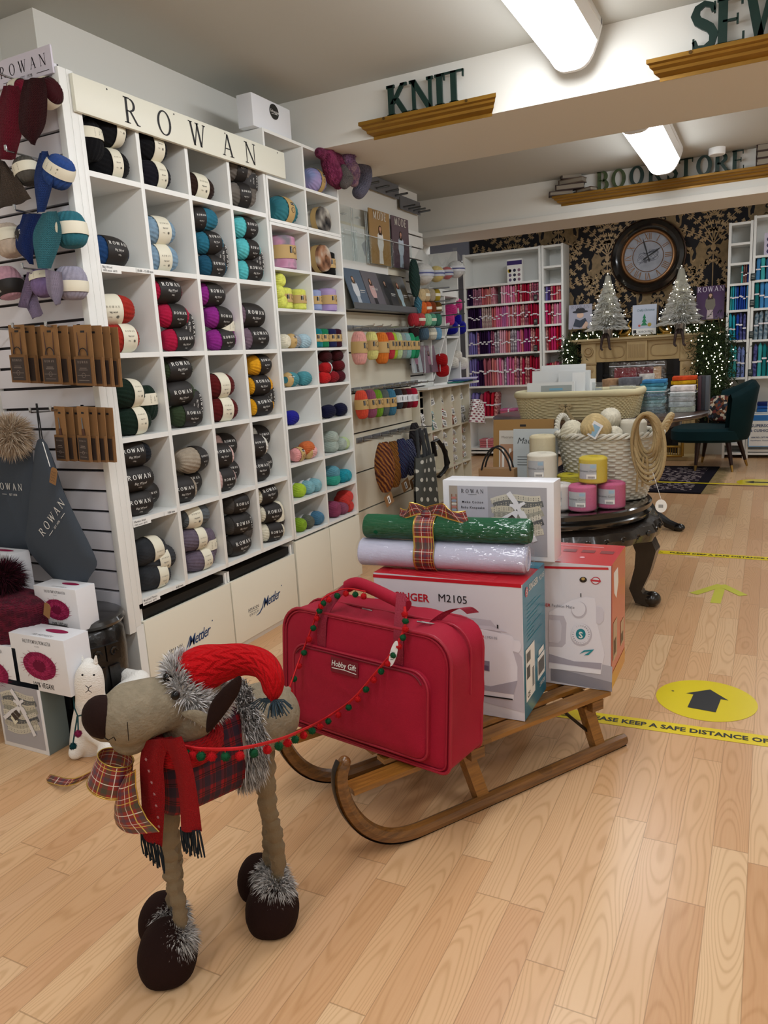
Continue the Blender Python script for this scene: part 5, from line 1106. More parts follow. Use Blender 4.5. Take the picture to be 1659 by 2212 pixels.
rows=[(632,[(908,'#cbb489','beige'),(917,'#bda47c','tan'),(929,'#a89c86','stone'),(940,'#a8902c','mustard')],'top'),(660,[(910,'#d0662c','orange'),(921,'#c2552a','rust'),(931,'#7a3a1c','chestnut'),(943,'#6a4a1c','brown')],'second'),(685,[(893,'#b0303a','red'),(907,'#b8484a','brick'),(921,'#8cc49c','mint'),(931,'#5c9a80','sage'),(943,'#3a7460','sea green')],'third'),(715,[(915,'#4c6272','denim'),(932,'#c0bdae','ivory'),(943,'#6c9ab8','sky blue')],'bottom')]
for v,lst,w in rows:
    a=P(lst[0][0]-6,v-6,x=XSF+.02); c=P(lst[-1][0]+14,v-8,x=XSF+.02); b=MB().m(METALD)
    b.tube([(XSF,a.y+.05,a.z),(XSF+.28,a.y+.12,a.z+.005)],.006,seg=6); b.tube([(XSF,c.y-.1,a.z),(XSF+.28,c.y-.1,a.z+.005)],.006,seg=6); b.bb(XSF,XSF+.01,a.y,c.y-.05,a.z-.01,a.z+.01); tag(b.build('prong_pair'),f'{w} pair of prongs holding little balls on the white slatwall','hook','prongs on the white slatwall')
    for i,(u,cc,n_) in enumerate(lst): o=hang(u,v+6,XSF+.13,.048,.12,cc,'c' if i%2 else None,f'{n_} little ball on the {w} prongs of the white slatwall',G,t0=-.2,t1=.2)
skein(893,562,640,XSF+.14,.06,['#0e2420','#1c4038','#12302a'],'dark green hanging skein left of the little balls',False,group='dark skeins beside the tray'); skein(903,640,682,XSF+.12,.05,['#3a6a7c','#2a5264','#4a8294'],'blue hanging skein below the dark green one',False,group='dark skeins beside the tray'); skein(893,700,730,XSF+.12,.06,['#1a0a0c','#2a1014'],'dark maroon skein hanging under the tray',False,group='dark skeins beside the tray')
# ---- low cubby unit and tall cubby unit
xl=P(905,835,y=6.25).x
yl0=6.25; yl1=P(1012,812,x=xl).y; zl=P(905,838,x=xl).z; zm=P(905,941,x=xl).z
ncol=5; YL_=[yl0+(yl1-yl0)*i/ncol for i in range(ncol+1)]
u4=cubby('divided_shelf',YL_,[.12,(zm+.12)/2-.05,zm,zl-.03],xl,xl+2.87,'low white divided shelf of small packets beyond the cream slatwall',m=CREAM,t=.014)
b=MB().m(LAM); b.bb(-2.87,xl+.09,yl0-.01,yl1+.06,zl-.02,zl); b.build('worktop',u4)
def packet(p,c,lab,sc=1,bagged=True):
    r=empty('craft_packet',p-V((0,0,.03*sc))); tag(r,lab,'packet','craft packets in the low divided shelf')
    b=MB().m(ymat(c)); b.ell(p,(.035*sc,.04*sc,.035*sc),12,8,fn=lambda q:1+.1*math.sin(q.x*7+q.z*5)); b.build('contents',r)
    b=MB().m(PAPERW); f=FR(p+V((.037*sc,0,0)),V((rnd.uniform(-.3,.3),1,rnd.uniform(-.3,.3))),V((-.2,0,1))); b.prism([(-.028*sc,-.02*sc),(.028*sc,-.02*sc),(.028*sc,.02*sc),(-.028*sc,.02*sc)],f,0,.001); b.m(INK)
    for i in range(6): b.rect((-.016+i*.006)*sc,-.014*sc,(-.013+i*.006)*sc,.0,f,.002)
    b.rect(-.02*sc,.005*sc,.02*sc,.009*sc,f,.002); b.build('label',r)
PC=[('#c9c4c0','clear'),('#8cc0c4','aqua'),('#b02a3c','red'),('#c08a78','copper'),('#d0cccc','silver')]
for i in range(ncol):
    yc=(YL_[i]+YL_[i+1])/2
    for j,zz in enumerate((zm+.05,zm+.14,zm+.27)): 
        if j==2 and i in(0,): continue
        packet(V((xl-.08-.01*j,yc+rnd.uniform(-.02,.02),zz)),PC[(i)][0] if j<2 else '#d8d4d0',f'{PC[i][1] if j<2 else "pale"} packet {["at the bottom","in the middle","near the top"][j]} of {nth(i)} upper compartment of the divided shelf',1.6)
    if i>=1:
        for j in range(5 if i>=3 else 2): packet(V((xl-.06,yc,zm-.075-.085*j)),['#d8d0cc','#c8a090','#e0dcd8'][(i+j)%3],f'{"white-labelled" } packet, {nth(j)} from the top in the {nth(i)} lower column',1.05)
xt2=-2.8; 
zt0=zl; yt0=P(930,700,x=xt2).y; yt1=P(992,700,x=xt2).y; ztop=P(988,543,x=xt2).z; zsh=[zt0,P(965,728,x=xt2).z,P(965,648,x=xt2).z,P(965,628,x=xt2).z+.0,ztop]
r=empty('cubby_shelf',(xt2-.15,(yt0+yt1)/2,zt0)); tag(r,'white cubby shelf with diagonal dividers standing on the low divided shelf','shelf unit')
ym=(yt0+yt1)/2; zz=[zt0+.008,P(965,728,x=xt2).z,P(965,640,x=xt2).z]
for y in (yt0,ym,yt1): MB().m(LAM).bb(xt2-.3,xt2,y-.01,y+.01,zt0,zz[2] if y!=yt1 else ztop-.0).build('upright',r)
MB().m(LAM).bb(xt2-.3,xt2,yt0,yt1,zz[2],zz[2]+.06).build('shelf_board',r)
for z in zz[:2]: MB().m(LAM).bb(xt2-.3,xt2,yt0,yt1,z-.009,z+.009).build('shelf_board',r)
b=MB().m(LAM); b.bb(xt2-.31,xt2-.3,yt0,yt1,zt0,ztop); b.build('back_panel',r)
for (ya,yb_q,z0,z1q) in ((yt0,ym,zz[0],zz[1]),(ym,yt1,zz[0],zz[1]),(ym,yt1,zz[1],zz[2])):
    f=lambda a,c,h=0:V((xt2-.29+h,a,c)); MB().m(LAM).prism([(ya,z0),(ya+.02,z0),(yb_q,z1q),(yb_q-.02,z1q)],f,0,.28).build('diagonal_divider',r)
for u,v,c,n_,s in ((983,659,'#c23a7c','magenta','at the top right'),(972,672,'#c23a7c','magenta','at the left'),(966,690,'#c23a7c','magenta','at the bottom left'),(982,690,'#16168a','royal blue','upper'),(974,708,'#16168a','royal blue','lower left'),(992,708,'#16168a','royal blue','lower right')):
    p=P(u,v,x=xt2-.05); o=ball(p,(rnd.random()*3,0,.2),.065,.15,c,None,style='B'); tag(o,f'{n_} yarn ball {s} of the pile in the diagonal cubby','yarn ball','yarn balls in the diagonal cubbies')
for u,v,n_ in ((985,770,'upper'),(978,785,'lower left'),(998,785,'lower right')): o=ball(P(u,v,x=xt2-.04),(rnd.random()*3,0,.2),.06,.13,'#dcd6ca',None); tag(o,f'ivory yarn ball, {n_} of three behind the blue folders','yarn ball','ivory yarn balls')
for u,v,n_ in ((953,778,'upper'),(956,800,'lower')): o=ball(P(u,v,x=xt2+.02),(rnd.random()*3,0,.2),.06,.13,'#a81418',None); tag(o,f'scarlet yarn ball, {n_} of two beside the pattern magazines','yarn ball','scarlet yarn balls')
for u0,u1,v0,v1,bg,lab in ((893,912,742,806,'#c4c8ce','pale pattern leaflet in a clear holder, left of the pink one'),(916,945,745,806,'#8a6c7c','dark pink pattern magazine in a clear holder on the worktop')):
    x=XSF+.08; a=P(u0,v1,x=x); c=P(u1,v0,x=x); w=c.y-a.y; h=c.z-a.z; magazine((x,a.y,a.z),(0,1,0),(-.15,0,1),w,h,bg,lab,None,fig=('#b07a90','#d0a090','#3a2420','#5a4a50'),group='pattern leaflets on the worktop',fh=.8)
    r=empty('magazine_holder',(x,a.y+w/2,a.z)); tag(r,'clear stand around the '+lab.split(' in ')[0],'holder','clear stands on the worktop'); b=MB().m(ACR); b.bb(x+.012,x+.016,a.y-.01,a.y+w+.01,a.z,a.z+h*.9); b.m(ACRE); b.bb(x+.011,x+.017,a.y-.012,a.y-.006,a.z,a.z+h*.9); b.bb(x+.011,x+.017,a.y+w+.006,a.y+w+.012,a.z,a.z+h*.9); b.build('pocket',r)
for k,(c,n_,dz) in enumerate((('#1e7a6c','teal','bottom'),('#1f4c8a','blue','middle'),('#c8c0dc','lilac','top'))):
    p=P(985+k*8,806,x=xl); b=MB().m(mat(c,.35)); b.box((xl-.02+.01*k,p.y+.03*k,zl+.008+k*.012),(.24,.42,.009),rot=.15*k,bev=.002); tag(b.build('folder'),f'{n_} folder, {dz} one of the pile on the low shelf worktop','folder','folders on the worktop')
# spotted fabric bag on the end
r=P(1030,916,x=xl+.1); b=MB().m(dotmat('#e6e2e0','#8a3a4a',5,.28)); Lp=[P(u,v,x=xl+.1) for u,v in ((1024,862),(1017,885),(1015,912))]; Rp=[P(u,v,x=xl+.1) for u,v in ((1034,868),(1042,890),(1046,915))]
b.grid(lambda u,v:ev(Lp,v).lerp(ev(Rp,v),u)+V((.06*math.sin(PI*u)**.5+.01*math.sin(9*u+4*v),0,0)),12,12,uvs=(1,1)); b.grid(lambda u,v:ev(Lp,v).lerp(ev(Rp,v),u)-V((.06*math.sin(PI*u)**.5,0,0)),12,12,flip=True); tag(b.build('fabric_bag'),'small white bag with red and grey dots at the end of the low shelf','bag')
# scarf and hats on top of the pigeonholes
xz=XF+.02
def rope(pts,rad,m,name,lab,cat,amp=.25,seg=16,n=24,flat=(1,1)):
    b=MB().m(m); chain(b,[(p,r_) for p,r_ in zip(pts,rad)],seg=seg,n=n); return tag(b.build(name),lab,cat)
PX=lambda u,v,x=xz:P(u,v,x=x)
b=MB().m(knit('#6a2444',n=18,c2='#8a3a5e')); chain(b,[(PX(672,324,XF-.1),.03),(PX(705,332),.045),(PX(712,352),.055),(PX(722,380),.06),(PX(730,395),.04)]); chain(b,[(PX(690,330),.03),(PX(722,345),.05),(PX(735,370),.05),(PX(738,390),.035)]); tag(b.build('knitted_scarf'),'plum cabled scarf draped over the top corner of the cubby box','scarf')
b=MB().m(knit('#7a5c78',n=18,c2='#a08088')); chain(b,[(PX(746,345,xz+.04),.04),(PX(760,370,xz+.04),.055),(PX(764,392,xz+.04),.035)]); o=b.build('bobble_hat'); tag(o,'lilac and grey bobble hat hanging right of the plum scarf','hat'); b=MB().m(mat('#8a6a90',1)); c=PX(750,342,xz+.05); b.ell(c,.045,12,8); fur(b,on_ell(c,(.042,)*3),700,.02,.004,[mat('#8a6a90',.95),mat('#a888a4',.95)],droop=0); b.build('pompom',o)
b=MB().m(knit('#6a6a7c',n=18)); chain(b,[(PX(775,350,xz),.04),(PX(788,372,xz),.05),(PX(785,400,xz),.045),(PX(775,415,xz),.045)]); tag(b.build('knitted_hat'),'blue-grey ribbed hat hanging at the right of the bobble hat','hat')
b=MB().m(knit('#6a6462',n=18)); chain(b,[(PX(742,362,xz+.06),.02),(PX(748,385,xz+.06),.045),(PX(744,398,xz+.06),.03)]); tag(b.build('knitted_mitten'),'taupe knitted loop hanging between the scarf and the bobble hat','knitwear')
# ================= BACK OF THE SHOP =================
YC=10.66
def yz(v,u=1160,y=YC): return P(u,v,y=y).z
def bookcase(x0,x1,zs,ztop,label,y=YC,d=.34,m=LAM,t=.03):
    r=empty('bookcase',((x0+x1)/2,y+d/2,0)); tag(r,label,'bookcase')
    for x in (x0+t/2,x1-t/2): MB().m(m).bb(x-t/2,x+t/2,y,y+d,0,ztop,bev=.002).build('side_panel',r)
    for z in zs+[ztop-.02,.06]: MB().m(m).bb(x0+t,x1-t,y+.005,y+d,z-.014,z+.014).build('shelf_board',r)
    MB().m(m).bb(x0,x1,y+d,y+d+.01,0,ztop).build('back_panel',r); return r
zsP=[yz(v) for v in (606.6,651,702.7,760.4)]+[P(1138,832.7,y=YC).z,P(1109,900.5,y=YC).z,P(1054,970,y=YC).z]
xa,xb1,xb2=-3.99,-2.86,-2.55; ztp=2.9
bookcase(xa,xb1,zsP,ztp,'wide white bookcase of pink and purple folded fabrics on the left of the back wall')
zsN=[P(1190,v,y=YC).z for v in (576,615,651,702,759,832)]+[.35]
bookcase(xb1+.01,xb2,zsN,ztp,'narrow white bookcase of pink fabrics right of the wide one')
_fb={}
def bolt_mesh(w,h,d=.2):
    k=(w,h,d)
    if k not in _fb:
        b=MB().m(mat('#888888',.9)); b.smooth=True
        def g(u,v):
            a=2*PI*v; e=.6; cx=abs(math.cos(a))**e*(1 if math.cos(a)>0 else -1); cy=abs(math.sin(a))**.25*(1 if math.sin(a)>0 else -1)
            tt=min(1,(1-u)*9)**.5 if u>.88 else 1
            return V((cx*w/2*(.9+.1*math.sin(u*9))*max(tt,.1),cy*d/2,h*u))
        b.grid(lambda u,v:g(u,v),10,16,cv=True,flip=True); _fb[k]=b.build('f',share=True,sharp=70)
        b=MB().m(mat('#f2eef2',.5)); b.box((0,0,h*.5),(w*1.04,d+.006,h*.055)); _fb[k+('b',)]=b.build('f',share=True)
    return _fb[k],_fb[k+('b',)]
WB=mat('#f2eef2',.5)
def fabmat(c,c2=None):
    return ymat((c,c2,38)) if c2 else mat(c,.85)
def bolts(x0,x1,z,cols,shelf,h=.295,y=YC+.13,case='',grp='',band=True,lean=0,skipw=None):
    n=len(cols); w=(x1-x0)/n
    for i,c in enumerate(cols):
        nm,c1,c2=(c+(None,))[:3]; me,mb_=bolt_mesh(round(w*.93,4),round(h,3))
        o=inst('fabric_bolt',me,None,(x0+w*(i+.5),y+rnd.uniform(-.012,.012),z+.0145),(0,rnd.uniform(-.03,.03)+lean,0),[fabmat(c1,c2)]); o.scale=(1,1,rnd.uniform(.93,1.04))
        if band: inst('paper_band',mb_,o,(0,0,rnd.uniform(-.03,.03)))
        tag(o,f'{nm} folded fabric, {nth(i)} from left, {shelf}, {case}','fabric',grp)
rb=random.Random(5)
DP=('deep purple','#2a1038');VI=('violet','#4a2a6a');LV=('lavender','#7a70b0');MFl=('mauve floral','#7a3a5a','#c88aa0');PL_=('plum floral','#5a1c3c','#b0607a');CO=('coral pink','#cc6a6e');SP=('salmon','#d88880');PK=('rose pink','#d86a94');BP=('bright pink','#d84a84');LP_=('pale pink','#e0a8b8');CR=('cream print','#d8c8bc','#b08a88');RD=('raspberry','#b41c44');CD=('cardinal red','#a01830');RF=('red floral','#8a1830','#e0a8a0');WH=('white floral','#ddd5d8','#8a7a8a');HP=('hot pink','#cc2a68');DKF=('dark floral','#3a1424','#c86a80');RS=('scarlet','#c21c30')
gp='folded fabrics in the wide pink bookcase'
c_='wide bookcase'
xi0,xi1=xa+.04,xb1-.04
X_=lambda u,v:P(u,v,y=YC).x
s1l=[DP]*3+[MFl]*5+[CO]*3+[SP]*2+[('rose floral','#c05a74','#e0a0a8')]*2; s1r=[LP_,LP_,PK,PK,LP_,PK,RF,RD,RF,CD,CD,RD,RF,DKF,DKF,DKF]
bolts(xi0,X_(1067,650),zsP[1],s1l,'first full shelf left group',case=c_,grp=gp,h=.235); bolts(X_(1080,650),xi1,zsP[1],s1r,'first full shelf right group',case=c_,grp=gp,h=.245)
bolts(xi0,xi1,zsP[2],[DP]*6+[VI]+[CR]*5+[CO]*2+[PK]*3+[('orchid pink','#c070a8')]*2+[PK,LP_,CO,LP_,RF,PK,RD,RF,RF,DKF,DKF,CD,RD,CD,RD,CD],'second full shelf',case=c_,grp=gp)
bolts(xi0,xi1,zsP[3],[LV]*4+[MFl]+[DP]*4+[VI]+[PL_]*2+[WH]*2+[LP_]*3+[CO,SP]+[WH]*3+[('orchid pink','#c070a8'),PK,CO]+[('magenta','#8a2468')]*3+[RF,RF,CD,CD],'third full shelf',case=c_,grp=gp,h=.32)
bolts(xi0,xi1,zsP[4],[LV]*3+[VI,DP,DP]+[('dusty rose','#a85c6a')]*3+[SP,CO,LP_,PK,LP_,WH,('orchid pink','#c070a8'),PK,PK,RF,MFl,RF,RD,RF,RF,CD,CD,RD,CD],'fourth full shelf',case=c_,grp=gp,h=.39)
bolts(xi0,X_(1072,880),zsP[5],[LV,LV,('dusty rose','#a85c6a'),RD,CD,RS,RF],'fifth full shelf',case=c_,grp=gp,h=.35,lean=.04)
def stack(x,y,z,cols,lab,w=.16,d=.2,t=.028,grp=None):
    for i,(nm,c) in enumerate(cols):
        b=MB().m(mat(c,.85)); b.box((x+rb.uniform(-.004,.004),y,z+t*(i+.5)),(w,d,t*.92),bev=.009); o=b.build('folded_fabric'); b=MB().m(WB); b.box((x+.02,y,z+t*(i+.5)),(.02,d+.004,t*.95),bev=.002); b.build('paper_band',o)
        tag(o,f'{nm} folded fabric, {nth(i)} from the bottom {lab}','fabric',grp or 'stacked folded fabrics in the wide bookcase')
stack(X_(1094,890),YC+.13,zsP[5]+.015,[('pink','#d4788c'),('striped pink','#c8647c'),('rose','#cc6a98')],'pile ending the fifth shelf',w=.22,t=.034)
stack(X_(1048,965),YC+.13,zsP[6]+.015,[('pink','#c86a74'),('salmon','#d07c80'),('coral','#cc7078'),('pale rose','#d08088')],'of the pile on the sixth shelf',w=.2,t=.032)
gn='folded fabrics in the narrow pink bookcase'; cn_='narrow pink bookcase'
a0,a1=xb1+.05,xb2-.04
for z,cols,h,sh in ((zsN[2],[LV,VI,RF,RD,SP,CO],.22,'third shelf'),(zsN[3],[HP,RD,RF,PK,LP_,PK],.29,'fourth shelf'),(zsN[4],[RF,CD,HP,HP,RS,RD],.33,'fifth shelf'),(zsN[5],[CD,RD,SP,CO,PK,PL_],.3,'sixth shelf')): bolts(a0,a1,z,cols,sh,h=h,case=cn_,grp=gn,band=h>.2)
for k,v in enumerate((643,695,752)):
    p=P(1157,v,y=YC-.005); b=MB().m(mat('#1e1c20',.5)); b.box((p.x,YC-.006,p.z),(.055,.006,.085),bev=.003); b.m(INKW); f=FR((p.x,YC-.0095,p.z),(1,0,0),(0,0,1)); [b.line2([(-.018,.02-.018*i),(.016,.02-.018*i)],.003,f) for i in range(3)]; tag(b.build('shelf_tag'),f'small black price tag on the wide pink bookcase post, {nth(k)} from the top','price tag','black price tags on the pink bookcase')
# craft kit box on the top shelf
a=P(1096,610,y=YC+.03); c=P(1127,561,y=YC+.03); b=MB().m(PAPERW); b.bb(a.x,c.x,YC+.03,YC+.12,zsP[0]+.015,c.z+.02); f=FR((a.x,YC+.03,zsP[0]+.015),(1,0,0),(0,0,1)); w=c.x-a.x; h=c.z-a.z
b.m(mat('#3a2a6a',.5)).rect(0,h*.82,w,h*1.02,f); b.m(mat('#d8b43a',.5)).disc(w*.15,h*.55,w*.12,f,.002)
for i in range(9): b.m(mat(['#6a5a7a','#2c2c44','#8a6a7c'][i%3],.5)).disc(w*(.2+.3*(i%3)),h*(.12+.22*(i//3)),w*.10,f,.002,10)
tag(b.build('craft_kit_box'),'white and purple craft kit box alone on the top shelf of the pink bookcase','box')
# right bookcases
xr0,xr1,xr2=-.515,-.245,.95
zr=[P(1600,v,y=YC).z for v in (528,572,616,671,735,817)]+[P(1645,891,y=YC).z]
b_r=[P(1567+8,v,y=YC).z for v in (529,572,616,673,738)]
bookcase(xr0,xr1,b_r+[P(1580,818,y=YC).z,.18],2.9,'narrow white bookcase of blue fabrics right of the fireplace')
zw=[P(1650,v,y=YC).z for v in (553,606,667,735,815,893)]+[.1]
bookcase(xr1+.005,xr2,zw,2.95,'wide white bookcase of blue fabrics cut off by the right edge')
AQ=('aqua','#48b0b0');TL=('teal','#1c7c80');CB=('cobalt blue','#2a4c9c');RB=('royal blue','#2448a8');SK=('sky blue','#4a90c8');GB=('grey-blue floral','#4a6a80','#a8b8c0');PW=('periwinkle','#8090c8');NV=('navy floral','#2a2c5c','#6a6ca8');TQ=('turquoise','#2aa4b8');BR_=('burgundy floral','#4a1c2c','#a87a70');STL=('steel blue','#3c6a8c')
gb='folded fabrics in the narrow blue bookcase'; cb_='narrow blue bookcase'
bolts(xr0+.15,xr1-.03,b_r[2],[AQ,BR_,BR_,CB],'third shelf',h=.23,case=cb_,grp=gb); bolts(xr0+.035,xr1-.03,b_r[3],[AQ,TQ,SK,RB,CB,RB,CB,SK],'fourth shelf',h=.31,case=cb_,grp=gb); bolts(xr0+.035,xr1-.04,b_r[4],[TQ,TQ,RB,NV,NV],'fifth shelf',h=.33,case=cb_,grp=gb); bolts(xr0+.035,xr1-.04,P(1580,818,y=YC).z,[AQ,AQ,PW,PW],'sixth shelf',h=.40,case=cb_,grp=gb,lean=.03)
gw='folded fabrics in the wide blue bookcase'; cw_='wide blue bookcase'
q0=xr1+.04
for z,cols,h,sh in ((zw[1],[SK,AQ,STL,GB,GB,SK,CB,SK],.27,'second shelf'),(zw[2],[TL,SK,SK,SK,TQ,TQ,CB,SK],.32,'third shelf'),(zw[3],[GB,GB,GB,GB,SK,GB,SK,STL],.35,'fourth shelf'),(zw[4],[NV,AQ,TL,TL,GB,SK,SK,CB],.42,'fifth shelf')): bolts(q0,q0+.055*8,z,cols,sh,h=h,case=cw_,grp=gw)
stack(P(1650,885,y=YC).x+.03,YC+.13,zw[5]+.015,[('sky blue','#2f6cb0'),('cornflower blue','#2a5aa8'),('navy spotted','#1a2a68')],'of the pile in the wide blue bookcase',w=.22,t=.04,grp='stacked blue fabrics')
b=MB().m(mat('#cfc8dc',.4)); a=P(1650,548,y=YC+.05); b.bb(a.x,a.x+.2,YC+.05,YC+.09,zw[0]+.015,zw[0]+.27); b.m(mat('#3a3460',.5)); f=FR((a.x,YC+.05,zw[0]+.015),(1,0,0),(0,0,1)); [b.disc(.05+.06*(i%3),.04+.07*(i//3),.025,f,.002,8) for i in range(9)]; tag(b.build('pattern_book'),'purple patterned book on the top shelf at the right edge','book')
for k,v in enumerate((598,655,723,805)):
    p=P(1627-k*2,v,y=YC-.005); b=MB().m(mat('#14282a',.5)); b.box((p.x,YC-.006,p.z),(.055,.006,.085),bev=.003); b.m(INKW); f=FR((p.x,YC-.0095,p.z),(1,0,0),(0,0,1)); [b.line2([(-.018,.02-.018*i),(.016,.02-.018*i)],.003,f) for i in range(3)]; tag(b.build('shelf_tag'),f'small black price tag on the blue bookcase post, {nth(k)} from the top','price tag','black price tags on the blue bookcase')
# blue poster low on the right bookcase
a=P(1615,965,y=YC-.02); c=P(1700,905,y=YC-.02); b=MB().m(PAPERW); b.bb(a.x,a.x+.5,YC-.03,YC-.015,a.z,a.z+.43); f=FR((a.x,YC-.03,a.z),(1,0,0),(0,0,1)); b.m(mat('#8ab4d8',.4)); b.line2([(.006,.006),(.494,.006),(.494,.424),(.006,.424),(.006,.006)],.012,f,.001)
b.m(mat('#2a78c0',.4)).rect(.05,.33,.30,.40,f,.002); b.m(mat('#1c3c6c',.5)); b.mesh2(text2('SUPERSOFT TOY',.052,'LEFT',bold=.02),lambda p,q:f(.03+p,.25+q,.002)); b.mesh2(text2('& CUSHION FILLING',.046,'LEFT',bold=.02),lambda p,q:f(.02+p,.19+q,.002)); b.mesh2(text2('100% RE-LOFT PROTECTED',.026,'LEFT',bold=.02),lambda p,q:f(.03+p,.11+q,.002)); b.mesh2(text2('Hypoallergenic  Washable',.02,'LEFT'),lambda p,q:f(.03+p,.075+q,.002)); tag(b.build('poster'),'white and blue poster about toy and cushion filling below the blue fabrics','poster')
# ---------- fireplace ----------
STONE=mat('#c2a878',.55,bump=.15,bs=30,var=.06); ST2=mat('#b0956a',.5)
zmn=1.615; xf0,xf1=-2.50,-.53; yf=10.72
r=empty('fireplace',((xf0+xf1)/2,10.88,0)); tag(r,'cream stone fireplace surround with a dark grate under the wall clock','fireplace')
b=MB().m(mat('#cdb88c',.45)); b.bb(xf0,xf1,yf-.06,YB-.03,zmn-.03,zmn,bev=.006); b.bb(xf0+.05,xf1-.05,yf-.02,YB-.03,zmn-.06,zmn-.03,bev=.006); b.build('mantel_shelf',r)
xs0,xs1=P(1255,760,y=yf).x,P(1505,760,y=yf).x; zl_=P(1290,783,y=yf).z
b=MB().m(STONE); b.bb(xs0,xs1,yf+.02,YB-.03,zl_,zmn-.06,bev=.004); b.build('frieze',r)
for x0,x1 in ((xs0,xs0+.2),(xs1-.2,xs1)):
    b=MB().m(STONE); b.bb(x0,x1,yf,YB-.03,0,zmn-.06,bev=.006); xc=(x0+x1)/2; M=Matrix.Rotation(PI/2,3,'X')
    b.m(ST2); b.lathe([(.0,.012),(.03,.016),(.045,.006),(.05,.02),(.065,.02),(.07,0)],(xc,yf,zmn-.17),axis=M,seg=24,cap=False); b.bb(x0-.01,x1+.01,yf-.012,yf+.02,zl_-.03,zl_,bev=.004)
    for q in range(3): b.bb(x0+.04+.045*q,x0+.06+.045*q,yf-.01,yf,.2,zl_-.12,bev=.005)
    b.lathe([(.07,0),(.05,.015),(.0,.02)],(xc,yf,zl_-.1),axis=M,seg=24,cap=False); b.build('pilaster',r)
xc=(xs0+xs1)/2; b=MB().m(STONE); b.bb(xc-.13,xc+.13,yf-.01,yf+.03,zl_-.0,zmn-.06,bev=.004); b.m(ST2); [b.bb(xc-.11+.022*i,xc-.100+.022*i,yf-.016,yf-.01,zl_+.04,zmn-.1) for i in range(10)]; b.build('centre_block',r)
for s in (-1,1):
    x0=xc+s*.16; x1=xc+s*(abs(xs1-xc)-.23); f=FR(((x0+x1)/2,yf+.02,(zl_+zmn-.06)/2),(1,0,0),(0,0,1)); w=abs(x1-x0)/2; h=.075; b=MB().m(ST2)
    b.tube([f(w*.95*math.copysign(abs(math.cos(t))**.35,math.cos(t)),h*math.copysign(abs(math.sin(t))**.8,math.sin(t)),.002) for t in [k*PI/16 for k in range(32)]],.008,seg=6,closed=True); b.build('carved_panel',r)
b=MB().m(mat('#0d0d10',.25,coat=.4)); b.bb(xs0+.28,xs1-.28,YB-.2,YB-.03,.0,zl_); b.m(mat('#121216',.3)); b.bb(xs0+.2,xs0+.28,yf+.04,YB-.03,0,zl_); b.bb(xs1-.28,xs1-.2,yf+.04,YB-.03,0,zl_); b.bb(xs0+.28,xs1-.28,yf+.08,yf+.1,zl_-.2,zl_-.17); b.build('firebox',r)
b=MB().m(STONE); b.bb(xs0-.05,xs1+.05,10.4,yf+.3,0,.05,bev=.004); b.build('hearth',r)
a=P(1436,990,y=10.42); c=P(1475,965,y=10.42)
b=MB().m(mat('#a8843c',.3,metal=.9)); b.tube([(a.x-.5,10.36,.07),(c.x,10.36,.07)],.018,seg=8); b.tube([(a.x-.5,10.36,.19),(c.x,10.36,.19)],.015,seg=8)
for i in range(26): xx=a.x-.5+(c.x-a.x+.5)*i/25; b.tube([(xx,10.36,.07),(xx,10.36,.19)],.006,seg=6)
b.tube([(c.x,10.36,.07),(c.x,10.36,.24)],.02,seg=8); tag(b.build('fender'),'brass fender railing in front of the fireplace','fender')
# clock
cc=P(1400,554,y=YB-.03); Rk=.475
r=empty('wall_clock',(cc.x,YB-.03,cc.z)); tag(r,'large round wall clock with black rim and Roman numerals on the damask wallpaper','clock')
M=Matrix.Rotation(PI/2,3,'X')
b=MB().m(mat('#15100e',.2,coat=.7)); b.lathe([(Rk*.72,.03),(Rk*.76,.06),(Rk*.85,.085),(Rk*.95,.075),(Rk*.985,.05),(Rk,.03),(Rk,0)],cc,axis=M,seg=64,cap=False); b.m(mat('#4a3022',.35,metal=.4)); b.lathe([(Rk*.985,.052),(Rk*1.0,.05),(Rk*1.01,.03),(Rk*1.01,0)],cc,axis=M,seg=64,cap=False); b.build('outer_rim',r)
b=MB().m(mat('#9c7048',.35,metal=.6)); b.lathe([(Rk*.64,.02),(Rk*.67,.045),(Rk*.70,.05),(Rk*.73,.03)],cc,axis=M,seg=64,cap=False); b.lathe([(Rk*.40,.012),(Rk*.41,.018),(Rk*.42,.012)],cc,axis=M,seg=48,cap=False); b.build('brass_ring',r)
b=MB().m(mat('#a3a7b2',.5,var=.18,vs=7)); b.lathe([(0,.01),(Rk*.66,.01)],cc,axis=M,seg=48,cap=False); f=FR((cc.x,YB-.042,cc.z),(1,0,0),(0,0,1)); b.m(mat('#5c5f6c',.6))
for k in range(7):
    pts=[(Rk*.33*math.cos(t+k)*(.5+.4*math.sin(3*t+k)),Rk*.3*math.sin(t*1.1+k)*(.6+.3*math.cos(2*t+k*2))) for t in [i*.35 for i in range(16)]]; b.line2(pts,.0035,f,.001)
NUM=['XII','I','II','III','IIII','V','VI','VII','VIII','IX','X','XI']; b.m(mat('#8a6440',.4,metal=.5))
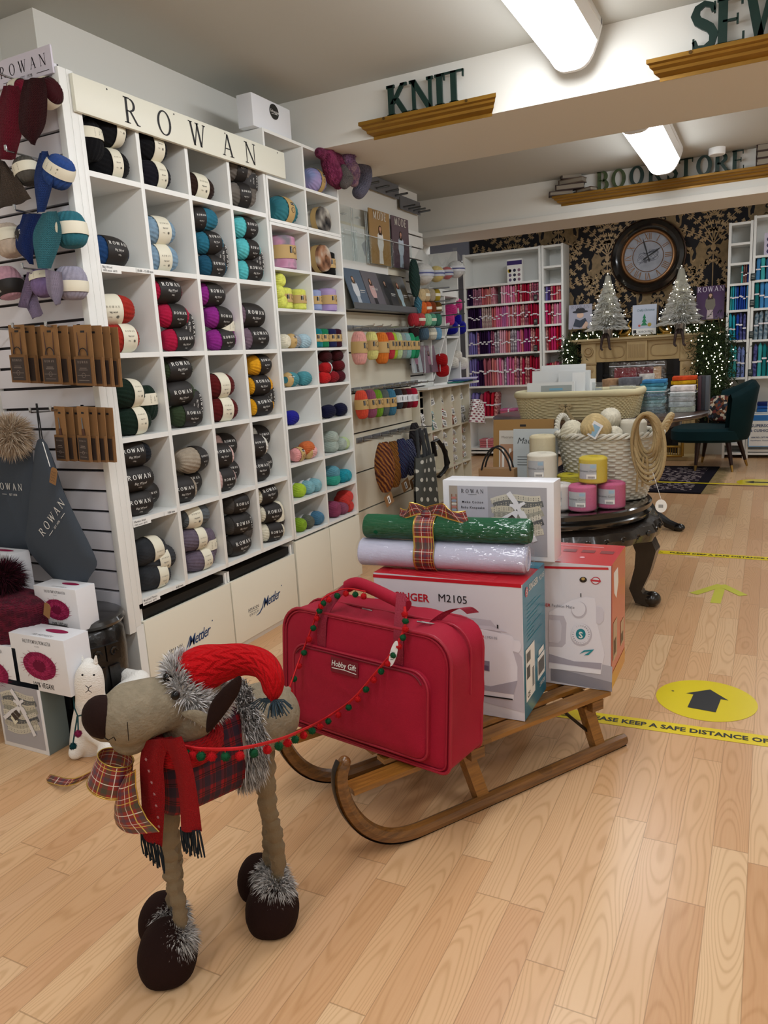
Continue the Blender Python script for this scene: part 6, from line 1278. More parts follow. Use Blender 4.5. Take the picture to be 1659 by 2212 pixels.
for i,n in enumerate(NUM):
    a=PI/2-i*PI/6; ux,uy=math.cos(a),math.sin(a); h=.085
    def gl(p,q,a=a): return f(Rk*.535*math.cos(a)+p*math.sin(a)+(q-h/2)*math.cos(a),Rk*.535*math.sin(a)-p*math.cos(a)+(q-h/2)*math.sin(a),.002)
    x=0; W={'I':.022,'V':.05,'X':.05}; tot=sum(W[c] for c in n); x=-tot/2
    for c in n:
        if c=='I': segs=[((.011,0),(.011,h),.009)]
        elif c=='V': segs=[((.005,h),(.025,0),.011),((.045,h),(.025,0),.005)]
        else: segs=[((.005,h),(.045,0),.011),((.045,h),(.005,0),.005)]
        for p0_,p1_,w_ in segs: b.add([gl(x+p0_[0]-w_/2,p0_[1]),gl(x+p0_[0]+w_/2,p0_[1]),gl(x+p1_[0]+w_/2,p1_[1]),gl(x+p1_[0]-w_/2,p1_[1])],[(0,1,2,3)])
        x+=W[c]
b.build('dial',r)
for ang,ln,w_,n_ in ((PI/2+.28,.25,.012,'minute_hand'),(.55,.19,.014,'hour_hand')):
    b=MB().m(mat('#121216',.4)); b.line2([(-.07*math.cos(ang),-.07*math.sin(ang)),(0,0),(ln*.7*math.cos(ang),ln*.7*math.sin(ang)),(ln*math.cos(ang),ln*math.sin(ang))],[w_*1.6,w_,w_*1.5,.002],f,.006 if 'min' in n_ else .004); b.build(n_,r)
# flocked trees
def xtree(u,vt,vb,w,label):
    yT=10.74; t_=P(u,vt,y=yT); bb=P(u,vb,y=yT); H=t_.z-bb.z; r=empty('flocked_tree',(bb.x,yT,zmn)); tag(r,label,'tree','flocked trees on the mantel')
    b=MB(); ms=[mat('#efece4',.9),mat('#faf9f5',.9),mat('#dedbd0',.9),mat('#9a9888',.9)]; b.m(mat('#b4b2a4',.9)); b.lathe([(w*.30,0),(w*.05,H*.95)],bb,seg=10); rs=random.Random(int(u))
    for i in range(3600):
        t=rs.random()**1.5; tt=t; a=rs.uniform(0,2*PI); R=w*.5*(1-tt)*(.96+.08*math.sin(tt*60)); p0_=bb+V((0,0,H*tt)); d=V((math.cos(a),math.sin(a),-.25)).normalized(); st=p0_+d*R*rs.uniform(.25,.7); en=p0_+d*R*rs.uniform(.85,1.1); s=d.cross(V((0,0,1))).normalized()*rs.uniform(.006,.013)*(1 if i%2 else 1); up=V((0,0,.008))
        b.m(ms[rs.choice((0,0,1,1,1,1,2,3))]); b.add([st-s,st+s,en+up],[(0,1,2)],smooth=False); b.add([st-up,st+up,en],[(0,1,2)],smooth=False)
    b.build('branches',r); b=MB().m(mat('#fff6e0',.5,emit=7))
    for i in range(55): t=rs.random()**1.4; a=rs.uniform(0,2*PI); R=w*.47*(1-t); b.ell(bb+V((R*math.cos(a),R*math.sin(a),H*t)),.005,6,4)
    b.build('fairy_lights',r)['kind']='stuff'
    b=MB().m(mat('#9a9a9c',.3,metal=.8)); zz=zmn+.001; b.lathe([(w*.10,0),(w*.11,.02),(w*.13,bb.z-zz),(w*.14,bb.z-zz+.005),(w*.12,bb.z-zz+.005)],(bb.x,yT,zz),seg=24); b.build('metal_pot',r)
xtree(1313,590,703,.60,'snowy flocked tree in a metal pot on the left of the mantel'); xtree(1470,574,690,.62,'snowy flocked tree in a metal pot on the right of the mantel')
# stocking holders
for k,u in enumerate((1308,1467)):
    p=P(u,735,y=yf-.07); b=MB().m(mat('#4a3c3a',.4,metal=.3,var=.3,vs=40)); 
    for s in (-1,1): chain(b,[(V((p.x+s*.015,yf-.05,zmn+.05)),.018),(V((p.x+s*.035,yf-.085,zmn+.02)),.02),(V((p.x+s*.05,yf-.09,zmn-.07)),.017),(V((p.x+s*.055,yf-.09,zmn-.13)),.015),(V((p.x+s*.055+.02,yf-.12,zmn-.15)),.014)],seg=10,n=14)
    b.m(mat('#4a3c3a',.4)); b.bb(p.x-.03,p.x+.03,yf-.07,yf+.0,zmn,zmn+.05,bev=.008); tag(b.build('shelf_sitter_legs'),f'pair of dangling decorative legs hanging over the mantel below the {["left","right"][k]} tree','ornament','dangling leg ornaments')
# books on easels
def easel_book(u0,u1,v0,v1,bg,title,lab,fig=None,extra=None,tcol='#8a8a9a',tilt=.12):
    a=P(u0,v1,y=10.74); c=P(u1,v0,y=10.74); w=c.x-a.x; h=c.z-a.z
    magazine((a.x,10.74,max(a.z,zmn+.01)),(1,0,0),(0,tilt,1),w,h,bg,lab,title,tcol,group='books on the mantel',fig=fig,extra=extra,name='book',cat='book',fh=.78)
    b=MB().m(mat('#7a6a48',.5,metal=.4)); b.tube([(a.x+w*.2,10.72,a.z+.02),(a.x+w*.1,10.70,zmn+.004)],.006,seg=6); b.tube([(a.x+w*.8,10.72,a.z+.02),(a.x+w*.9,10.70,zmn+.004)],.006,seg=6); b.bb(a.x+w*.15,a.x+w*.85,10.70,10.735,a.z-.012,a.z-.002); b.tube([(a.x+w*.5,10.78,a.z+h*.5),(a.x+w*.5,10.9,zmn+.004)],.006,seg=6); tag(b.build('easel'),'gilt easel under the '+lab.split(' on ')[0].split(', left')[0],'easel','easels on the mantel')
def ex1(b,f,w,h):
    b.m(mat('#e8c4ac',.5)).disc(w*.5,h*.56,w*.15,f,.0022,16,ry=h*.12); b.m(mat('#2c2c34',.6)).disc(w*.5,h*.70,w*.34,f,.0024,20,ry=h*.06); b.disc(w*.5,h*.77,w*.2,f,.0026,16,ry=h*.1); b.m(mat('#4c5360',.8)).poly([(w*.2,h*.12),(w*.3,h*.42),(w*.5,h*.34),(w*.72,h*.44),(w*.84,h*.2),(w*.5,h*.05)],f,.003); b.m(mat('#e8c4ac',.5)).poly([(w*.6,h*.1),(w*.75,h*.3),(w*.85,h*.22),(w*.8,0),(w*.6,0)],f,.0032)
easel_book(1228,1278,655,712,'#b4b4c4','ROWAN','pale book with a woman in a dark hat, left of the mantel',extra=ex1)
def ex2(b,f,w,h):
    b.m(mat('#2c8a5c',.5)); [b.poly([(w*.5-w*.14*(1-.25*i),h*(.30+.12*i)),(w*.5+w*.14*(1-.25*i),h*(.30+.12*i)),(w*.5,h*(.46+.12*i))],f,.002) for i in range(3)]; b.m(mat('#b8a03c',.5)).disc(w*.72,h*.32,w*.08,f,.002); b.m(mat('#d06050',.5)).disc(w*.3,h*.3,w*.05,f,.002); b.m(mat('#4a7a84',.5)); b.mesh2(text2('Crafty Christmas',h*.11,shear=.2),lambda p,q:f(w*.55+p*.75,h*.78+q,.002)); b.m(PAPERW).rect(0,0,w,h*.2,f,.0022); b.m(INK).rect(w*.05,h*.05,w*.18,h*.16,f,.003); b.mesh2(text2('SEARCH PRESS',h*.095),lambda p,q:f(w*.58+p*.8,h*.06+q,.003))
easel_book(1365,1418,655,724,'#c9d2e4',None,'pale blue Christmas craft book in the middle of the mantel',extra=ex2)
easel_book(1503,1566,614,692,'#4a2c58','ROWAN','purple ROWAN book with a figure in a wrap on the right of the mantel',fig=('#7a7468','#cfa890','#3a2a24','#c9b8ba'),tcol='#d8d0e0',tilt=.1)
# gilt swans
GOLD=mat('#b8944c',.25,metal=.9)
for u,s,n in ((1352,1,'left'),(1435,-1,'right')):
    p=P(u,715,y=10.76); x=p.x; b=MB().m(GOLD); z=zmn
    chain(b,[(V((x-.06*s,10.76,z+.03)),.02),(V((x,10.76,z+.04)),.03),(V((x+.05*s,10.76,z+.09)),.022),(V((x+.03*s,10.76,z+.15)),.014),(V((x+.06*s,10.76,z+.20)),.012)],seg=10); chain(b,[(V((x-.08*s,10.76,z+.05)),.02),(V((x-.05*s,10.76,z+.11)),.015),(V((x-.08*s,10.76,z+.16)),.006)],seg=8); b.bb(x-.09,x+.09,10.73,10.79,z,z+.015,bev=.004); tag(b.build('gilt_ornament'),f'curled gilt ornament on the {n} of the middle book','ornament','gilt ornaments')
# garlands with fairy lights
def garland(pts,rad,n,label,lights,ls):
    rs=random.Random(int(rad*1000)+n); b=MB(); gm=[mat('#2a3a20',.9),mat('#3c4a2a',.9),mat('#1c2818',.9)]
    def rp():
        t=rs.random()*(len(pts)-1); i=min(int(t),len(pts)-2); return V(pts[i]).lerp(V(pts[i+1]),t-i)
    for i in range(n):
        p=rp()+V((rs.gauss(0,.5)*rad,rs.gauss(0,.35)*rad,rs.gauss(0,.5)*rad)); p.y=min(p.y,YB-.04); d=V((rs.uniform(-1,1),rs.uniform(-1,.3),rs.uniform(-1,1))).normalized()*.06; s=d.cross(V((rs.uniform(-1,1),1,rs.uniform(-1,1)))).normalized()*.006
        b.m(gm[i%3]); b.add([p-s,p+s,p+d],[(0,1,2)])
    o=b.build('garland'); tag(o,label,'garland')
    b=MB().m(mat('#fff6e0',.5,emit=7))
    for i in range(lights): b.ell(rp()+V((rs.gauss(0,.5)*rad,-abs(rs.gauss(0,.4))*rad-.02,rs.gauss(0,.5)*rad)),.0065,6,4)
    l=b.build('fairy_lights',o); l['kind']='stuff'
garland([(-2.45,10.75,zmn+.03),(-2.0,10.8,zmn+.04),(-1.5,10.85,zmn+.03),(-1.0,10.8,zmn+.04),(-.6,10.78,zmn+.05)],.07,1800,'green garland with fairy lights lying along the mantel',90,1)
garland([(-2.50,10.66,zmn-.05),(-2.46,10.64,1.3),(-2.44,10.64,1.1)],.12,1500,'green garland with fairy lights hanging at the left of the fireplace',45,2)
garland([(-.66,10.6,zmn-.05),(-.64,10.58,1.35),(-.62,10.56,1.0),(-.66,10.58,.7)],.22,5200,'green garland with fairy lights hanging at the right of the fireplace',95,3)
# ---------- chair, rug ----------
VEL=mat('#06262a',.8,sheen=.15,var=.15,vs=5); LEGW=mat('#2a1410',.35); BRASS=mat('#b89858',.3,metal=.9)
def G(u,v): return P(u,v,z=0)
lf=[G(1505,1020),G(1622,1006),G(1527,998)]
cx,cy=-.60,9.85; r=empty('armchair',(cx,cy,0)); tag(r,'dark green velvet tub chair with brass-tipped legs beside the fireplace','chair')
zs=P(1490,915,y=9.55).z; 
def seatf(u,v):
    a=2*PI*v; rr=(1,1,1)
b=MB().m(VEL); sx,sy=.40,.40
def sup(c,rx,ry,z0,z1,bv=.03,e=.55,seg=40):
    prof=[(1-bv/rx,z0),(1,z0+bv),(1,z1-bv),(1-bv/rx,z1),(.6,z1+.012),(0.001,z1+.018)]
    vs=lambda i,j:V((c[0]+rx*prof[i][0]*math.copysign(abs(math.cos(2*PI*j/seg))**e,math.cos(2*PI*j/seg)),c[1]+ry*prof[i][0]*math.copysign(abs(math.sin(2*PI*j/seg))**e,math.sin(2*PI*j/seg)),prof[i][1]))
    b.grid(lambda u,v:vs(round(u*(len(prof)-1)),round(v*seg)%seg),len(prof)-1,seg,cv=True)
zseat=P(1500,925,y=9.6).z
sup((cx-.04,cy),.40,.40,zseat-.16,zseat); b.build('seat',r)
# curved back: wraps the +x side and rear
b=MB().m(VEL); zb1=P(1550,822,y=10.15).z
def backf(u,v):
    # u along arc, v around the thickness section
    a=-1.25+2.75*u; q=(u*2-1); top=zb1-.10*max(0,abs(q)-.35)**1.3*2.2; 
    sec=[(0,0),(.09,0),(.10,.06),(.10,.9),(.05,1.0),(0,.94)]
    i=v*6; k=int(i)%6; t=i-int(i); p=sec[k]; n_=sec[(k+1)%6]; th=p[0]+(n_[0]-p[0])*t; hh=p[1]+(n_[1]-p[1])*t
    R=.27+th+.09*hh*(1 if th>=0 else 0); z=zseat-.14+(top-zseat+.14)*hh
    ca,sa=math.cos(a),math.sin(a); e=.7
    return V((cx+.02+R*math.copysign(abs(ca)**e,ca)*1.08,cy+R*math.copysign(abs(sa)**e,sa)*.98,z))
b.grid(backf,26,18,cv=True,flip=True); 
b.build('backrest',r,sharp=60)
for x,y,dx,dy in ((-.74,9.50,-.02,-.03),(-.20,10.04,.09,.05),(-.72,10.28,-.04,.04),(-.34,9.52,.05,-.04)):
    b=MB().m(LEGW); t_=V((x-dx*1.2,y-dy*1.2,zseat-.15)); e_=V((x,y,.0)); m_=t_.lerp(e_,.78); b.tube([t_,m_],[.032,.018],seg=12); b.m(BRASS).tube([m_,e_],[.0185,.012],seg=12); b.build('leg',r)
b=MB(); k=NM(.9); X,Y,Z,co_=k.coords(); n=k.n('ShaderNodeTexVoronoi',i_Scale=28.0); k.link(co_,n.inputs['Vector']); k.color(k.ramp(n.outputs['Color'],[(.2,'#1c1414'),(.4,'#6a2a20'),(.55,'#c8b8a0'),(.7,'#7a4a2c'),(.85,'#2a3a4a')],'CONSTANT')); CUS=k.m
p=P(1545,900,y=9.95); pb=V((p.x-.02,p.y,p.z)); b=MB().m(CUS)
b.ell((0,0,0),(.2,.07,.17),24,16,fn=lambda q:(1/(abs(q.x)**4+abs(q.z)**4+.02+abs(q.y)**4)**.25)*.95 if True else 1); 
for i_,vv in enumerate(b.v): b.v[i_]=Matrix.Rotation(-.45,3,'Z')@(Matrix.Rotation(-.35,3,'X')@vv)+V((cx+.12,cy+.16,zseat+.19))
tag(b.build('cushion'),'dark patterned cushion printed with books lying on the green chair','cushion')
# rug
k=NM(.95,.1); X,Y,Z,co_=k.coords('UV'); n=k.n('ShaderNodeTexVoronoi',i_Scale=34.0); n.feature='F1'; k.link(co_,n.inputs['Vector']); n2=k.n('ShaderNodeTexNoise',i_Scale=60.0); k.link(co_,n2.inputs['Vector'])
c=k.ramp(k.math('ADD',k.math('MULTIPLY',n.outputs['Distance'],1.2),k.math('MULTIPLY',n2.outputs[0],.4)),[(.2,'#8a7a80'),(.35,'#3a2a34'),(.6,'#9a8c88'),(.75,'#241c24')])
ex=k.math('MINIMUM',k.math('MINIMUM',X,k.math('SUBTRACT',1.0,X)),k.math('MINIMUM',Y,k.math('SUBTRACT',1.0,Y)))
c=k.mix(k.math('LESS_THAN',ex,.06),c,hexc('#17141c')); k.color(c)
b=MB().m(k.m); ra=G(1575,1010); rb_=G(1525,1068); rc=V((ra.x-1.9,ra.y+.12,0)); rd=V((rb_.x-1.9,rb_.y+.12,0)); 
Aq=[V((-2.4,8.12,0)),V((rb_.x-.05,8.07,0)),V((rb_.x+.03,9.85,0)),V((-2.4,9.9,0))]
b.add([p+V((0,0,.002)) for p in Aq]+[p+V((0,0,.014)) for p in Aq],[(4,5,6,7),(0,1,5,4),(1,2,6,5),(2,3,7,6),(3,0,4,7)],[[(0,0),(1,0),(1,1),(0,1)]]+[[(0,0)]*4]*4,smooth=False); o=b.build('rug'); tag(o,'dark patterned rug with tan fringe under the green chair','rug')
b=MB(); rs=random.Random(1); fm=[mat('#a08c60',.9),mat('#8a7850',.9)]
for i in range(420):
    t=i/420; p=Aq[1].lerp(Aq[2],t)+V((0,0,.004)); q=p+V((rs.uniform(.08,.16),rs.uniform(-.03,.03),.002)); s=V((0,.002,0)); b.m(fm[i%2]); b.add([p-s,p+s,q+s,q-s],[(0,1,2,3)])
b.build('fringe',o)['kind']='stuff'
# ---------- floor markings ----------
YEL=mat('#e4cd14',.3,coat=.3); YTP=mat('#e6cc08',.35); BLKP=mat('#1a1a1c',.4)
F0=FR((0,0,0),(1,0,0),(0,1,0))
a=G(1526,1514); b=MB().m(YEL); b.disc(-.188,3.268,.2,F0,.0012,64); f=FR((-.188,3.268,0),(.995,-.09,0),(.09,.995,0))
b.m(BLKP); b.poly([(-.055,-.105),(.055,-.105),(.055,.03),(.085,.03),(0,.11),(-.085,.03),(-.055,.03)],f,.0022); b.m(mat('#6a6014',.5)).disc(-.14,.03,.006,f,.0022,8); tag(b.build('floor_sticker'),'round yellow floor sticker with a black arrow pointing to the back','sticker')
a=G(1640,1042); b=MB().m(YEL); b.disc(a.x-.02,a.y,.2,F0,.0012,64); f=FR((a.x-.02,a.y,0),(0,1,0),(-1,0,0)); b.m(BLKP); b.poly([(-.03,-.15),(.03,-.15),(.03,.03),(.075,.03),(0,.12),(-.075,.03),(-.03,.03)],f,.0022); tag(b.build('floor_sticker'),'distant round yellow floor sticker with an arrow pointing left','sticker')
def tape(p0_,p1_,w,lab,txt=True):
    d=(p1_-p0_); L=d.length; f=FR(p0_,d,V((-d.y,d.x,0))); b=MB().m(YTP); b.rect(0,-w/2,L,w/2,f,.0012); b.m(BLKP)
    if txt:
        x=.03
        while x<L-.3:
            b.line2([(x,-.022),(x+.07,-.022),(x+.035,.026),(x,-.022),(x+.02,-.022)],.006,f,.0022); b.rect(x+.032,-.004,x+.038,.012,f,.0023); b.rect(x+.032,-.014,x+.038,-.008,f,.0023)
            me=text2('PLEASE KEEP A SAFE DISTANCE OF 2 METRES',.046,'LEFT',bold=.03); b.mesh2(me,lambda p,q:f(x+.115+p*.97,q-.016,.0022) if x+.115+p*.97<L else f(L,q-.016,.0022)); x+=1.26
    tag(b.build('floor_tape'),lab,'tape','yellow distancing tapes')
a=(G(1190,1560)+V((0,0,0))); s0=P(1185,1536,z=0); e0=P(1659,1602,z=0); tape(V((s0.x,s0.y,0)),V((e0.x+(e0.x-s0.x)*.6,e0.y+(e0.y-s0.y)*.6,0)),.088,'yellow tape reading keep a safe distance, nearest the sled')
s0=G(1402,1191); e0=G(1659,1208); tape(V((s0.x,s0.y,0)),V((e0.x+.6,e0.y+.0,0)),.09,'yellow distancing tape across the floor behind the black carved table')
s0=G(1402,1043); e0=G(1659,1052); tape(V((s0.x-.3,s0.y,.015)),V((e0.x+.6,e0.y,.015)),.05,'thin yellow tape crossing the patterned rug',False)
# taped arrow
pt=[G(u,v) for u,v in ((1497,1282),(1549,1266),(1608,1286))]; b=MB().m(mat('#c4c03c',.4)); tip=G(1558,1264); l=G(1498,1283); rr_=G(1606,1287); st=G(1545,1303)
for p,q,h in ((tip,l,.0016),(tip,rr_,.002),(tip,st,.0012)): d=(q-p).normalized(); s=V((-d.y,d.x,0))*.028; b.add([p-s+V((0,0,h)),p+s+V((0,0,h)),q+s+V((0,0,h)),q-s+V((0,0,h))],[(0,1,2,3)])
tag(b.build('tape_arrow'),'arrow made of yellow tape strips pointing to the back of the shop','tape')
# ================= CARVED BLACK TABLE =================
LAC=mat('#100d0b',.16,coat=.8,spec=.6); CARV=mat('#1a130e',.3,bump=.7,bs=38,coat=.5)
tx,ty,tz,tR=-1.14,4.5,.62,.56
r=empty('carved_table',(tx,ty,0)); tag(r,'round black lacquered table with carved apron behind the sewing machine boxes','table')
b=MB().m(LAC); b.lathe([(tR*.95,tz-.085),(tR*.99,tz-.08),(tR,tz-.06),(tR*.97,tz-.045),(tR*1.0,tz-.03),(tR*1.0,tz-.008),(tR*.985,tz),(tR*.9,tz),(tR*.89,tz-.004),(0,tz-.004)],(tx,ty,0),seg=72,cap=False); b.build('table_top',r)
b=MB().m(CARV); b.lathe([(tR*.93,tz-.09),(tR*1.06,tz-.11),(tR*1.10,tz-.15),(tR*1.06,tz-.19),(tR*.94,tz-.205),(tR*.88,tz-.19)],(tx,ty,0),seg=96,cap=False,fn=lambda q,i,a:V((q.x*(1+.018*math.sin(18*a)*(i in(1,2,3))),q.y*(1+.018*math.sin(18*a)*(i in(1,2,3))),q.z-.02*max(0,math.cos(4*a+.4))*(i>2))))
for k in range(36):
    a=2*PI*k/36; f=FR((tx+tR*1.09*math.cos(a),ty+tR*1.09*math.sin(a),tz-.15),(-math.sin(a),math.cos(a),0),(0,0,1)); s_=.022
    b.tube([f(s_*math.cos(t)*(1-.08*i),s_*math.sin(t)*(1-.08*i),.003) for i,t in enumerate([q*.7 for q in range(11)])],.004,seg=5)
b.build('apron',r)
for k in range(4):
    a=-.09+k*PI/2; d=V((math.cos(a),math.sin(a),0)); c=V((tx,ty,0))
    b=MB().m(CARV); b.tube([c+d*tR*.90+V((0,0,tz-.16)),c+d*tR*.99+V((0,0,tz-.28)),c+d*tR*.95+V((0,0,.22)),c+d*tR*.88+V((0,0,.1)),c+d*tR*.92+V((0,0,.05)),c+d*tR*1.03+V((0,0,.04))],[.075,.08,.062,.05,.052,.05],seg=4,up=(-math.sin(a),math.cos(a),0)); b.ell(c+d*tR*1.04+V((0,0,.045)),(.05,.05,.045),12,8); b.build('leg',r)
# ---- wicker baskets
def wicker(fn,nrow,ncol,b,amp=.006):
    """fn(t,a)->(point,outward normal); woven strands as geometry"""
    def g(u,v):
        row=u*nrow; p,n=fn(u,2*PI*v); k=int(row*2)%2
        w=math.sin(2*PI*v*ncol/2+(PI if int(row)%2 else 0)); s=abs(math.sin(PI*row)); return p+n*amp*(w*1.0)*s+n*amp*.6*s
    b.grid(g,nrow*3,ncol*4,cv=True)
def oval(c,rx,ry,e=1.0):
    return lambda a,s=1: V((c[0]+rx*s*math.copysign(abs(math.cos(a))**e,math.cos(a)),c[1]+ry*s*math.copysign(abs(math.sin(a))**e,math.sin(a)),0))
WICK=mat('#cfcabb',.6,bump=.4,bs=120,var=.08,vs=40); WICC=mat('#c9bc94',.6,bump=.4,bs=120,var=.08,vs=30)
bc=(-.84,4.60); zb0,zb1=tz,1.0
r=empty('wicker_basket',(bc[0],bc[1],tz)); tag(r,'tall white oval wicker basket of cord balls on the black carved table','basket')
def bf(t,a):
    s=.70+.30*t**.8; p=V((bc[0]+.30*s*math.cos(a),bc[1]+.235*s*math.sin(a),zb0+(zb1-zb0)*t)); return p,V((math.cos(a),math.sin(a),0))
b=MB().m(WICK); wicker(bf,26,44,b,.007); b.lathe([(.2,0),(0,0)],(bc[0],bc[1],zb0+.01),cap=False); b.build('basket_body',r)
b=MB().m(WICK)
for ph in (0,2.1,4.2): b.tube([bf(1,a)[0]+bf(1,a)[1]*.012*math.cos(14*a+ph)+V((0,0,.012*math.sin(14*a+ph))) for a in [k*2*PI/160 for k in range(160)]],.009,seg=6,closed=True)
b.build('rim',r)
for a0,n in ((PI-.35,'left'),(-.05,'right')):
    b=MB().m(WICK if n=='left' else mat('#b8a47c',.6,bump=.4,bs=120))
    base=bf(1,a0)[0]; t_=V((-math.sin(a0),math.cos(a0),0)); nrm=bf(1,a0)[1]
    for ph in (0,2.1,4.2):
        pts=[]
        for k in range(31):
            q=PI*k/30; c=base+t_*.075*math.cos(q)+V((0,0,.10*math.sin(q)))+nrm*.05*math.sin(q)*(1 if n=='right' else .3); pts.append(c+V((.010*math.cos(9*q+ph),.006*math.cos(9*q+ph),.010*math.sin(9*q+ph))))
        b.tube(pts,.009,seg=6)
    b.build('handle',r)
CRD='#d2c4a0'; G='cord balls in the white wicker basket'
for (u,v,y,rr,c,lab,lb) in ((1235,932,4.47,.062,'#d6cfb8','cream cord ball at the left in the white wicker basket',0),(1287,925,4.42,.078,'#c2ab7c','tan cord ball with a blue label in the white wicker basket',1),(1318,905,4.62,.06,'#d9d2be','pale cord ball behind the tan one in the white basket',0),(1325,940,4.50,.05,'#d9d2be','ivory cord ball right of the tan one in the white basket',0)):
    p=P(u,v,y=y); o=ball(p,(rnd.random(),rnd.random(),rnd.random()*3),rr,rr*2.1,c,None,style='B',name='cord_ball'); tag(o,lab,'cord ball',G)
    if lb:
        b=MB().m(mat('#e8e8ea',.4)); f=FR(P(u-2,v+4,y=y-rr*1.02),(.85,-.1,-.5),(.5,-.1,.85)); b.prism([(-.03,-.045),(.03,-.045),(.03,.045),(-.03,.045)],f,0,.002); b.m(mat('#8fb4cc',.4)).rect(-.02,-.035,.02,.03,f,.003); q=b.build('label'); q.parent=o; q.matrix_parent_inverse=Matrix.LocRotScale(o.location,o.rotation_euler,o.scale).inverted()
def cone(u,v,y,col,label,rr=.076,h=.145,z=None,wrap=True,text=True):
    p=P(u,v,y=y); z=p.z if z is None else z; r=empty('cord_cone',(p.x,y,z)); tag(r,label,'cord spool','macrame cord spools on the black carved table')
    b=MB().m(mat(col,.8,bump=.3,bs=200)); prof=[(rr*.3,h*.96),(rr*.35,h),(rr*.85,h),(rr*.98,h*.95)]+[(rr*(1+.02*(i%2)),h*(.94-.88*i/22)) for i in range(23)]+[(rr*.95,.004),(rr*.8,0)]
    b.lathe([(a,c) for a,c in prof[::-1]],(p.x,y,z),seg=40,cap=False); b.build('cord',r)
    if text:
        b=MB().m(mat('#bcc0c4',.35)); a0=-PI/2-.25
        def lf(x,q,e=.002): a=a0+x/rr; return V((p.x+(rr*1.03+e)*math.cos(a),y+(rr*1.03+e)*math.sin(a),z+q))
        def rc(x0,y0,x1,y1,e): b.grid(lambda s,t:lf(x0+(x1-x0)*s,y0+(y1-y0)*t,e),8,1)
        rc(-.052,h*.2,.052,h*.78,.001); b.m(mat('#9fc0d4',.4)); rc(.02,h*.62,.048,h*.74,.002); b.m(PAPERW); rc(.0,h*.22,.05,h*.38,.002); b.m(INK)
        for i in range(9): rc(.008+i*.004,h*.235,.010+i*.004,h*.31,.003)
        b.m(mat('#5c6066',.5)); b.mesh2(text2('Macrame Cord',.017),lambda q,s:lf(q,h*.47+s,.003)); b.build('label',r)
    if wrap:
        b=MB().m(film(.10,.07,bs=30)); b.lathe([(rr*.5,-.0),(rr*1.07,.004),(rr*1.08,h*.5),(rr*1.07,h*.99),(rr*.6,h*1.04),(rr*.2,h*1.03)],(p.x,y,z+.001),seg=18,cap=False,fn=lambda q,i,a:V((q.x*(1+.03*math.sin(7*a+i*2)),q.y*(1+.03*math.sin(7*a+i*2)),q.z))); b.build('clear_wrap',r)
cone(1258,1100,4.16,'#d0648e','pink cord spool, left one of the two pink ones',z=tz); cone(1320,1092,4.27,'#c85a86','pink cord spool, right one of the two pink ones',z=tz); cone(1281,1030,4.22,'#d6be30','bright yellow cord spool stacked on the two pink ones',z=tz+.147)
cone(1207,1098,4.17,'#dcd6d0','white cord spool left of the pink ones',z=tz); cone(1232,1045,4.42,'#cfc02e','yellow cord spool standing behind the pink ones',z=tz+.05,text=False,h=.11)
cone(1171,1025,4.22,'#e2dccb','white cord spool with a blue label behind the gift box',z=tz+.15,rr=.082,h=.16); cone(1172,985,4.42,'#d6c9a4','natural cord spool standing behind the white one',z=tz+.22,rr=.075,text=False,h=.17); cone(1168,1060,4.22,'#dcd6c8','white cord spool at the bottom behind the gift box',z=tz,rr=.08,text=False,h=.148); cone(1170,1060,4.42,'#cfc4a4','natural cord spool at the bottom behind the others',z=tz,rr=.075,text=False,h=.218); cone(1234,1045,4.42,'#d8d2c4','white cord spool under the rear yellow one',z=tz,text=False,h=.05)
p=P(1365,935,y=4.66); cone(1367,930,4.66,'#d8d0bd','cream cord spool in clear wrap standing in the wicker basket',z=tz+.25,rr=.078,h=.2,text=False)
# rope coil over the handle
ROPE=mat('#a8926a',.8,bump=.9,bs=160,stretch=(1,1,1)); b=MB().m(ROPE); a=P(1392,900,y=4.40)
for k in range(7):
    w=.045+.007*k; H=.10+.016*k; top=a+V((.0+.003*k,-.012*k*.6,0))
    pts=[top+V((w*math.sin(q)+.02*(1-math.cos(q))*.5,.02*math.sin(q*2+k),-H*(1-math.cos(q))/1.0+.004*k)) for q in [i*2*PI/40 for i in range(40)]]
    b.tube(pts,.0095,seg=8,closed=True)
for k in range(3): b.tube([a+V((-.02+.02*k,-.03,-.22)),a+V((-.03+.03*k,-.03,-.34)),a+V((-.035+.03*k,-.02,-.42+.03*k))],.006,seg=6)
tag(b.build('rope_coil'),'coil of thick beige rope hung over the right end of the white wicker basket','rope')
b=MB().m(PAPERW); q=P(1428,1093,y=4.2); f=FR(q,(1,0,0),(0,0,1)); b.prism([(.03*math.cos(t),.036*math.sin(t)) for t in [i*PI/10 for i in range(20)]],f,0,.001); b.m(INK); [b.rect(-.012+i*.004,-.01,-.010+i*.004,.008,f,.002) for i in range(6)]; b.m(PAPERW).tube([q+V((0,0,.035)),P(1410,1020,y=4.3)],.001,seg=4); tag(b.build('swing_ticket'),'oval white barcode ticket dangling from the rope coil','tag')
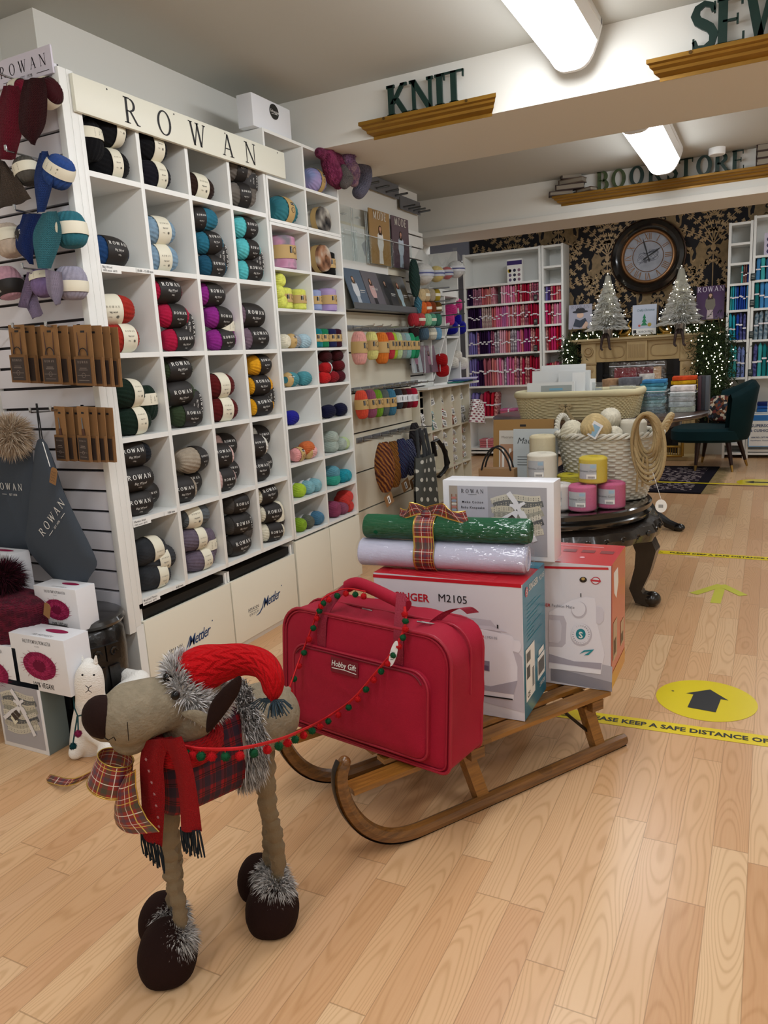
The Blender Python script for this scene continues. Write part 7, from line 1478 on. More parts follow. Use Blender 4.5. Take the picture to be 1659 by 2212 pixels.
# macrame kits and gift bag
def flat(u0,u1,v0,z0,y,th,m,name,label,cat,extra=None,tilt=.1):
    a=P(u0,v0,y=y); c=P(u1,v0,y=y); h=a.z-z0; f=FR((a.x,y-tilt*h,z0),(1,0,0),(0,tilt,1)); b=MB().m(m); b.prism([(0,0),(c.x-a.x,0),(c.x-a.x,h),(0,h)],f,-th,0)
    if extra: extra(b,f,c.x-a.x,h)
    return tag(b.build(name),label,cat)
def exk(b,f,w,h):
    b.m(INK).rect(w*.45,h*.9,w*.55,h*.93,f,.001); b.m(mat('#c9c3b8',.5)).rect(w*.1,h*.05,w*.9,h*.85,f,.001); b.m(mat('#b0876a',.5)).rect(w*.12,h*.08,w*.88,h*.66,f,.0015); b.m(mat('#e2ddd4',.5)); [b.rect(w*(.15+.12*i),h*.1,w*(.19+.12*i),h*.6,f,.002) for i in range(6)]
    b.m(mat('#8a5a3a',.5)); b.disc(w*.35,h*.5,.03,f,.003); b.disc(w*.6,h*.3,.03,f,.003); b.m(mat('#8a7f70',.5)); b.mesh2(text2('Macrame Angel',h*.05,'LEFT'),lambda p,q:f(w*.14+p,h*.74+q,.002))
flat(1066,1196,906,tz,4.70,.01,mat('#9a7440',.6),'craft_kit','kraft macrame kit card standing behind the white cord spools','craft kit',exk)
def exm(b,f,w,h): b.m(mat('#3a3e40',.5)); b.mesh2(text2('Macrame',h*.13,'LEFT',shear=.3),lambda p,q:f(w*.08+p,h*.78+q,.001)); b.mesh2(text2('FOR BEGINNERS',h*.04,'LEFT'),lambda p,q:f(w*.45+p,h*.70+q,.001)); b.m(mat('#6c7070',.5)); [b.line2([(w*.1,h*(.58-.04*i)),(w*.45,h*(.58-.04*i))],h*.012,f,.001) for i in range(4)]; b.line2([(w*.1,h*.2),(w*.5,h*.2)],h*.014,f,.001)
flat(1109,1206,926,tz,4.58,.012,mat('#b9bfbf',.4),'craft_book','pale grey macrame booklet standing in front of the kraft kit','booklet',exm)
r=empty('gift_bag',(-1.42,4.35,tz)); tag(r,'brown paper gift bag with thin black rope handles behind the gift box','bag'); a=P(1040,1012,y=4.2); c=P(1103,1012,y=4.2)
b=MB().m(mat('#8a6a48',.7)); b.bb(a.x-.02,c.x+.02,4.2,4.27,tz,a.z,bev=.003); b.build('bag_body',r); b=MB().m(mat('#0c0c0e',.6))
for dy in (0,.06): b.tube([V((a.x+(c.x-a.x)*t,4.2+dy+.0,a.z-.01+.135*math.sin(PI*t)**.7)) for t in [i/16 for i in range(17)]],.0055,seg=6)
b.build('handles',r)
# ================= PEDESTAL TABLE AND ITS GOODS =================
WD=mat('#3a2416',.3,coat=.5,var=.15); ox,oy,oz,oR=-1.32,6.72,.95,.9
r=empty('pedestal_table',(ox,oy,0)); tag(r,'round dark wood pedestal table full of fabric packs in front of the green chair','table')
b=MB().m(WD); b.lathe([(oR*.9,oz-.05),(oR*.97,oz-.045),(oR,oz-.03),(oR*1.0,oz-.012),(oR*.98,oz),(0,oz)],(ox,oy,0),seg=72,cap=False); b.lathe([(oR*.72,oz-.12),(oR*.76,oz-.11),(oR*.76,oz-.05)],(ox,oy,0),seg=48,cap=False); b.build('table_top',r)
b=MB().m(mat('#100c0c',.3,coat=.4)); b.lathe([(.05,.28),(.12,.32),(.14,.4),(.08,.5),(.06,.6),(.1,.72),(.13,.8),(.2,oz-.06)],(ox,oy,0),seg=24); b.build('pedestal',r)
for k in range(4):
    a=-.42+k*PI/2; d=V((math.cos(a),math.sin(a),0)); c=V((ox,oy,0)); b=MB().m(mat('#0c0b0d',.3,coat=.4)); b.tube([c+d*.08+V((0,0,.42)),c+d*.25+V((0,0,.40)),c+d*.42+V((0,0,.26)),c+d*.55+V((0,0,.12)),c+d*.68+V((0,0,.05)),c+d*.76+V((0,0,.03))],[.05,.055,.05,.04,.038,.035],seg=10); b.ell(c+d*.78+V((0,0,.032)),(.05,.04,.032),10,6,rot=Matrix.Rotation(a,3,'Z')); b.build('leg',r)
# rectangular basket
rx0,rx1,ry0,ry1=-1.86,-.89,6.02,6.5; rc_=((rx0+rx1)/2,(ry0+ry1)/2); z0,z1=oz,1.165
r=empty('storage_basket',(rc_[0],rc_[1],z0)); tag(r,'long cream wicker basket with a linen lining and ribbon bow','basket')
def rf(t,a):
    e=.35; s=.92+.08*t; cx_=math.copysign(abs(math.cos(a))**e,math.cos(a)); sy_=math.copysign(abs(math.sin(a))**e,math.sin(a)); return V((rc_[0]+(rx1-rx0)/2*s*cx_,rc_[1]+(ry1-ry0)/2*s*sy_,z0+(z1-z0-.03)*t)),V((math.cos(a),math.sin(a),0))
b=MB().m(WICC); wicker(rf,14,90,b,.007); b.lathe([(.1,0),(0,0)],(rc_[0],rc_[1],z0+.004),cap=False); b.build('basket_body',r)
b=MB().m(mat('#d4cba6',.85,bump=.3,bs=200)); b.grid(lambda u,v:rf(1,2*PI*v)[0]+V((0,0,.015))+(rf(1,2*PI*v)[1]*math.cos(2*PI*u)*.02+V((0,0,1))*math.sin(2*PI*u)*.028)*(1+.08*math.sin(40*v)),10,120,cu=True,cv=True); b.build('linen_rim',r,sharp=90)
q=P(1222,878,y=ry0-.02); b=MB().m(mat('#b09c74',.7))
for s in (-1,1):
    b.line2([(0,0),(s*.03,.015),(s*.05,.0),(s*.03,-.012),(0,0)],.016,FR(q,(1,0,0),(0,0,1)),.004); b.line2([(0,0),(s*.03,-.06),(s*.06,-.11)],[.014,.02,.03],FR(q,(1,0,0),(0,0,1)),.006)
b.build('bow',r)
CLP=film(.15,.12,'#f0f3f4',10); FOAM=mat('#e9ebea',.7)
def slab(u0,u1,v0,y,zb,th,m,name,label,cat,ex=None,grp=None,tilt=.08):
    a=P(u0,v0,y=y); c=P(u1,v0,y=y); h=a.z-zb; f=FR((a.x,y,zb),(1,0,0),(0,tilt,1)); b=MB().m(m); b.prism([(0,0),(c.x-a.x,0),(c.x-a.x,h),(0,h)],f,-th,0)
    if ex: ex(b,f,c.x-a.x,h)
    return tag(b.build(name),label,cat,grp)
def exl(t=None):
    def g(b,f,w,h):
        b.m(mat('#a9b0ae',.3)).rect(w*.3,h*.02,w*.95,h*.8,f,.001); b.m(mat('#7fb4cc',.4)).rect(w*.48,h*.48,w*.76,h*.62,f,.002)
        if t: b.m(mat('#6c7478',.5)); b.mesh2(text2(t,h*.13),lambda p,q:f(w*.6+p*.8,h*.2+q,.002))
    return g
gs='foam and wadding packs in the cream basket'
slab(1168,1263,790,6.42,1.08,.03,FOAM,'wadding_pack','large pale wadding pack at the back of the cream basket','wadding pack',exl(),gs)
slab(1148,1262,802,6.32,1.0,.03,FOAM,'wadding_pack','white foam pack second from the back of the cream basket','wadding pack',None,gs)
slab(1138,1240,828,6.12,1.12,.03,FOAM,'wadding_pack','foam filling pack with a blue sticker at the front of the cream basket','wadding pack',exl('Foam Filling Sheet'),gs)
slab(1205,1272,802,6.25,1.0,.05,mat('#e2e5e4',.5),'wadding_pack','thick white foam block right of the blue stickers','wadding pack',None,gs)
slab(1235,1262,805,6.18,1.0,.03,mat('#eef0ef',.5),'wadding_pack','narrow white foam block at the centre of the cream basket','wadding pack',None,gs)
slab(1278,1300,826,6.2,1.0,.02,CLP,'notion_pack','clear hanging pack in the middle of the cream basket','packet',exl(),gs)
slab(1272,1285,818,6.28,1.0,.02,PAPERW,'notion_pack','slim white pack beside the clear one in the cream basket','packet',None,gs)
slab(1316,1372,832,6.3,1.02,.04,CLP,'notion_pack','wide clear plastic pack at the right of the cream basket','packet',None,gs)
slab(1255,1300,846,6.14,1.0,.03,mat('#d8dcda',.4),'notion_pack','low grey pack at the front right of the cream basket','packet',None,gs)
# fabric packs on the table
def fpile(u0,u1,vt,vb,y,cols,what,grp,d=.22,zb=None):
    a=P(u0,vb,y=y); c=P(u1,vt,y=y); zb=oz if zb is None else zb; n=len(cols); H=max(.02,c.z-zb); t=H/n; w=c.x-a.x
    for i,(nm,cc) in enumerate(cols):
        b=MB().m(mat(cc,.85,var=.25,vs=30)); b.box((a.x+w/2+rb.uniform(-.008,.008),y+d/2,zb+t*(i+.5)),(w*rb.uniform(.92,1.0),d,t*.95),rot=rb.uniform(-.06,.06),bev=min(.006,t*.3)); tag(b.build('folded_fabric'),f'{nm} folded fabric, {nth(i)} from bottom, {what}','fabric',grp)
def clearbin(u0,u1,v0,v1,y,lab,d=.26):
    a=P(u0,v1,y=y); c=P(u1,v0,y=y); b=MB().m(film(.1,.06,'#eef4f6',6)); h=max(.08,c.z-oz)
    for x0,x1,y0,y1 in ((a.x,c.x,y,y+.004),(a.x,c.x,y+d,y+d+.004),(a.x,a.x+.004,y,y+d),(c.x-.004,c.x,y,y+d)): b.bb(x0,x1,y0,y1,oz+.001,oz+h)
    b.bb(a.x,c.x,y,y+d,oz+.001,oz+.004); b.m(mat('#e6eef0',.1,alpha=.7)); b.tube([(a.x,y,oz+h),(c.x,y,oz+h),(c.x,y+d,oz+h),(a.x,y+d,oz+h)],.004,seg=6,closed=True); tag(b.build('clear_tray'),lab,'tray','clear trays on the pedestal table')
fpile(1382,1436,820,878,6.45,[('slate','#6a7f88'),('grey-blue','#8aa0a8'),('pale aqua','#a8c4c4'),('duck-egg','#8ab8bc'),('teal print','#4a8a94'),('denim','#5c86a0'),('turquoise print','#4c9aa4'),('sky print','#6aa4b8'),('sea blue','#3f7f98'),('blue print','#3a78a8')],'blue pile','blue fabrics in the clear tray'); clearbin(1380,1440,845,880,6.43,'clear tray holding the blue fabric pile')
fpile(1445,1500,833,876,6.55,[('cream','#cfc6ac'),('white floral','#e2dcd8'),('red floral on white','#dccfcc'),('white cherry print','#e8e2de'),('white rose print','#e0d6d4')],'white floral pile','white floral fabrics in the clear tray'); clearbin(1443,1503,848,878,6.53,'clear tray holding the white floral fabric pile')
fpile(1450,1508,812,838,6.8,[('yellow print','#d8c04a'),('pale yellow','#e0cc6a'),('golden yellow','#d6a824'),('mustard','#c8981c'),('orange-red','#c2441c')],'yellow pile','yellow fabrics',zb=oz+.11); b=MB().m(mat('#8a8478',.8)); a=P(1452,850,y=6.8); b.bb(a.x,a.x+.22,6.8,7.0,oz,oz+.105,bev=.01); tag(b.build('fabric_box'),'grey-beige box under the yellow fabrics on the pedestal table','box')
for k,(u,c,n) in enumerate(((1508,'#3a1c28','dark maroon'),(1516,'#22222a','charcoal'),(1524,'#4a5058','grey'))):
    a=P(u,866,y=6.75); c_z=P(u,812,y=6.75).z; b=MB().m(mat(c,.4)); b.bb(a.x,a.x+.028,6.68,6.86,oz,c_z,bev=.003); b.m(INKW); tag(b.build('booklet'),f'{n} upright booklet at the right end of the fabric packs','booklet','upright booklets on the pedestal table')
fpile(1333,1380,815,850,6.62,[('ivory print','#d4cfb4'),('pale green print','#c8ccb0'),('cream print','#d8d2b8'),('grey floral','#6a6a70')],'cream pile','cream fabrics on the pedestal table')
fpile(1301,1335,818,850,6.7,[('rust','#a8522c'),('brown','#6a3424'),('wine','#5a1c20'),('tan','#a88464')],'brown pile','brown fabrics on the pedestal table')
a=P(1385,815,y=6.9); fpile(1378,1412,806,840,6.95,[('navy','#2a2c3c'),('grey-blue','#5a6a7c'),('white','#d0ccc4')],'navy pile','navy fabrics on the pedestal table')
r=empty('zip_bag',P(1376,820,y=6.98)); tag(r,'clear zip bag of wine and peach fabrics standing up in front of the fireplace','bag'); a=P(1326,822,y=6.98); c=P(1426,792,y=6.98)
for k,(t0,t1,cc,n) in enumerate(((0,.5,'#8a2c38','wine'),(.5,.85,'#6a1c28','dark wine'),(.85,1,'#c8a078','peach'))): b=MB().m(mat(cc,.85,var=.2,vs=20)); b.bb(a.x+(c.x-a.x)*t0,a.x+(c.x-a.x)*t1,6.99,7.08,oz+.02,c.z,bev=.01); b.build('fabric_fold',r)['label']=n+' fabric fold'
b=MB().m(film(.12,.08,'#f8fafa',12)); b.bb(a.x-.04,c.x+.04,6.97,7.1,oz,c.z+.05,bev=.01); b.m(mat('#c8ccd0',.3)); b.bb(a.x-.04,c.x+.04,6.968,6.975,c.z+.015,c.z+.022); b.build('clear_bag',r)
# ================= SLED =================
SO=V((-.976,1.898,0)); SU=V((.524,.852,0)).normalized(); SW=V((-SU.y,SU.x,0))
def SP(s,w,z): return SO+SU*s+SW*w+V((0,0,z))
def woodm(c1,c2,stretch,dark=None):
    k=NM(.32,.5); x,y,z,co_=k.coords(); vr=k.n('ShaderNodeVectorRotate',rotation_type='Z_AXIS',i_Angle=-math.atan2(SU.y,SU.x)); k.link(co_,vr.inputs['Vector']); mp=k.n('ShaderNodeMapping'); mp.inputs['Scale'].default_value=stretch; k.link(vr.outputs[0],mp.inputs[0])
    n=k.n('ShaderNodeTexNoise',i_Scale=9.0,i_Detail=5.0,i_Roughness=.65); k.link(mp.outputs[0],n.inputs['Vector']); n2=k.n('ShaderNodeTexNoise',i_Scale=5.0,i_Detail=3.0); k.link(co_,n2.inputs['Vector'])
    c=k.ramp(n.outputs[0],[(.3,c1),(.7,c2)]); c=k.mix(k.math('MULTIPLY',k.math('GREATER_THAN',n2.outputs[0],.62),.35),c,hexc(dark or '#3a2410')); k.color(c); k.bump(n.outputs[0],.15); k.b.inputs['Coat Weight'].default_value=.3; return k.m
WOOD=woodm('#4e3014','#8a5c2a',(.5,9,9)); WOOD2=woodm('#6a4418','#a06c2c',(.5,9,9))
r=empty('wooden_sled',SP(.4,.21,0)); tag(r,'old varnished wooden sled with curled runners carrying the red bag and boxes','sled')
cl=[(-.185,.345),(-.2,.315),(-.2,.26),(-.178,.185),(-.13,.11),(-.06,.055),(.03,.028),(.15,.024),(.4,.024),(.7,.024),(1.02,.024)]
def cr(pl,n):
    out=[];m=len(pl)
    for i in range(m-1):
        g=lambda k:pl[max(0,min(m-1,k))]
        for j in range(n):
            f=j/n; out.append(tuple(.5*((2*g(i)[q])+(g(i+1)[q]-g(i-1)[q])*f+(2*g(i-1)[q]-5*g(i)[q]+4*g(i+1)[q]-g(i+2)[q])*f*f+(-g(i-1)[q]+3*g(i)[q]-3*g(i+1)[q]+g(i+2)[q])*f**3) for q in range(len(pl[0]))))
    out.append(tuple(pl[-1])); return out
for w in (.0,.434):
    b=MB().m(WOOD); pts=[SP(s,w,z) for s,z in cr(cl,5)]; sec=[]
    b.tube(pts,lambda t:.030 if t<.04 or t>.985 else .034,seg=8,up=tuple(SW),flat=(.62,.72)); b.ell(pts[0],(.02,.02,.02),10,6); b.build('runner',r)
    b=MB().m(mat('#2a2420',.4,metal=.6)); q=cr(cl,5)
    low=[]
    for i,(s,z) in enumerate(q):
        a=q[max(0,i-1)]; c=q[min(len(q)-1,i+1)]; dx,dz=c[0]-a[0],c[1]-a[1]; l=math.hypot(dx,dz); low.append(SP(s+dz/l*.0245,w,max(.002,z-dx/l*.0245)))
    b.tube(low,.012,seg=6,up=tuple(SW),flat=(1,.16)); b.build('metal_strip',r)
for s0,n in ((.30,'front'),(.86,'rear')):
    b=MB().m(WOOD); fr_=FR(SP(s0,.21,.215),SW,(0,0,1)); b.prism([(-.225,-.02),(.225,-.02),(.225,.018),(-.225,.018)],fr_,-.028,.028); b.build('cross_bearer',r)
    for w,dw in ((.015,.0),(.419,0)):
        b=MB().m(WOOD2); b.tube([SP(s0+.03,w-.0,.03),SP(s0-.02,w+(.018 if w<.2 else -.018),.21)],.036,seg=4,up=tuple(SU),flat=(.9,.75)); b.build('post',r)
for w_ in (.03,.40): b=MB().m(mat('#17130f',.4,metal=.5)); b.tube([SP(.72,w_,.225),SP(.85,w_,.10)],.006,seg=6); b.build('iron_brace',r)
for i,(w0,w1,a0,a1) in enumerate(((-.012,.052,-.165,.93),(.085,.13,.0,.93),(.16,.205,.0,.93),(.235,.28,.0,.93),(.31,.355,.0,.93),(.382,.446,-.165,.93))):
    b=MB().m(WOOD2); fr_=FR(SP(0,0,.234),SU,SW); zt=.016
    b.prism([(a0,w0),(a1,w0),(a1+.008,(w0+w1)/2),(a1,w1),(a0,w1)],fr_,0,zt); b.build('deck_slat',r)
# ================= SEWING MACHINE BOXES =================
SB=MB
def PFX(y): return lambda b,pts,h=.001: b.add([V((P(u,v,y=y).x,y-h,P(u,v,y=y).z)) for u,v in pts],[tuple(range(len(pts)))[::-1]],smooth=False)
def ccw(pts):
    a=sum(pts[i][0]*pts[(i+1)%len(pts)][1]-pts[(i+1)%len(pts)][0]*pts[i][1] for i in range(len(pts))); return pts if a<0 else pts[::-1]
def carton(x0,x1,y0,y1,z0,z1,mf,mt,ms,name,label):
    r=empty(name,((x0+x1)/2,(y0+y1)/2,z0)); tag(r,label,'box'); b=MB().m(mf); 
    e=.0
    b.add([(x0,y0,z0),(x1,y0,z0),(x1,y0,z1),(x0,y0,z1)],[(0,1,2,3)]); b.add([(x0,y1,z0),(x1,y1,z0),(x1,y1,z1),(x0,y1,z1)],[(3,2,1,0)]); b.add([(x0,y0,z0),(x1,y0,z0),(x1,y1,z0),(x0,y1,z0)],[(3,2,1,0)])
    b.m(mt).add([(x0,y0,z1),(x1,y0,z1),(x1,y1,z1),(x0,y1,z1)],[(0,1,2,3)]); b.m(ms).add([(x1,y0,z0),(x1,y1,z0),(x1,y1,z1),(x1,y0,z1)],[(0,1,2,3)]).add([(x0,y0,z0),(x0,y1,z0),(x0,y1,z1),(x0,y0,z1)],[(3,2,1,0)]); return r,b
yA=2.343; WBX=mat('#dcd7dc',.3,coat=.3); TEAL=mat('#1c7a92',.3,coat=.4); REDB=mat('#c2202c',.25,coat=.5); ORG=mat('#cc4a24',.3,coat=.4)
r,b=carton(-1.262,-.705,yA,yA+.28,.252,.742,WBX,REDB,TEAL,'sewing_machine_box','white and teal M2105 sewing machine box on the sled behind the red bag')
PA=PFX(yA); pp=lambda m,pts,h=.001:(b.m(m),PA(b,ccw(pts),h))
GR1=mat('#c3bcc4',.4);GR2=mat('#d2ccd4',.4);GR3=mat('#a9a4b0',.4);GR4=mat('#e6e2e8',.4)
pp(REDB,[(806,1240),(1126,1262),(1126,1270),(806,1247)]) 
pp(GR1,[(985,1330),(1060,1340),(1128,1420),(1134,1540),(985,1500)],.0008)
pp(GR4,[(1000,1362),(1040,1358),(1100,1372),(1108,1375),(1112,1388),(1108,1405),(1118,1440),(1118,1470),(1110,1500),(1110,1512),(1000,1498)],.0015)
pp(GR2,[(1030,1350),(1060,1352),(1098,1366),(1040,1358)],.0018); pp(GR4,[(1110,1382),(1122,1384),(1126,1392),(1126,1402),(1120,1410),(1108,1406)],.002); pp(GR3,[(1118,1470),(1110,1500),(1000,1484),(1000,1470),(1060,1482)],.002); pp(INK,[(1000,1494),(1108,1509),(1108,1512),(1000,1497)],.0025)
pp(mat('#8a8494',.4),[(1044,1426),(1058,1428),(1058,1450),(1044,1447)],.0025); pp(mat('#6a5a74',.4),[(1046,1436),(1056,1438),(1056,1448),(1046,1446)],.003); pp(mat('#7a8a9c',.4),[(1012,1425),(1022,1427),(1030,1452),(1014,1448)],.0025); pp(INK,[(1074,1349),(1077,1349),(1077,1357),(1074,1357)],.003)
f=FR((-1.262,yA,.252),(1,0,0),(0,0,1)); q=P(945,1297,y=yA); b.m(INK); b.mesh2(text2('M2105',.040),lambda a,c:V((P(978,1297,y=yA).x+a,yA-.002,q.z-.002+c))); b.m(REDB); b.mesh2(text2('SINGER',.040,bold=.02),lambda a,c:V((P(890,1290,y=yA).x+a,yA-.002,P(890,1290,y=yA).z-.012+c))); 
q=P(1050,1378,y=yA); b.mesh2(text2('SINGER',.013,bold=.02),lambda a,c:V((P(1034,1378,y=yA).x+a,yA-.003,q.z+c))); b.m(mat('#8a8a94',.5)); b.mesh2(text2('| M2105',.013),lambda a,c:V((P(1062,1378,y=yA).x+a,yA-.003,q.z+c)))
xs=-.705; f=FR((xs,yA,.252),(0,1,0),(0,0,1)); b.m(INKW); b.mesh2(text2('SINGER',.034,bold=.02),lambda a,c:f(.13+a,.445+c+a*.0,.001)); b.mesh2(text2('M2105',.026),lambda a,c:f(.235+a,.445+c,.001)); b.m(REDB).disc(.045,.452,.018,f,.0012,12); b.m(INKW); b.mesh2(text2('S',.03,bold=.03),lambda a,c:f(.045+a,.442+c,.002))
b.m(mat('#3a90a4',.4)); [b.line2([(.05,.40-.014*i),(.05+.19*(.6+.4*math.sin(i*2.3)),.40-.014*i)],.003,f,.001) for i in range(10)]
b.m(PAPERW); b.rect(.02,.06,.13,.25,f,.0012); b.rect(.165,.08,.26,.165,f,.0012); b.rect(.18,.17,.25,.19,f,.0012); b.m(INK)
for i in range(12): b.rect(.03+i*.004,.2,.032+i*.004,.235,f,.002); b.rect(.175+i*.0065,.095,.178+i*.0065,.15,f,.002); b.rect(.095,.09+i*.006,.12,.093+i*.006,f,.002)
for i in range(8): b.rect(.03+i*.005,.14,.0325+i*.005,.185,f,.002)
b.mesh2(text2('CE',.028,bold=.01),lambda a,c:f(.05+a,.07+c,.002)); b.m(INKW); b.mesh2(text2('230/500',.022,bold=.01),lambda a,c:f(.225+a,.045+c,.001))
f=FR((-1.262,yA,.742),(1,0,0),(0,1,0)); b.m(mat('#d9404a',.3)); [b.line2([(.05,.03+.012*i),(.45,.03+.012*i)],.004,f,.0006) for i in range(4)]; b.m(mat('#1c5a8a',.3)).rect(0,.2,.08,.28,f); b.m(TEAL).rect(.47,.2,.557,.28,f,.001)
b.build('printed_carton',r)
yB=2.679
r,b=carton(-1.05,-.478,yB,yB+.3,.252,.732,WBX,REDB,ORG,'sewing_machine_box','white and orange-red sewing machine box at the rear of the sled')
PA=PFX(yB)
pp(mat('#8f8c94',.35),[(1190,1440),(1322,1474),(1322,1494),(1190,1470)],.0008); pp(mat('#b4b1b9',.35),[(1190,1410),(1323,1440),(1322,1474),(1190,1440)],.0007)
pp(GR4,[(1186,1322),(1235,1296),(1265,1289),(1285,1292),(1288,1310),(1288,1340),(1300,1385),(1306,1415),(1300,1440),(1298,1456),(1186,1436)],.0015); pp(GR3,[(1186,1412),(1240,1428),(1300,1432),(1298,1446),(1186,1430)],.002); pp(mat('#f0eef2',.4),[(1186,1432),(1298,1448),(1297,1456),(1186,1443)],.0025)
pp(GR1,[(1186,1328),(1218,1330),(1224,1345),(1222,1390),(1214,1398),(1186,1396)],.002); pp(GR2,[(1186,1338),(1210,1340),(1214,1352),(1212,1382),(1206,1388),(1186,1386)],.003)
pp(GR2,[(1288,1310),(1300,1312),(1305,1322),(1304,1340),(1296,1348),(1288,1346)],.0018)
def pd(u,v,ru,rv,m,h): pp(m,[(u+ru*math.cos(t),v+rv*math.sin(t)) for t in [k*PI/14 for k in range(28)]],h)
pd(1251,1317,17,18,GR1,.0025); pd(1250,1315,15,16,GR4,.003); pd(1256,1371,23,24,GR1,.0025); pd(1255,1369,21,22,GR4,.003); pd(1255,1369,10.5,11.5,mat('#14808c',.4),.004)
b.m(INKW); q=P(1255,1376,y=yB); b.mesh2(text2('S',.034,bold=.03),lambda a,c:V((q.x+a,yB-.005,q.z-.002+c))); b.m(GR3)
for k in range(24): t=k*PI/12; pp(mat('#8a8892',.4),[(1255+16*math.cos(t),1369+17*math.sin(t)),(1255+19*math.cos(t),1369+20*math.sin(t)),(1256+19*math.cos(t),1370+20*math.sin(t)),(1256+16*math.cos(t),1370+17*math.sin(t))],.0045)
pp(mat('#1a8a96',.4),[(1252,1412),(1262,1404),(1284,1402),(1272,1414),(1262,1415),(1276,1406),(1264,1407)],.004); pp(INK,[(1254,1281),(1256,1281),(1256,1289),(1254,1289)],.003)
pd(1260,1252,8,6,mat('#2a2018',.4),.002); pd(1260,1250,4,3,mat('#b89858',.4),.003); pd(1287,1254,10,8,mat('#c23440',.4),.002); pd(1287,1254,8,6.4,WBX,.003); pp(mat('#c23440',.4),[(1276,1251),(1298,1253),(1298,1257),(1276,1255)],.0035)
b.m(mat('#7a7a84',.5)); q=P(1214,1312,y=yB); b.mesh2(text2('| Fashion Mate',.016),lambda a,c:V((q.x+a,yB-.003,q.z+c))); b.m(REDB); q=P(1188,1310,y=yB); b.mesh2(text2('SINGER',.016,bold=.02),lambda a,c:V((q.x-.025+a,yB-.003,q.z+c)))
pp(REDB,[(1140,1222),(1314,1226),(1315,1231),(1140,1227)],.001)
f=FR((-.478,yB,.252),(0,1,0),(0,0,1)); b.m(mat('#b81c28',.3)).rect(0,0,.02,.48,f); b.m(mat('#d8942c',.3)).rect(.02,0,.30,.06,f); b.m(mat('#c8ae90',.5)); b.rect(.04,.1,.12,.25,f,.0012); b.rect(.2,.1,.27,.2,f,.0012); b.m(INK); [b.rect(.05+i*.006,.12,.053+i*.006,.18,f,.002) for i in range(8)]; [b.rect(.205+i*.006,.11,.208+i*.006,.15,f,.002) for i in range(8)]; b.m(PAPERW).prism([(.05,.44),(.13,.44),(.14,.38),(.1,.33),(.06,.36)],f,0,.0015)
f=FR((-1.05,yB,.732),(1,0,0),(0,1,0)); b.m(mat('#7a1820',.3)); [b.rect(.36+.07*i,.16,.41+.07*i,.2,f,.001) for i in range(3)]; b.m(mat('#d8a0a8',.3)); b.disc(.3,.18,.012,f,.001,10); b.disc(.45,.09,.01,f,.001,10); b.line2([(.1,.25),(.5,.25)],.006,f,.001)
b.build('printed_carton',r)
# ================= GIFT BOX (baby blanket kit) =================
yk=2.632; a=P(956,1040,y=yk); c=P(1196,1036,y=yk); zk=.745; x0k,x1k=a.x,c.x; hk=a.z-zk+.006
r=empty('gift_box',((x0k+x1k)/2,yk+.05,zk)); tag(r,'white baby blanket kit box standing on the sewing machine boxes','box')
b=MB().m(mat('#e8e8ec',.35,coat=.2)); b.bb(x0k,x1k,yk,yk+.1,zk,zk+hk,bev=.002); f=FR((x0k,yk,zk),(1,0,0),(0,0,1)); w=x1k-x0k; h=hk
b.m(mat('#c5c3cd',.3)).rect(w*.06,h*.06,w*.94,h*.93,f,.001); b.m(mat('#a89c90',.5)).rect(w*.06,h*.5,w*.14,h*.93,f,.0013); b.m(mat('#8a5a3a',.5)); b.line2([(w*.075,h*.5),(w*.085,h*.82)],w*.008,f,.002); b.line2([(w*.13,h*.5),(w*.125,h*.82)],w*.008,f,.002)
for i in range(7): b.m(mat(['#c07a70','#d8d0c4','#8a9ab0'][i%3],.6)).rect(w*.082,h*(.52+.04*i),w*.127,h*(.545+.04*i),f,.0024)
f2=lambda p,q,e=0:f(w*.42+p,h*.06+q,e); 
b.m(mat('#bdbdc6',.3)).rect(w*.14,h*.3,w*.42,h*.93,f,.0014)
kitpicture(b,f2,w*.52,h*.87,.8)
b.m(INK); b.mesh2(serif('ROWAN',h*.05,gap=.42,tk=.13,tn=.06),lambda p,q:f(w*.28+p,h*.84+q,.003)); b.line2([(w*.24,h*.82),(w*.32,h*.82)],.001,f,.003); b.mesh2(text2('Moko Cotton',h*.042,bold=.01,space=1.25),lambda p,q:f(w*.28+p,h*.71+q,.003)); b.mesh2(text2('Baby Keepsake',h*.042,bold=.01,space=1.25),lambda p,q:f(w*.28+p,h*.64+q,.003)); b.mesh2(text2('Included with this Beautiful',h*.024),lambda p,q:f(w*.28+p,h*.5+q,.003)); b.mesh2(text2('Moko Cotton Keepsake Set',h*.024),lambda p,q:f(w*.28+p,h*.465+q,.003)); b.mesh2(text2('Instruction Contents',h*.024),lambda p,q:f(w*.28+p,h*.36+q,.003))
b.build('printed_box',r)
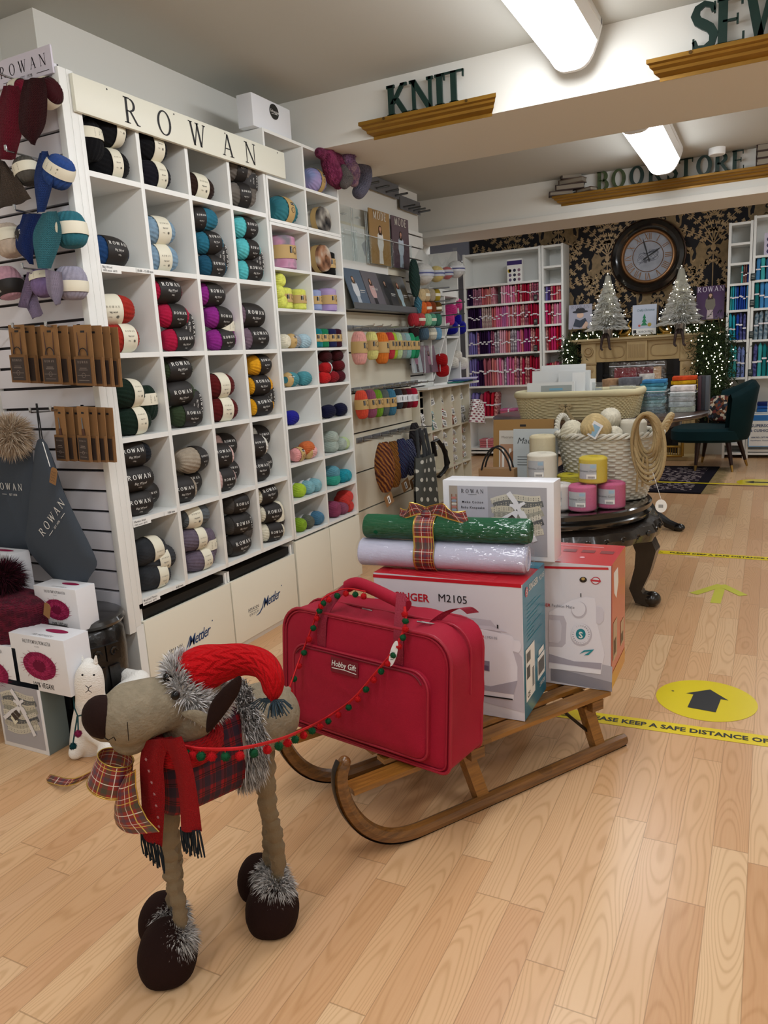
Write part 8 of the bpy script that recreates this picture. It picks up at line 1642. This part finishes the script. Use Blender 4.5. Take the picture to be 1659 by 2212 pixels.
# ================= FELT ROLLS =================
def roll(pA,pB,rr,col,name,label,fold=True):
    d=(pB-pA); L=d.length; d.normalize(); M=Matrix((d.cross(V((0,0,1))).normalized(),V((0,0,1)),-d)).transposed()
    M=Matrix.Identity(3); zax=d; xax=V((0,0,1)).cross(zax).normalized(); yax=zax.cross(xax); M=Matrix((xax,yax,zax)).transposed()
    r=empty(name,pA.lerp(pB,.5)-V((0,0,rr))); tag(r,label,'felt roll')
    b=MB().m(mat(col,.8,bump=.35,bs=120,var=.05)); sag=lambda q,i,a:V((q.x*(1+.03*math.sin(2*a)),q.y*(.96+.02*math.sin(3*a+i)),q.z))
    b.lathe([(rr*.3,0),(rr*.55,-.002),(rr*.9,0),(rr,.006)]+[(rr*(1+.012*math.sin(i*1.3)),L*i/14) for i in range(1,14)]+[(rr,L-.006),(rr*.9,L),(rr*.55,L+.003),(rr*.3,L),(rr*.28,L-.05)],pA,axis=M,seg=36,cap=False,fn=sag)
    b.m(mat('#6a5040',.8)); b.lathe([(rr*.29,L-.04),(0,L-.04)],pA,axis=M,seg=16,cap=False)
    b.m(mat(col,.8)); 
    for k in range(3): b.tube([pA+M@V((rr*(.45+.17*k)*math.cos(t),rr*(.45+.17*k)*math.sin(t),L+.003)) for t in [i*PI/8 for i in range(16)]],.0035,seg=5,closed=True)
    b.build('felt',r)
    b=MB().m(film(.07,.04,bs=9)); wr=lambda q,i,a:V((q.x*(1+.03*math.sin(5*a+i*1.7)),q.y*(1+.03*math.sin(4*a+i*2.1)),q.z))
    b.lathe([(rr*.5,-.012),(rr*1.02,-.004)]+[(rr*(1.035+.012*(i%2)),L*i/22) for i in range(23)]+[(rr*1.04,L+.01),(rr*.8,L+.02),(rr*.6,L+.012)],pA,axis=M,seg=30,cap=False,fn=wr); b.build('clear_wrap',r)
    return r
rw=.053
wa=V((-1.345,2.42,.744+rw)); wb=V((-.725,2.47,.744+rw)); roll(wa,wb,rw,'#c9c9de','felt_roll','white felt roll in clear wrap lying on the teal sewing machine box')
ga=V((-1.325,2.43,.744+rw*2.02+.043)); gb_=V((-.715,2.475,.744+rw*2.0+.043)); roll(ga,gb_,.046,'#0a5232','felt_roll','dark green felt roll lying on top of the white felt roll')
# tartan ribbon around rolls
TART=plaid('#86201c',[(.25,.18,'#24402e',.6),(.70,.12,'#24344c',.5),(.5,.03,'#e0d8c8',.9),(.06,.03,'#c8a84a',.9),(.9,.02,'#e0d8c8',.7)],1.0,rough=.45)
GLD=mat('#c8a850',.3,metal=.8)
def ribbon(name,path,wdir,w,parent=None,uvs=(6,1),twist=None,edge=True,lab=None,cat=None):
    b=MB().m(TART); n=len(path); 
    def wd(i): return (wdir[i] if isinstance(wdir,list) else V(wdir))*w/2
    g=lambda u,v,o=0:path[round(u*(n-1))]+wd(round(u*(n-1)))*(2*v-1)
    b.grid(lambda u,v:g(u,v),n-1,4,uvs=uvs); 
    if edge:
        b.m(GLD)
        for s in (0,1): b.tube([g(i/(n-1),s) for i in range(n)],.0018,seg=5)
    o=b.build(name,parent)
    if lab: tag(o,lab,cat)
    return o
rdir=(wb-wa).normalized(); cxr=wa.lerp(wb,.42); path=[]
for i in range(15):
    t=-.3+i*(PI+.75)/14
    path.append(i)
top=ga.lerp(gb_,.40); pts=[]
for t in [i*.22 for i in range(0,9)]: pts.append(top+V((0,-.052*math.sin(t),.052*math.cos(t))))
low=wa.lerp(wb,.43)
for t in [.9+i*.28 for i in range(0,8)]: pts.append(low+V((0,-.06*math.sin(t),.06*math.cos(t))))
r=empty('ribbon_bow',low); tag(r,'tartan ribbon with gold edges tied around the two felt rolls','ribbon')
ribbon('ribbon_band',pts,rdir,.075,r,uvs=(4,1.2))
kn=top+V((0,-.01,.055))
for sg,L1,L2 in ((-1,.09,.03),(1,.13,.05)):
    pth=[];wds=[]
    for i in range(12):
        t=i/11; pth.append(kn+V((sg*L1*t*1.2,-.02*math.sin(t*3),.018*math.sin(t*5)+.010*t))); wds.append((V((0,-.5,.85))*(1-t*.3)+V((sg*.5*math.sin(t*6),.3,0))).normalized())
    ribbon('bow_tail',pth,wds,.05,r,uvs=(2,1))
b=MB().m(TART); b.ell(kn,(.024,.02,.018),12,8); b.build('knot',r)
# ================= RED BAG =================
RB_=mat('#9c0c2a',.75,bump=.25,bs=420,spec=.3,sheen=.25,var=.06,vs=9); RBD=mat('#6e0c1e',.7); RP=mat('#9a142c',.5)
A=P(616,1556,z=.262); B=P(972,1676,z=.262); bu=(B-A).normalized(); bn=V((bu.y,-bu.x,0)) # towards viewer
if bn.y>0: bn=-bn
Wb=(B-A).length; 
TLp=P(606,1322,y=A.y); Hb=max(.4,TLp.z-A.z)+.012
fb=lambda a,c,h=0: A+bu*a+V((0,0,c))+bn*h+(-bn)*(.10*c)  # slight backward lean
_lt=V((0,0,1))-bn*.10; _pn=bu.cross(_lt)
def BP(u,v,h): d=ray(u,v); o=A+bn*h; return CAM+d*((o-CAM).dot(_pn)/d.dot(_pn))
r=empty('sewing_bag',A.lerp(B,.5)); tag(r,'crimson fabric sewing machine bag with front pocket and white script patch on the sled','bag')
def rr_pts(w,h,rt,rb2,x0=0,y0=0,n=7):
    pts=[]
    for cx_,cy_,rad,a0 in ((w-rb2,rb2,rb2,-PI/2),(w-rt,h-rt,rt,0),(rt,h-rt,rt,PI/2),(rb2,rb2,rb2,PI)):
        for i in range(n): a=a0+PI/2*i/(n-1); pts.append((x0+cx_+rad*math.cos(a),y0+cy_+rad*math.sin(a)))
    return pts
def dense(pts,step=.02):
    out=[]
    for i,p in enumerate(pts):
        q=pts[(i+1)%len(pts)]; L=math.hypot(q[0]-p[0],q[1]-p[1]); n=max(1,int(L/step))
        for k in range(n): out.append((p[0]+(q[0]-p[0])*k/n,p[1]+(q[1]-p[1])*k/n))
    return out
ol=dense(rr_pts(Wb,Hb,.085,.03)); N=len(ol); cxb,cyb=Wb/2,Hb/2; D=.185
layers=[(0,.0,.012),(.25,.0,.012),(.5,.0,.011),(.75,.0,.008),(.93,.0,.002),(1,-.006,0),(1.0,-.05,.004),(1.0,-.1,.008),(1.0,-.16,.004),(1,-D,0),(.9,-D-.01,0),(.4,-D-.012,0),(0,-D-.012,0)]
b=MB().m(RB_); vs=[];fs=[]
for li,(sc_,dh,pf) in enumerate(layers):
    for i,(x,y) in enumerate(ol):
        X=cxb+(x-cxb)*sc_; Y=cyb+(y-cyb)*sc_; wob=.004*math.sin(x*31+li*1.3)+.004*math.sin(y*27+li); n_=noise.noise(V((X*7,Y*7,li*.3)))*.008
        if dh<-.006: X+= (x-cxb)/abs(x-cxb+1e-6)*0; Y+=wob*1.2; X+=wob
        vs.append(fb(X,Y,dh+pf+(n_ if li<4 else 0)))
for li in range(len(layers)-1):
    for i in range(N): j=(i+1)%N; fs.append((li*N+i,li*N+j,(li+1)*N+j,(li+1)*N+i))
b.add(vs,[f[::-1] for f in fs],smooth=True); b.build('bag_body',r,sharp=50)
b=MB().m(RP); b.tube([fb(x,y,.001) for x,y in ol],.0055,seg=8,closed=True); b.tube([fb(cxb+(x-cxb)*.965,cyb+(y-cyb)*.965,.003) for x,y in ol],.003,seg=6,closed=True); b.tube([fb(x,y,-D) for x,y in ol],.0055,seg=8,closed=True); b.tube([fb(cxb+(x-cxb)*1.004,cyb+(y-cyb)*1.004,-.11) for x,y in ol if y>Hb*.5],.004,seg=6); b.build('piping',r)
px0,py0,pw,ph=.065,.03,Wb-.135,Hb*.66
pl=dense(rr_pts(pw,ph,.06,.035,px0,py0),.02); pc=(px0+pw/2,py0+ph/2); b=MB().m(RB_); vs=[];fs=[];M_=len(pl); lay=[(0,.03),(.4,.031),(.75,.029),(.92,.026),(1,.018),(1.01,.004)]
for li,(s_,h_) in enumerate(lay):
    for x,y in pl: vs.append(fb(pc[0]+(x-pc[0])*s_,pc[1]+(y-pc[1])*s_,h_+noise.noise(V((x*6*s_,y*8*s_,2)))*.010*(li<4)))
for li in range(len(lay)-1):
    for i in range(M_): j=(i+1)%M_; fs.append((li*M_+i,(li+1)*M_+i,(li+1)*M_+j,li*M_+j)[::-1])
b.add(vs,[f for f in fs],smooth=True)
b.m(RP); b.tube([fb(x,y,.02) for x,y in pl],.0045,seg=8,closed=True); tp=[(pc[0]+(x-pc[0])*.97,pc[1]+(y-pc[1])*.97) for x,y in pl if y>py0+ph*.2]; b.m(RBD); b.tube([fb(pc[0]+(x-pc[0])*.96,pc[1]+(y-pc[1])*.96,.029) for x,y in pl if y>py0+ph*.88],.003,seg=6); b.build('front_pocket',r,sharp=60)
f=lambda a,c,h=0: fb(a,c,h); lx,ly=Wb*.36,py0+ph*.78
b=MB().m(RBD); b.add([f(lx,ly,.037),f(lx+.115,ly,.037),f(lx+.115,ly+.05,.037),f(lx,ly+.05,.037)],[(0,1,2,3)]); b.m(INKW); b.mesh2(text2('Hobby Gift',.026,'LEFT',shear=.15,bold=.012),lambda p,q:f(lx+.004+p*.88,ly+.022+q,.039)); b.line2([(lx+.006,ly+.014),(lx+.06,ly+.016),(lx+.11,ly+.012)],.0025,lambda a,c,h=0:f(a,c,.039)); b.build('name_patch',r)
def strap(path,w,wd,nm,m=None):
    b=MB().m(m or mat('#84102a',.6,bump=.5,bs=200)); n=len(path)
    b.grid(lambda u,v:path[round(u*(n-1))]+V(wd[round(u*(n-1))] if isinstance(wd,list) else wd)*(v-.5)*w,n-1,3); b.grid(lambda u,v:path[round(u*(n-1))]+V(wd[round(u*(n-1))] if isinstance(wd,list) else wd)*(v-.5)*w+bn*-.003,n-1,3,flip=True); return b.build(nm,r,sharp=70)
def crv(pl,n=5): return [V(q) for q in cr([tuple(p) for p in pl],n)]
s1,s2=Wb*.27,Wb*.73
for sx,inn in ((s1,1),(s2,-1)): strap(crv([fb(sx,Hb*.66,.012),fb(sx,Hb*.85,.012),fb(sx+inn*.005,Hb*.99,.006),fb(sx+inn*.025,Hb+.05,-.03),fb(sx+inn*.05,Hb+.085,-.07)]),.038,bu,'handle_strap')
b=MB().m(RB_); b.tube(crv([fb(s1+.04,Hb+.075,-.075),fb(s1+.09,Hb+.09,-.08),fb(s2-.09,Hb+.06,-.08),fb(s2-.03,Hb+.045,-.075)]),lambda t:.021,seg=14); b.build('handle_grip',r)
strap(crv([fb(s2+.05,Hb-.005,-.10),fb(s2+.09,Hb+.03,-.13),fb(s2+.13,Hb+.04,-.16),fb(s2+.15,Hb+.02,-.18)]),.05,V((0,0,0))+(-bn*.6+bu*.5),'shoulder_strap')
b=MB().m(METAL); b.tube([fb(s2+.02,Hb+.008,-.06),fb(s2+.06,Hb+.005,-.07),fb(s2+.07,Hb+.0,-.085),fb(s2+.03,Hb+.004,-.075)],.003,seg=6,closed=True); b.tube([fb(Wb*.45,Hb+.02,-.05),fb(Wb*.5,Hb+.014,-.06)],.003,seg=6); b.build('metal_clip',r)
b=MB().m(mat('#e8e8e8',.4)); g=BP(850,1412,.05); fg=FR(g,(.95,-.1,.1),(.28,0,.95)); b.prism([(.013*math.cos(t),.045*math.sin(t)) for t in [k*PI/10 for k in range(20)]],fg,0,.0012); b.m(INK); [b.line2([(-.006,-.02+.006*i),(.006,-.02+.006*i)],.0015,fg,.002) for i in range(5)]; b.build('swing_ticket',r)
# ================= REINDEER =================
FLE=mat('#867a66',.95,bump=.9,bs=110,var=.12,vs=45); SUE=mat('#22110d',.92,bump=.35,bs=200,var=.1,vs=15)
FURG=[mat(c,.85) for c in ('#a09a94','#bcb6b1','#d6d1cd','#7e7873','#4f4945')]
hf=V((0,0,0)); base=P(470,2060,z=0)
r=empty('plush_reindeer',base); tag(r,'tall plush reindeer in a tartan coat, red scarf and red knitted hat','soft toy')
fn_=P(368,2098,z=0); fx=P(352,2030,z=0); rn=P(592,1998,z=0); rf2=P(566,1942,z=0)
yF,yR=fn_.y,rn.y
chest=P(385,1625,y=yF+.06); hip=P(575,1545,y=yR+.02)
b=MB().m(FLE)
mid=chest.lerp(hip,.5)
chain(b,[(chest,.078),(chest.lerp(hip,.33),.092),(chest.lerp(hip,.66),.095),(hip,.088)],seg=24)
neck=P(415,1545,y=yF+.03)
chain(b,[(chest+V((0,0,.01)),.06),(neck,.055)],seg=20,n=8)
# head: from back of skull to the nose
sk_=P(432,1495,y=yF+.05); h1=P(385,1512,y=yF+.01); h2=P(325,1527,y=yF-.04); h3=P(270,1545,y=yF-.08); h4=P(235,1552,y=yF-.10)
chain(b,[(sk_,.05),(h1,.058),(h2,.066),(h3,.070),(h4,.052)],seg=28,n=40)
jaw=P(282,1585,y=yF-.07); chain(b,[(jaw.lerp(h2,.5),.05),(jaw,.048)],seg=20,n=8)
# haunch and tail
tb=P(600,1508,y=yR+.08); chain(b,[(hip+V((0,.03,.03)),.05),(tb,.02),(P(622,1490,y=yR+.10),.010)],seg=14,n=10)
# legs
def leg(top,foot,ph,r0=.021,r1=.0145):
    pts=[];rs=[]
    for i in range(61):
        t=i/60; p=top.lerp(foot,t)+V((.004*math.sin(t*9+ph),.004*math.cos(t*7+ph),0)); pts.append((p,(r0+(r1-r0)*t)*(1+.26*abs(math.sin(t*34+ph+math.sin(t*11)))-.05)))
    bb=MB().m(mat('#7c6c54',.95,bump=.5,bs=170,sheen=.3)); bb.tube([p for p,_ in pts],[q for _,q in pts],seg=14); 
    for i,vv in enumerate(bb.v): k=noise.noise(vv*70)*.005; bb.v[i]=vv+V((k,k,0))
    bb.build('leg',r)
fa=P(388,2018,y=fn_.y+.02); fb2=P(375,1968,y=fx.y+.02); ra_=P(602,1908,y=rn.y+.02); rb3=P(590,1880,y=rf2.y+.02)
leg(P(356,1700,y=yF+.05),fa,0); leg(P(372,1700,y=yF+.10),fb2,2); leg(P(566,1600,y=yR+.0),ra_,1,.025,.016); leg(P(560,1600,y=yR+.06),rb3,3,.023,.015)
o=b.build('body',r); md=o.modifiers.new('Remesh','REMESH'); md.mode='VOXEL'; md.voxel_size=.0042; md.use_smooth_shade=True; sm=o.modifiers.new('Smooth','SMOOTH'); sm.factor=.6; sm.iterations=4
# hooves
def hoof(c,rx,ry,rz,rot,cuff,name='hoof'):
    b=MB().m(SUE)
    def g(u,v):
        th=PI*u; ph=2*PI*v; q=V((math.sin(th)*math.cos(ph),math.sin(th)*math.sin(ph),math.cos(th))); z=q.z
        if z<-.5: z=-.5-(abs(z)-.5)*.25
        q=V((math.copysign(abs(q.x)**.85,q.x),math.copysign(abs(q.y)**.85,q.y),q.z))
        k=1+.05*(q.y<0)*abs(q.y)
        p=V((q.x*rx,q.y*ry*k,z*rz)); p=Matrix.Rotation(rot,3,'Z')@p; return V((c.x+p.x,c.y+p.y,p.z+rz*.62))
    b.grid(g,18,28,cv=True); o=b.build(name,r)
    b=MB(); cf=V((cuff.x-.004,cuff.y-.012,cuff.z-.008)); b.m(FURG[0]).ell(cf,(.034,.034,.024),14,8)
    fur(b,on_ell(cf,(.034,.034,.024)),2400,.032,.0034,FURG[:4],droop=.3,jit=.3,flow=(0,-.1,-.2)); b.build('fur_cuff',r)
hoof(V((fn_.x,fn_.y,0)),.073,.078,.085,.5,fa); hoof(V((fx.x-.005,fx.y+.015,0)),.062,.066,.075,.3,fb2); hoof(V((rn.x,rn.y,0)),.072,.073,.082,.4,ra_); hoof(V((rf2.x-.02,rf2.y+.02,0)),.06,.062,.072,.3,rb3)
# nose, eyes, mouth, ears
b=MB().m(SUE); nz=P(222,1548,y=yF-.115); hd=(h4-h2).normalized()
M=Matrix.Identity(3); b.ell(h4+hd*.002+V((.004,-.016,.012)),(.050,.040,.050),22,14); b.build('nose',r)
b=MB().m(mat('#060606',.05,coat=1)); 
for u,v,dy in ((361,1463,-.025),(379,1502,-.072)): b=MB().m(mat('#050505',.22,spec=.35)); b.ell(P(u,v,y=yF+dy),.0102,12,8); b.build('eye',r)
b=MB().m(mat('#1c1410',.8)); y_=yF-.148; b.tube([P(224,1592,y=y_),P(234,1599,y=y_),P(246,1592,y=y_),P(250,1600,y=y_+.002)],.0012,seg=4); b.tube([P(275,1560,y=yF-.152),P(278,1600,y=yF-.14)],.0008,seg=4); b.build('mouth_stitch',r)
def earp(poly,y,th,m,nm,bend=.02):
    pts=[P(u,v,y=y) for u,v in smoothpoly(poly,4)]; c=sum(pts,V((0,0,0)))/len(pts); b=MB().m(m); n=len(pts)
    for s in (-1,1):
        vs=[];fs=[]
        for k in range(6):
            t=k/5
            for p in pts: q=c+(p-c)*t; vs.append(q+V((0,s*th/2*math.sqrt(max(0,1-t**3))+bend*math.sin((q.x-c.x)*40)*.3,0)))
        for k in range(5):
            for i in range(n): j=(i+1)%n; f=(k*n+i,k*n+j,(k+1)*n+j,(k+1)*n+i); fs.append(f if s>0 else f[::-1])
        b.add(vs,fs,smooth=True)
    return b.build(nm,r,sharp=80)
earp([(512,1462),(519,1475),(512,1500),(505,1512),(484,1545),(463,1572),(450,1580),(449,1560),(458,1520),(480,1488)],yF-.03,.016,SUE,'ear')
earp([(395,1538),(420,1532),(448,1548),(455,1578),(440,1572),(415,1552)],yF-.035,.012,FLE,'ear')
earp([(400,1425),(430,1402),(465,1400),(475,1412),(440,1440),(410,1450)],yF+.10,.014,SUE,'ear')
earp([(368,1425),(376,1416),(388,1425),(380,1440),(370,1440)],yF+.08,.012,FLE,'ear')
# hat
HK=NM(.95,.2); X,Y,Z,_=HK.coords('UV'); u=HK.math('MULTIPLY',X,9.0); fz=HK.math('ABSOLUTE',HK.math('SUBTRACT',HK.math('FRACT',u),.5)); cable=HK.math('SINE',HK.math('MULTIPLY',HK.math('ADD',HK.math('MULTIPLY',Y,9.0),HK.math('MULTIPLY',fz,1.6)),6.283)); st=HK.math('SINE',HK.math('MULTIPLY',HK.math('ADD',HK.math('MULTIPLY',Y,44.0),HK.math('MULTIPLY',HK.math('ABSOLUTE',HK.math('SUBTRACT',HK.math('FRACT',HK.math('MULTIPLY',X,36.0)),.5)),1.4)),6.283))
HK.b.inputs['Base Color'].default_value=hexc('#b4060e'); HK.bump(HK.math('ADD',HK.math('MULTIPLY',cable,1.4),HK.math('MULTIPLY',st,.3)),.6,.005)
hat=[(P(412,1472,y=yF+.045),.062),(P(440,1445,y=yF+.06),.056),(P(480,1432,y=yF+.08),.044),(P(525,1425,y=yF+.09),.036),(P(565,1434,y=yF+.085),.032),(P(586,1460,y=yF+.07),.028),(P(590,1492,y=yF+.06),.022),(P(590,1510,y=yF+.055),.010)]
b=MB().m(HK.m)
def chain2(b,sk,seg,n): 
    o=len(b.v); chain(b,sk,seg=seg,n=n)
    for i in range(o,len(b.v)):
        k=(i-o)%seg; b.v[i]=b.v[i]
chain2(b,hat,40,60); c0=hat[0][0]
vs_=b.v
for i,vv in enumerate(vs_):
    ring=i//40; k=i%40; # cable ridges
    ctr=sum((vs_[ring*40+j] for j in (0,10,20,30)),V((0,0,0)))/4 if (ring+1)*40<=len(vs_) else vv
    d=vv-ctr
    if d.length>1e-4: b.v[i]=vv
b.build('hat',r,sharp=85)
b=MB().m(mat('#2f3c44',.9)); q0=P(590,1512,y=yF+.05); rs=random.Random(4)
for i in range(46):
    a=rs.uniform(0,2*PI); d=V((math.cos(a)*1.0,rs.uniform(-.8,.4),-abs(math.sin(a))*.55+.05)).normalized(); L=rs.uniform(.028,.05); b.tube([q0,q0+d*L*.6+V((0,0,.004)),q0+d*L+V((0,0,-.008))],.0014,seg=4)
b.build('hat_tassel',r)
# hat fur brim: ring around head
ax=(hat[1][0]-hat[0][0]).normalized(); cbr=P(424,1480,y=yF+.05); e1=ax.cross(V((0,1,0))).normalized(); e2=ax.cross(e1).normalized(); R_=.062
def brim(rs):
    a=rs.uniform(0,2*PI); n=e1*math.cos(a)+e2*math.sin(a); t=rs.uniform(0,2*PI); m=n*math.cos(t)+ax*math.sin(t); return cbr+n*R_+m*.016,m+n*.3
b=MB().m(FURG[1]); b.tube([cbr+(e1*math.cos(a)+e2*math.sin(a))*R_ for a in [k*PI/12 for k in range(24)]],.016,seg=8,closed=True); fur(b,brim,5600,.032,.003,[FURG[1],FURG[2],FURG[2]]+[mat('#dcd8d6',.85),FURG[3]],droop=.12,jit=.4,flow=ax*.45); b.build('hat_fur_trim',r)
# tartan coat
COAT=plaid('#92101c',[(.25,.26,'#1c2434',.72),(.75,.26,'#1c2434',.72),(.5,.025,'#120c10',.8),(.56,.02,'#120c10',.8),(.03,.03,'#120c10',.8),(.08,.02,'#120c10',.8)],1.0,rough=.95,bump=.4)
dn=(hip-chest).normalized(); side=dn.cross(V((0,0,1))).normalized(); upv=side.cross(dn).normalized()
b=MB().m(COAT)
def coat(u,v):
    t=-.36+.98*u; a=2*PI*v; c=chest.lerp(hip,t); R=(.100+.004*math.sin(a*3))*(1 if t>-.05 else math.sqrt(max(.02,1-((-.05-t)/.32)**2))); dz=math.cos(a)
    drop=.05*max(0,-dz)**2*1
    return c+side*R*math.sin(a)+V((0,0,R*dz*1.0-drop))
b.grid(lambda u,v:coat(u,v),20,48,cv=True,uvs=(4.2,7)); b.build('tartan_coat',r,sharp=80)
b=MB(); 
def coatfur(rs):
    a=rs.uniform(0,2*PI); t=.58+rs.uniform(0,.20); c=chest.lerp(hip,t); n=side*math.sin(a)+V((0,0,math.cos(a))); return c+n*(.098+rs.uniform(0,.01))-V((0,0,.03*max(0,-math.cos(a))**2)),n
b.m(FURG[0]); b.grid(lambda u,v:(lambda a,c:c+(side*math.sin(a)+V((0,0,math.cos(a))))*(.097+.012*math.sin(PI*u))-V((0,0,.03*max(0,-math.cos(a))**2)))(2*PI*v,chest.lerp(hip,.56+.22*u)),6,36,cv=True); fur(b,coatfur,5200,.034,.003,FURG,droop=.35,jit=.45); b.build('coat_fur_trim',r)
# scarf
SC_=knit('#b20810',n=22)
b=MB().m(SC_); nk=P(395,1580,y=yF+.03)
for k in range(2):
    b.tube([nk+V((.068*math.cos(a),.066*math.sin(a),-.012*k+.012*math.sin(a+1)-.02*math.cos(a)-.01)) for a in [i*PI/14 for i in range(28)]],.024,seg=12,closed=True,flat=(1,1.1))
b.build('scarf',r)
def stail(l,rg,y0,y1,nm):
    Lp=[P(u,v,y=y0+(y1-y0)*i/(len(l)-1)) for i,(u,v) in enumerate(l)]; Rp=[P(u,v,y=y0+(y1-y0)*i/(len(rg)-1)) for i,(u,v) in enumerate(rg)]
    o=cloth('scarf_tail',Lp,Rp,SC_,None,None,amp=.004,th=.01,uv=(1,3),nu=14,nv=26,fold=2,parent=r)
    b=MB().m(mat('#1e242a',.9)); rs=random.Random(len(nm)); a,c=Lp[-1],Rp[-1]
    for i in range(22):
        p=a.lerp(c,(i+.5)/22)+V((0,rs.uniform(-.005,.005),0)); L=rs.uniform(.05,.066); dx=rs.uniform(-.006,.008); b.tube([p+V((0,0,.004)),p+V((dx*.4,rs.uniform(-.004,.004),-L*.5)),p+V((dx,0,-L))],.0019,seg=5)
    b.build('scarf_fringe',r)
stail([(310,1600),(300,1650),(302,1720),(306,1800)],[(372,1590),(352,1650),(354,1720),(348,1832)],yF-.075,yF-.07,'left')
stail([(348,1598),(372,1650),(384,1720),(389,1790)],[(392,1590),(412,1650),(424,1720),(434,1798)],yF-.085,yF-.08,'right tail')
# tartan ribbon bow at the chin
TR2=TART
r2=empty('tartan_bow',P(265,1700,y=yF-.1)); tag(r2,'tartan ribbon bow with gold wired edges under the reindeer chin','ribbon')
ctr=P(243,1668,y=yF-.10); b=MB().m(TR2)
ax_=V((.30,.15,1)).normalized(); ex=ax_.cross(V((0,1,0))).normalized(); ey=ax_.cross(ex)
def loop(u,v): 
    a=2*PI*u; R=.040+.010*(1-v); return ctr+ax_*(.075*(v-.5))+ex*R*math.cos(a)*1.05+ey*R*math.sin(a)*.9
b.grid(lambda u,v:loop(u,v),36,6,cu=True,uvs=(4,1.2)); b.m(GLD); 
for s in (0,1): b.tube([loop(i/36,s) for i in range(36)],.0016,seg=5,closed=True)
b.build('ribbon_loop',r2,sharp=80)
Lp=[P(u,v,y=yF-.10) for u,v in ((285,1660),(255,1700),(247,1740),(246,1765),(250,1780))]; Rp=[P(u,v,y=yF-.115) for u,v in ((292,1662),(293,1698),(300,1735),(318,1770),(344,1797))]
b=MB().m(TR2); g=lambda u,v:ev(Lp,v).lerp(ev(Rp,v),u)+V((0,-.022*math.sin(PI*u),0)); b.grid(g,12,20,uvs=(1.3,2.4)); b.m(GLD); b.tube([g(1,i/20) for i in range(21)],.0016,seg=5); b.build('ribbon_tail',r2,sharp=80)
a=P(102,1680,z=.004); c=P(195,1672,z=.01); m_=P(150,1690,z=.035); ribbon('ribbon_end',crv([a,m_,c],6),V((.2,.6,.5)).normalized(),.03,r2,uvs=(2,1))
# pink button band print on the scarf (snowflakes)
b=MB().m(mat('#c8a0a4',.6)); 
for k,(u,v) in enumerate(((318,1640),(324,1665),(330,1690),(336,1715),(340,1740),(344,1765),(346,1785))):
    p=P(u-2,v,y=yF-.088); f=FR(p,(1,0,0),(0,0,1)); [b.line2([(-.004*math.cos(t),-.004*math.sin(t)),(.004*math.cos(t),.004*math.sin(t))],.001,f) for t in (0,1.05,2.1)]
b.build('snowflake_print',r)
# ================= POMPOM TRIM =================
CT=mat('#c4121a',.7,bump=.4,bs=200); ay=A.y
t1=[P(398,1612,y=yF-.06),P(440,1618,y=yF-.05),P(520,1616,y=yF-.02),P(600,1598,y=yF+.12),P(650,1578,y=yF+.30),BP(700,1553,.10),BP(760,1512,.06),BP(810,1455,.05),BP(850,1405,.048),BP(875,1352,.03),BP(874,1310,.02)]
t2=[P(606,1525,y=yF+.16),BP(622,1495,.2),BP(645,1430,.06),BP(672,1360,.03),BP(690,1310,.02),BP(702,1290,.008),P(745,1272,y=ay+.04),P(790,1278,y=ay+.04)]
def trim(pts,label,poms,first):
    c=crv(pts,8); r=empty('pompom_trim',c[len(c)//2]); tag(r,label,'trim','red pompom trims'); b=MB().m(CT); b.tube(c,.0042,seg=7,flat=(1,.6)); b.build('cord',r)
    for i,(t,s) in enumerate(poms):
        x=t*(len(c)-1); k=min(int(x),len(c)-2); p=c[k].lerp(c[k+1],x-k)+V((0,-.003,-.016*s)); col='#154a2c' if (i+first)%2 else '#b0141a'
        b=MB().m(mat(col,.95)); b.ell(p,.0098,12,8); fur(b,on_ell(p,(.009,)*3),160,.0035,.0014,[mat(col,.95)],droop=0,jit=.5); b.m(CT).tube([p+V((0,0,.008)),p+V((0,.003,.018))],.001,seg=4); o=b.build('pompom',r); o['label']=('green' if (i+first)%2 else 'red')+' pompom'
trim(t1,'lower red cord of red and green pompoms from the scarf up to the bag handle',[(.02+.96*i/27,1) for i in range(28)],1)
trim(t2,'upper red cord of pompoms hanging from the bag handle to the hat tassel',[(.06+.92*i/16,1) for i in range(17)],0)
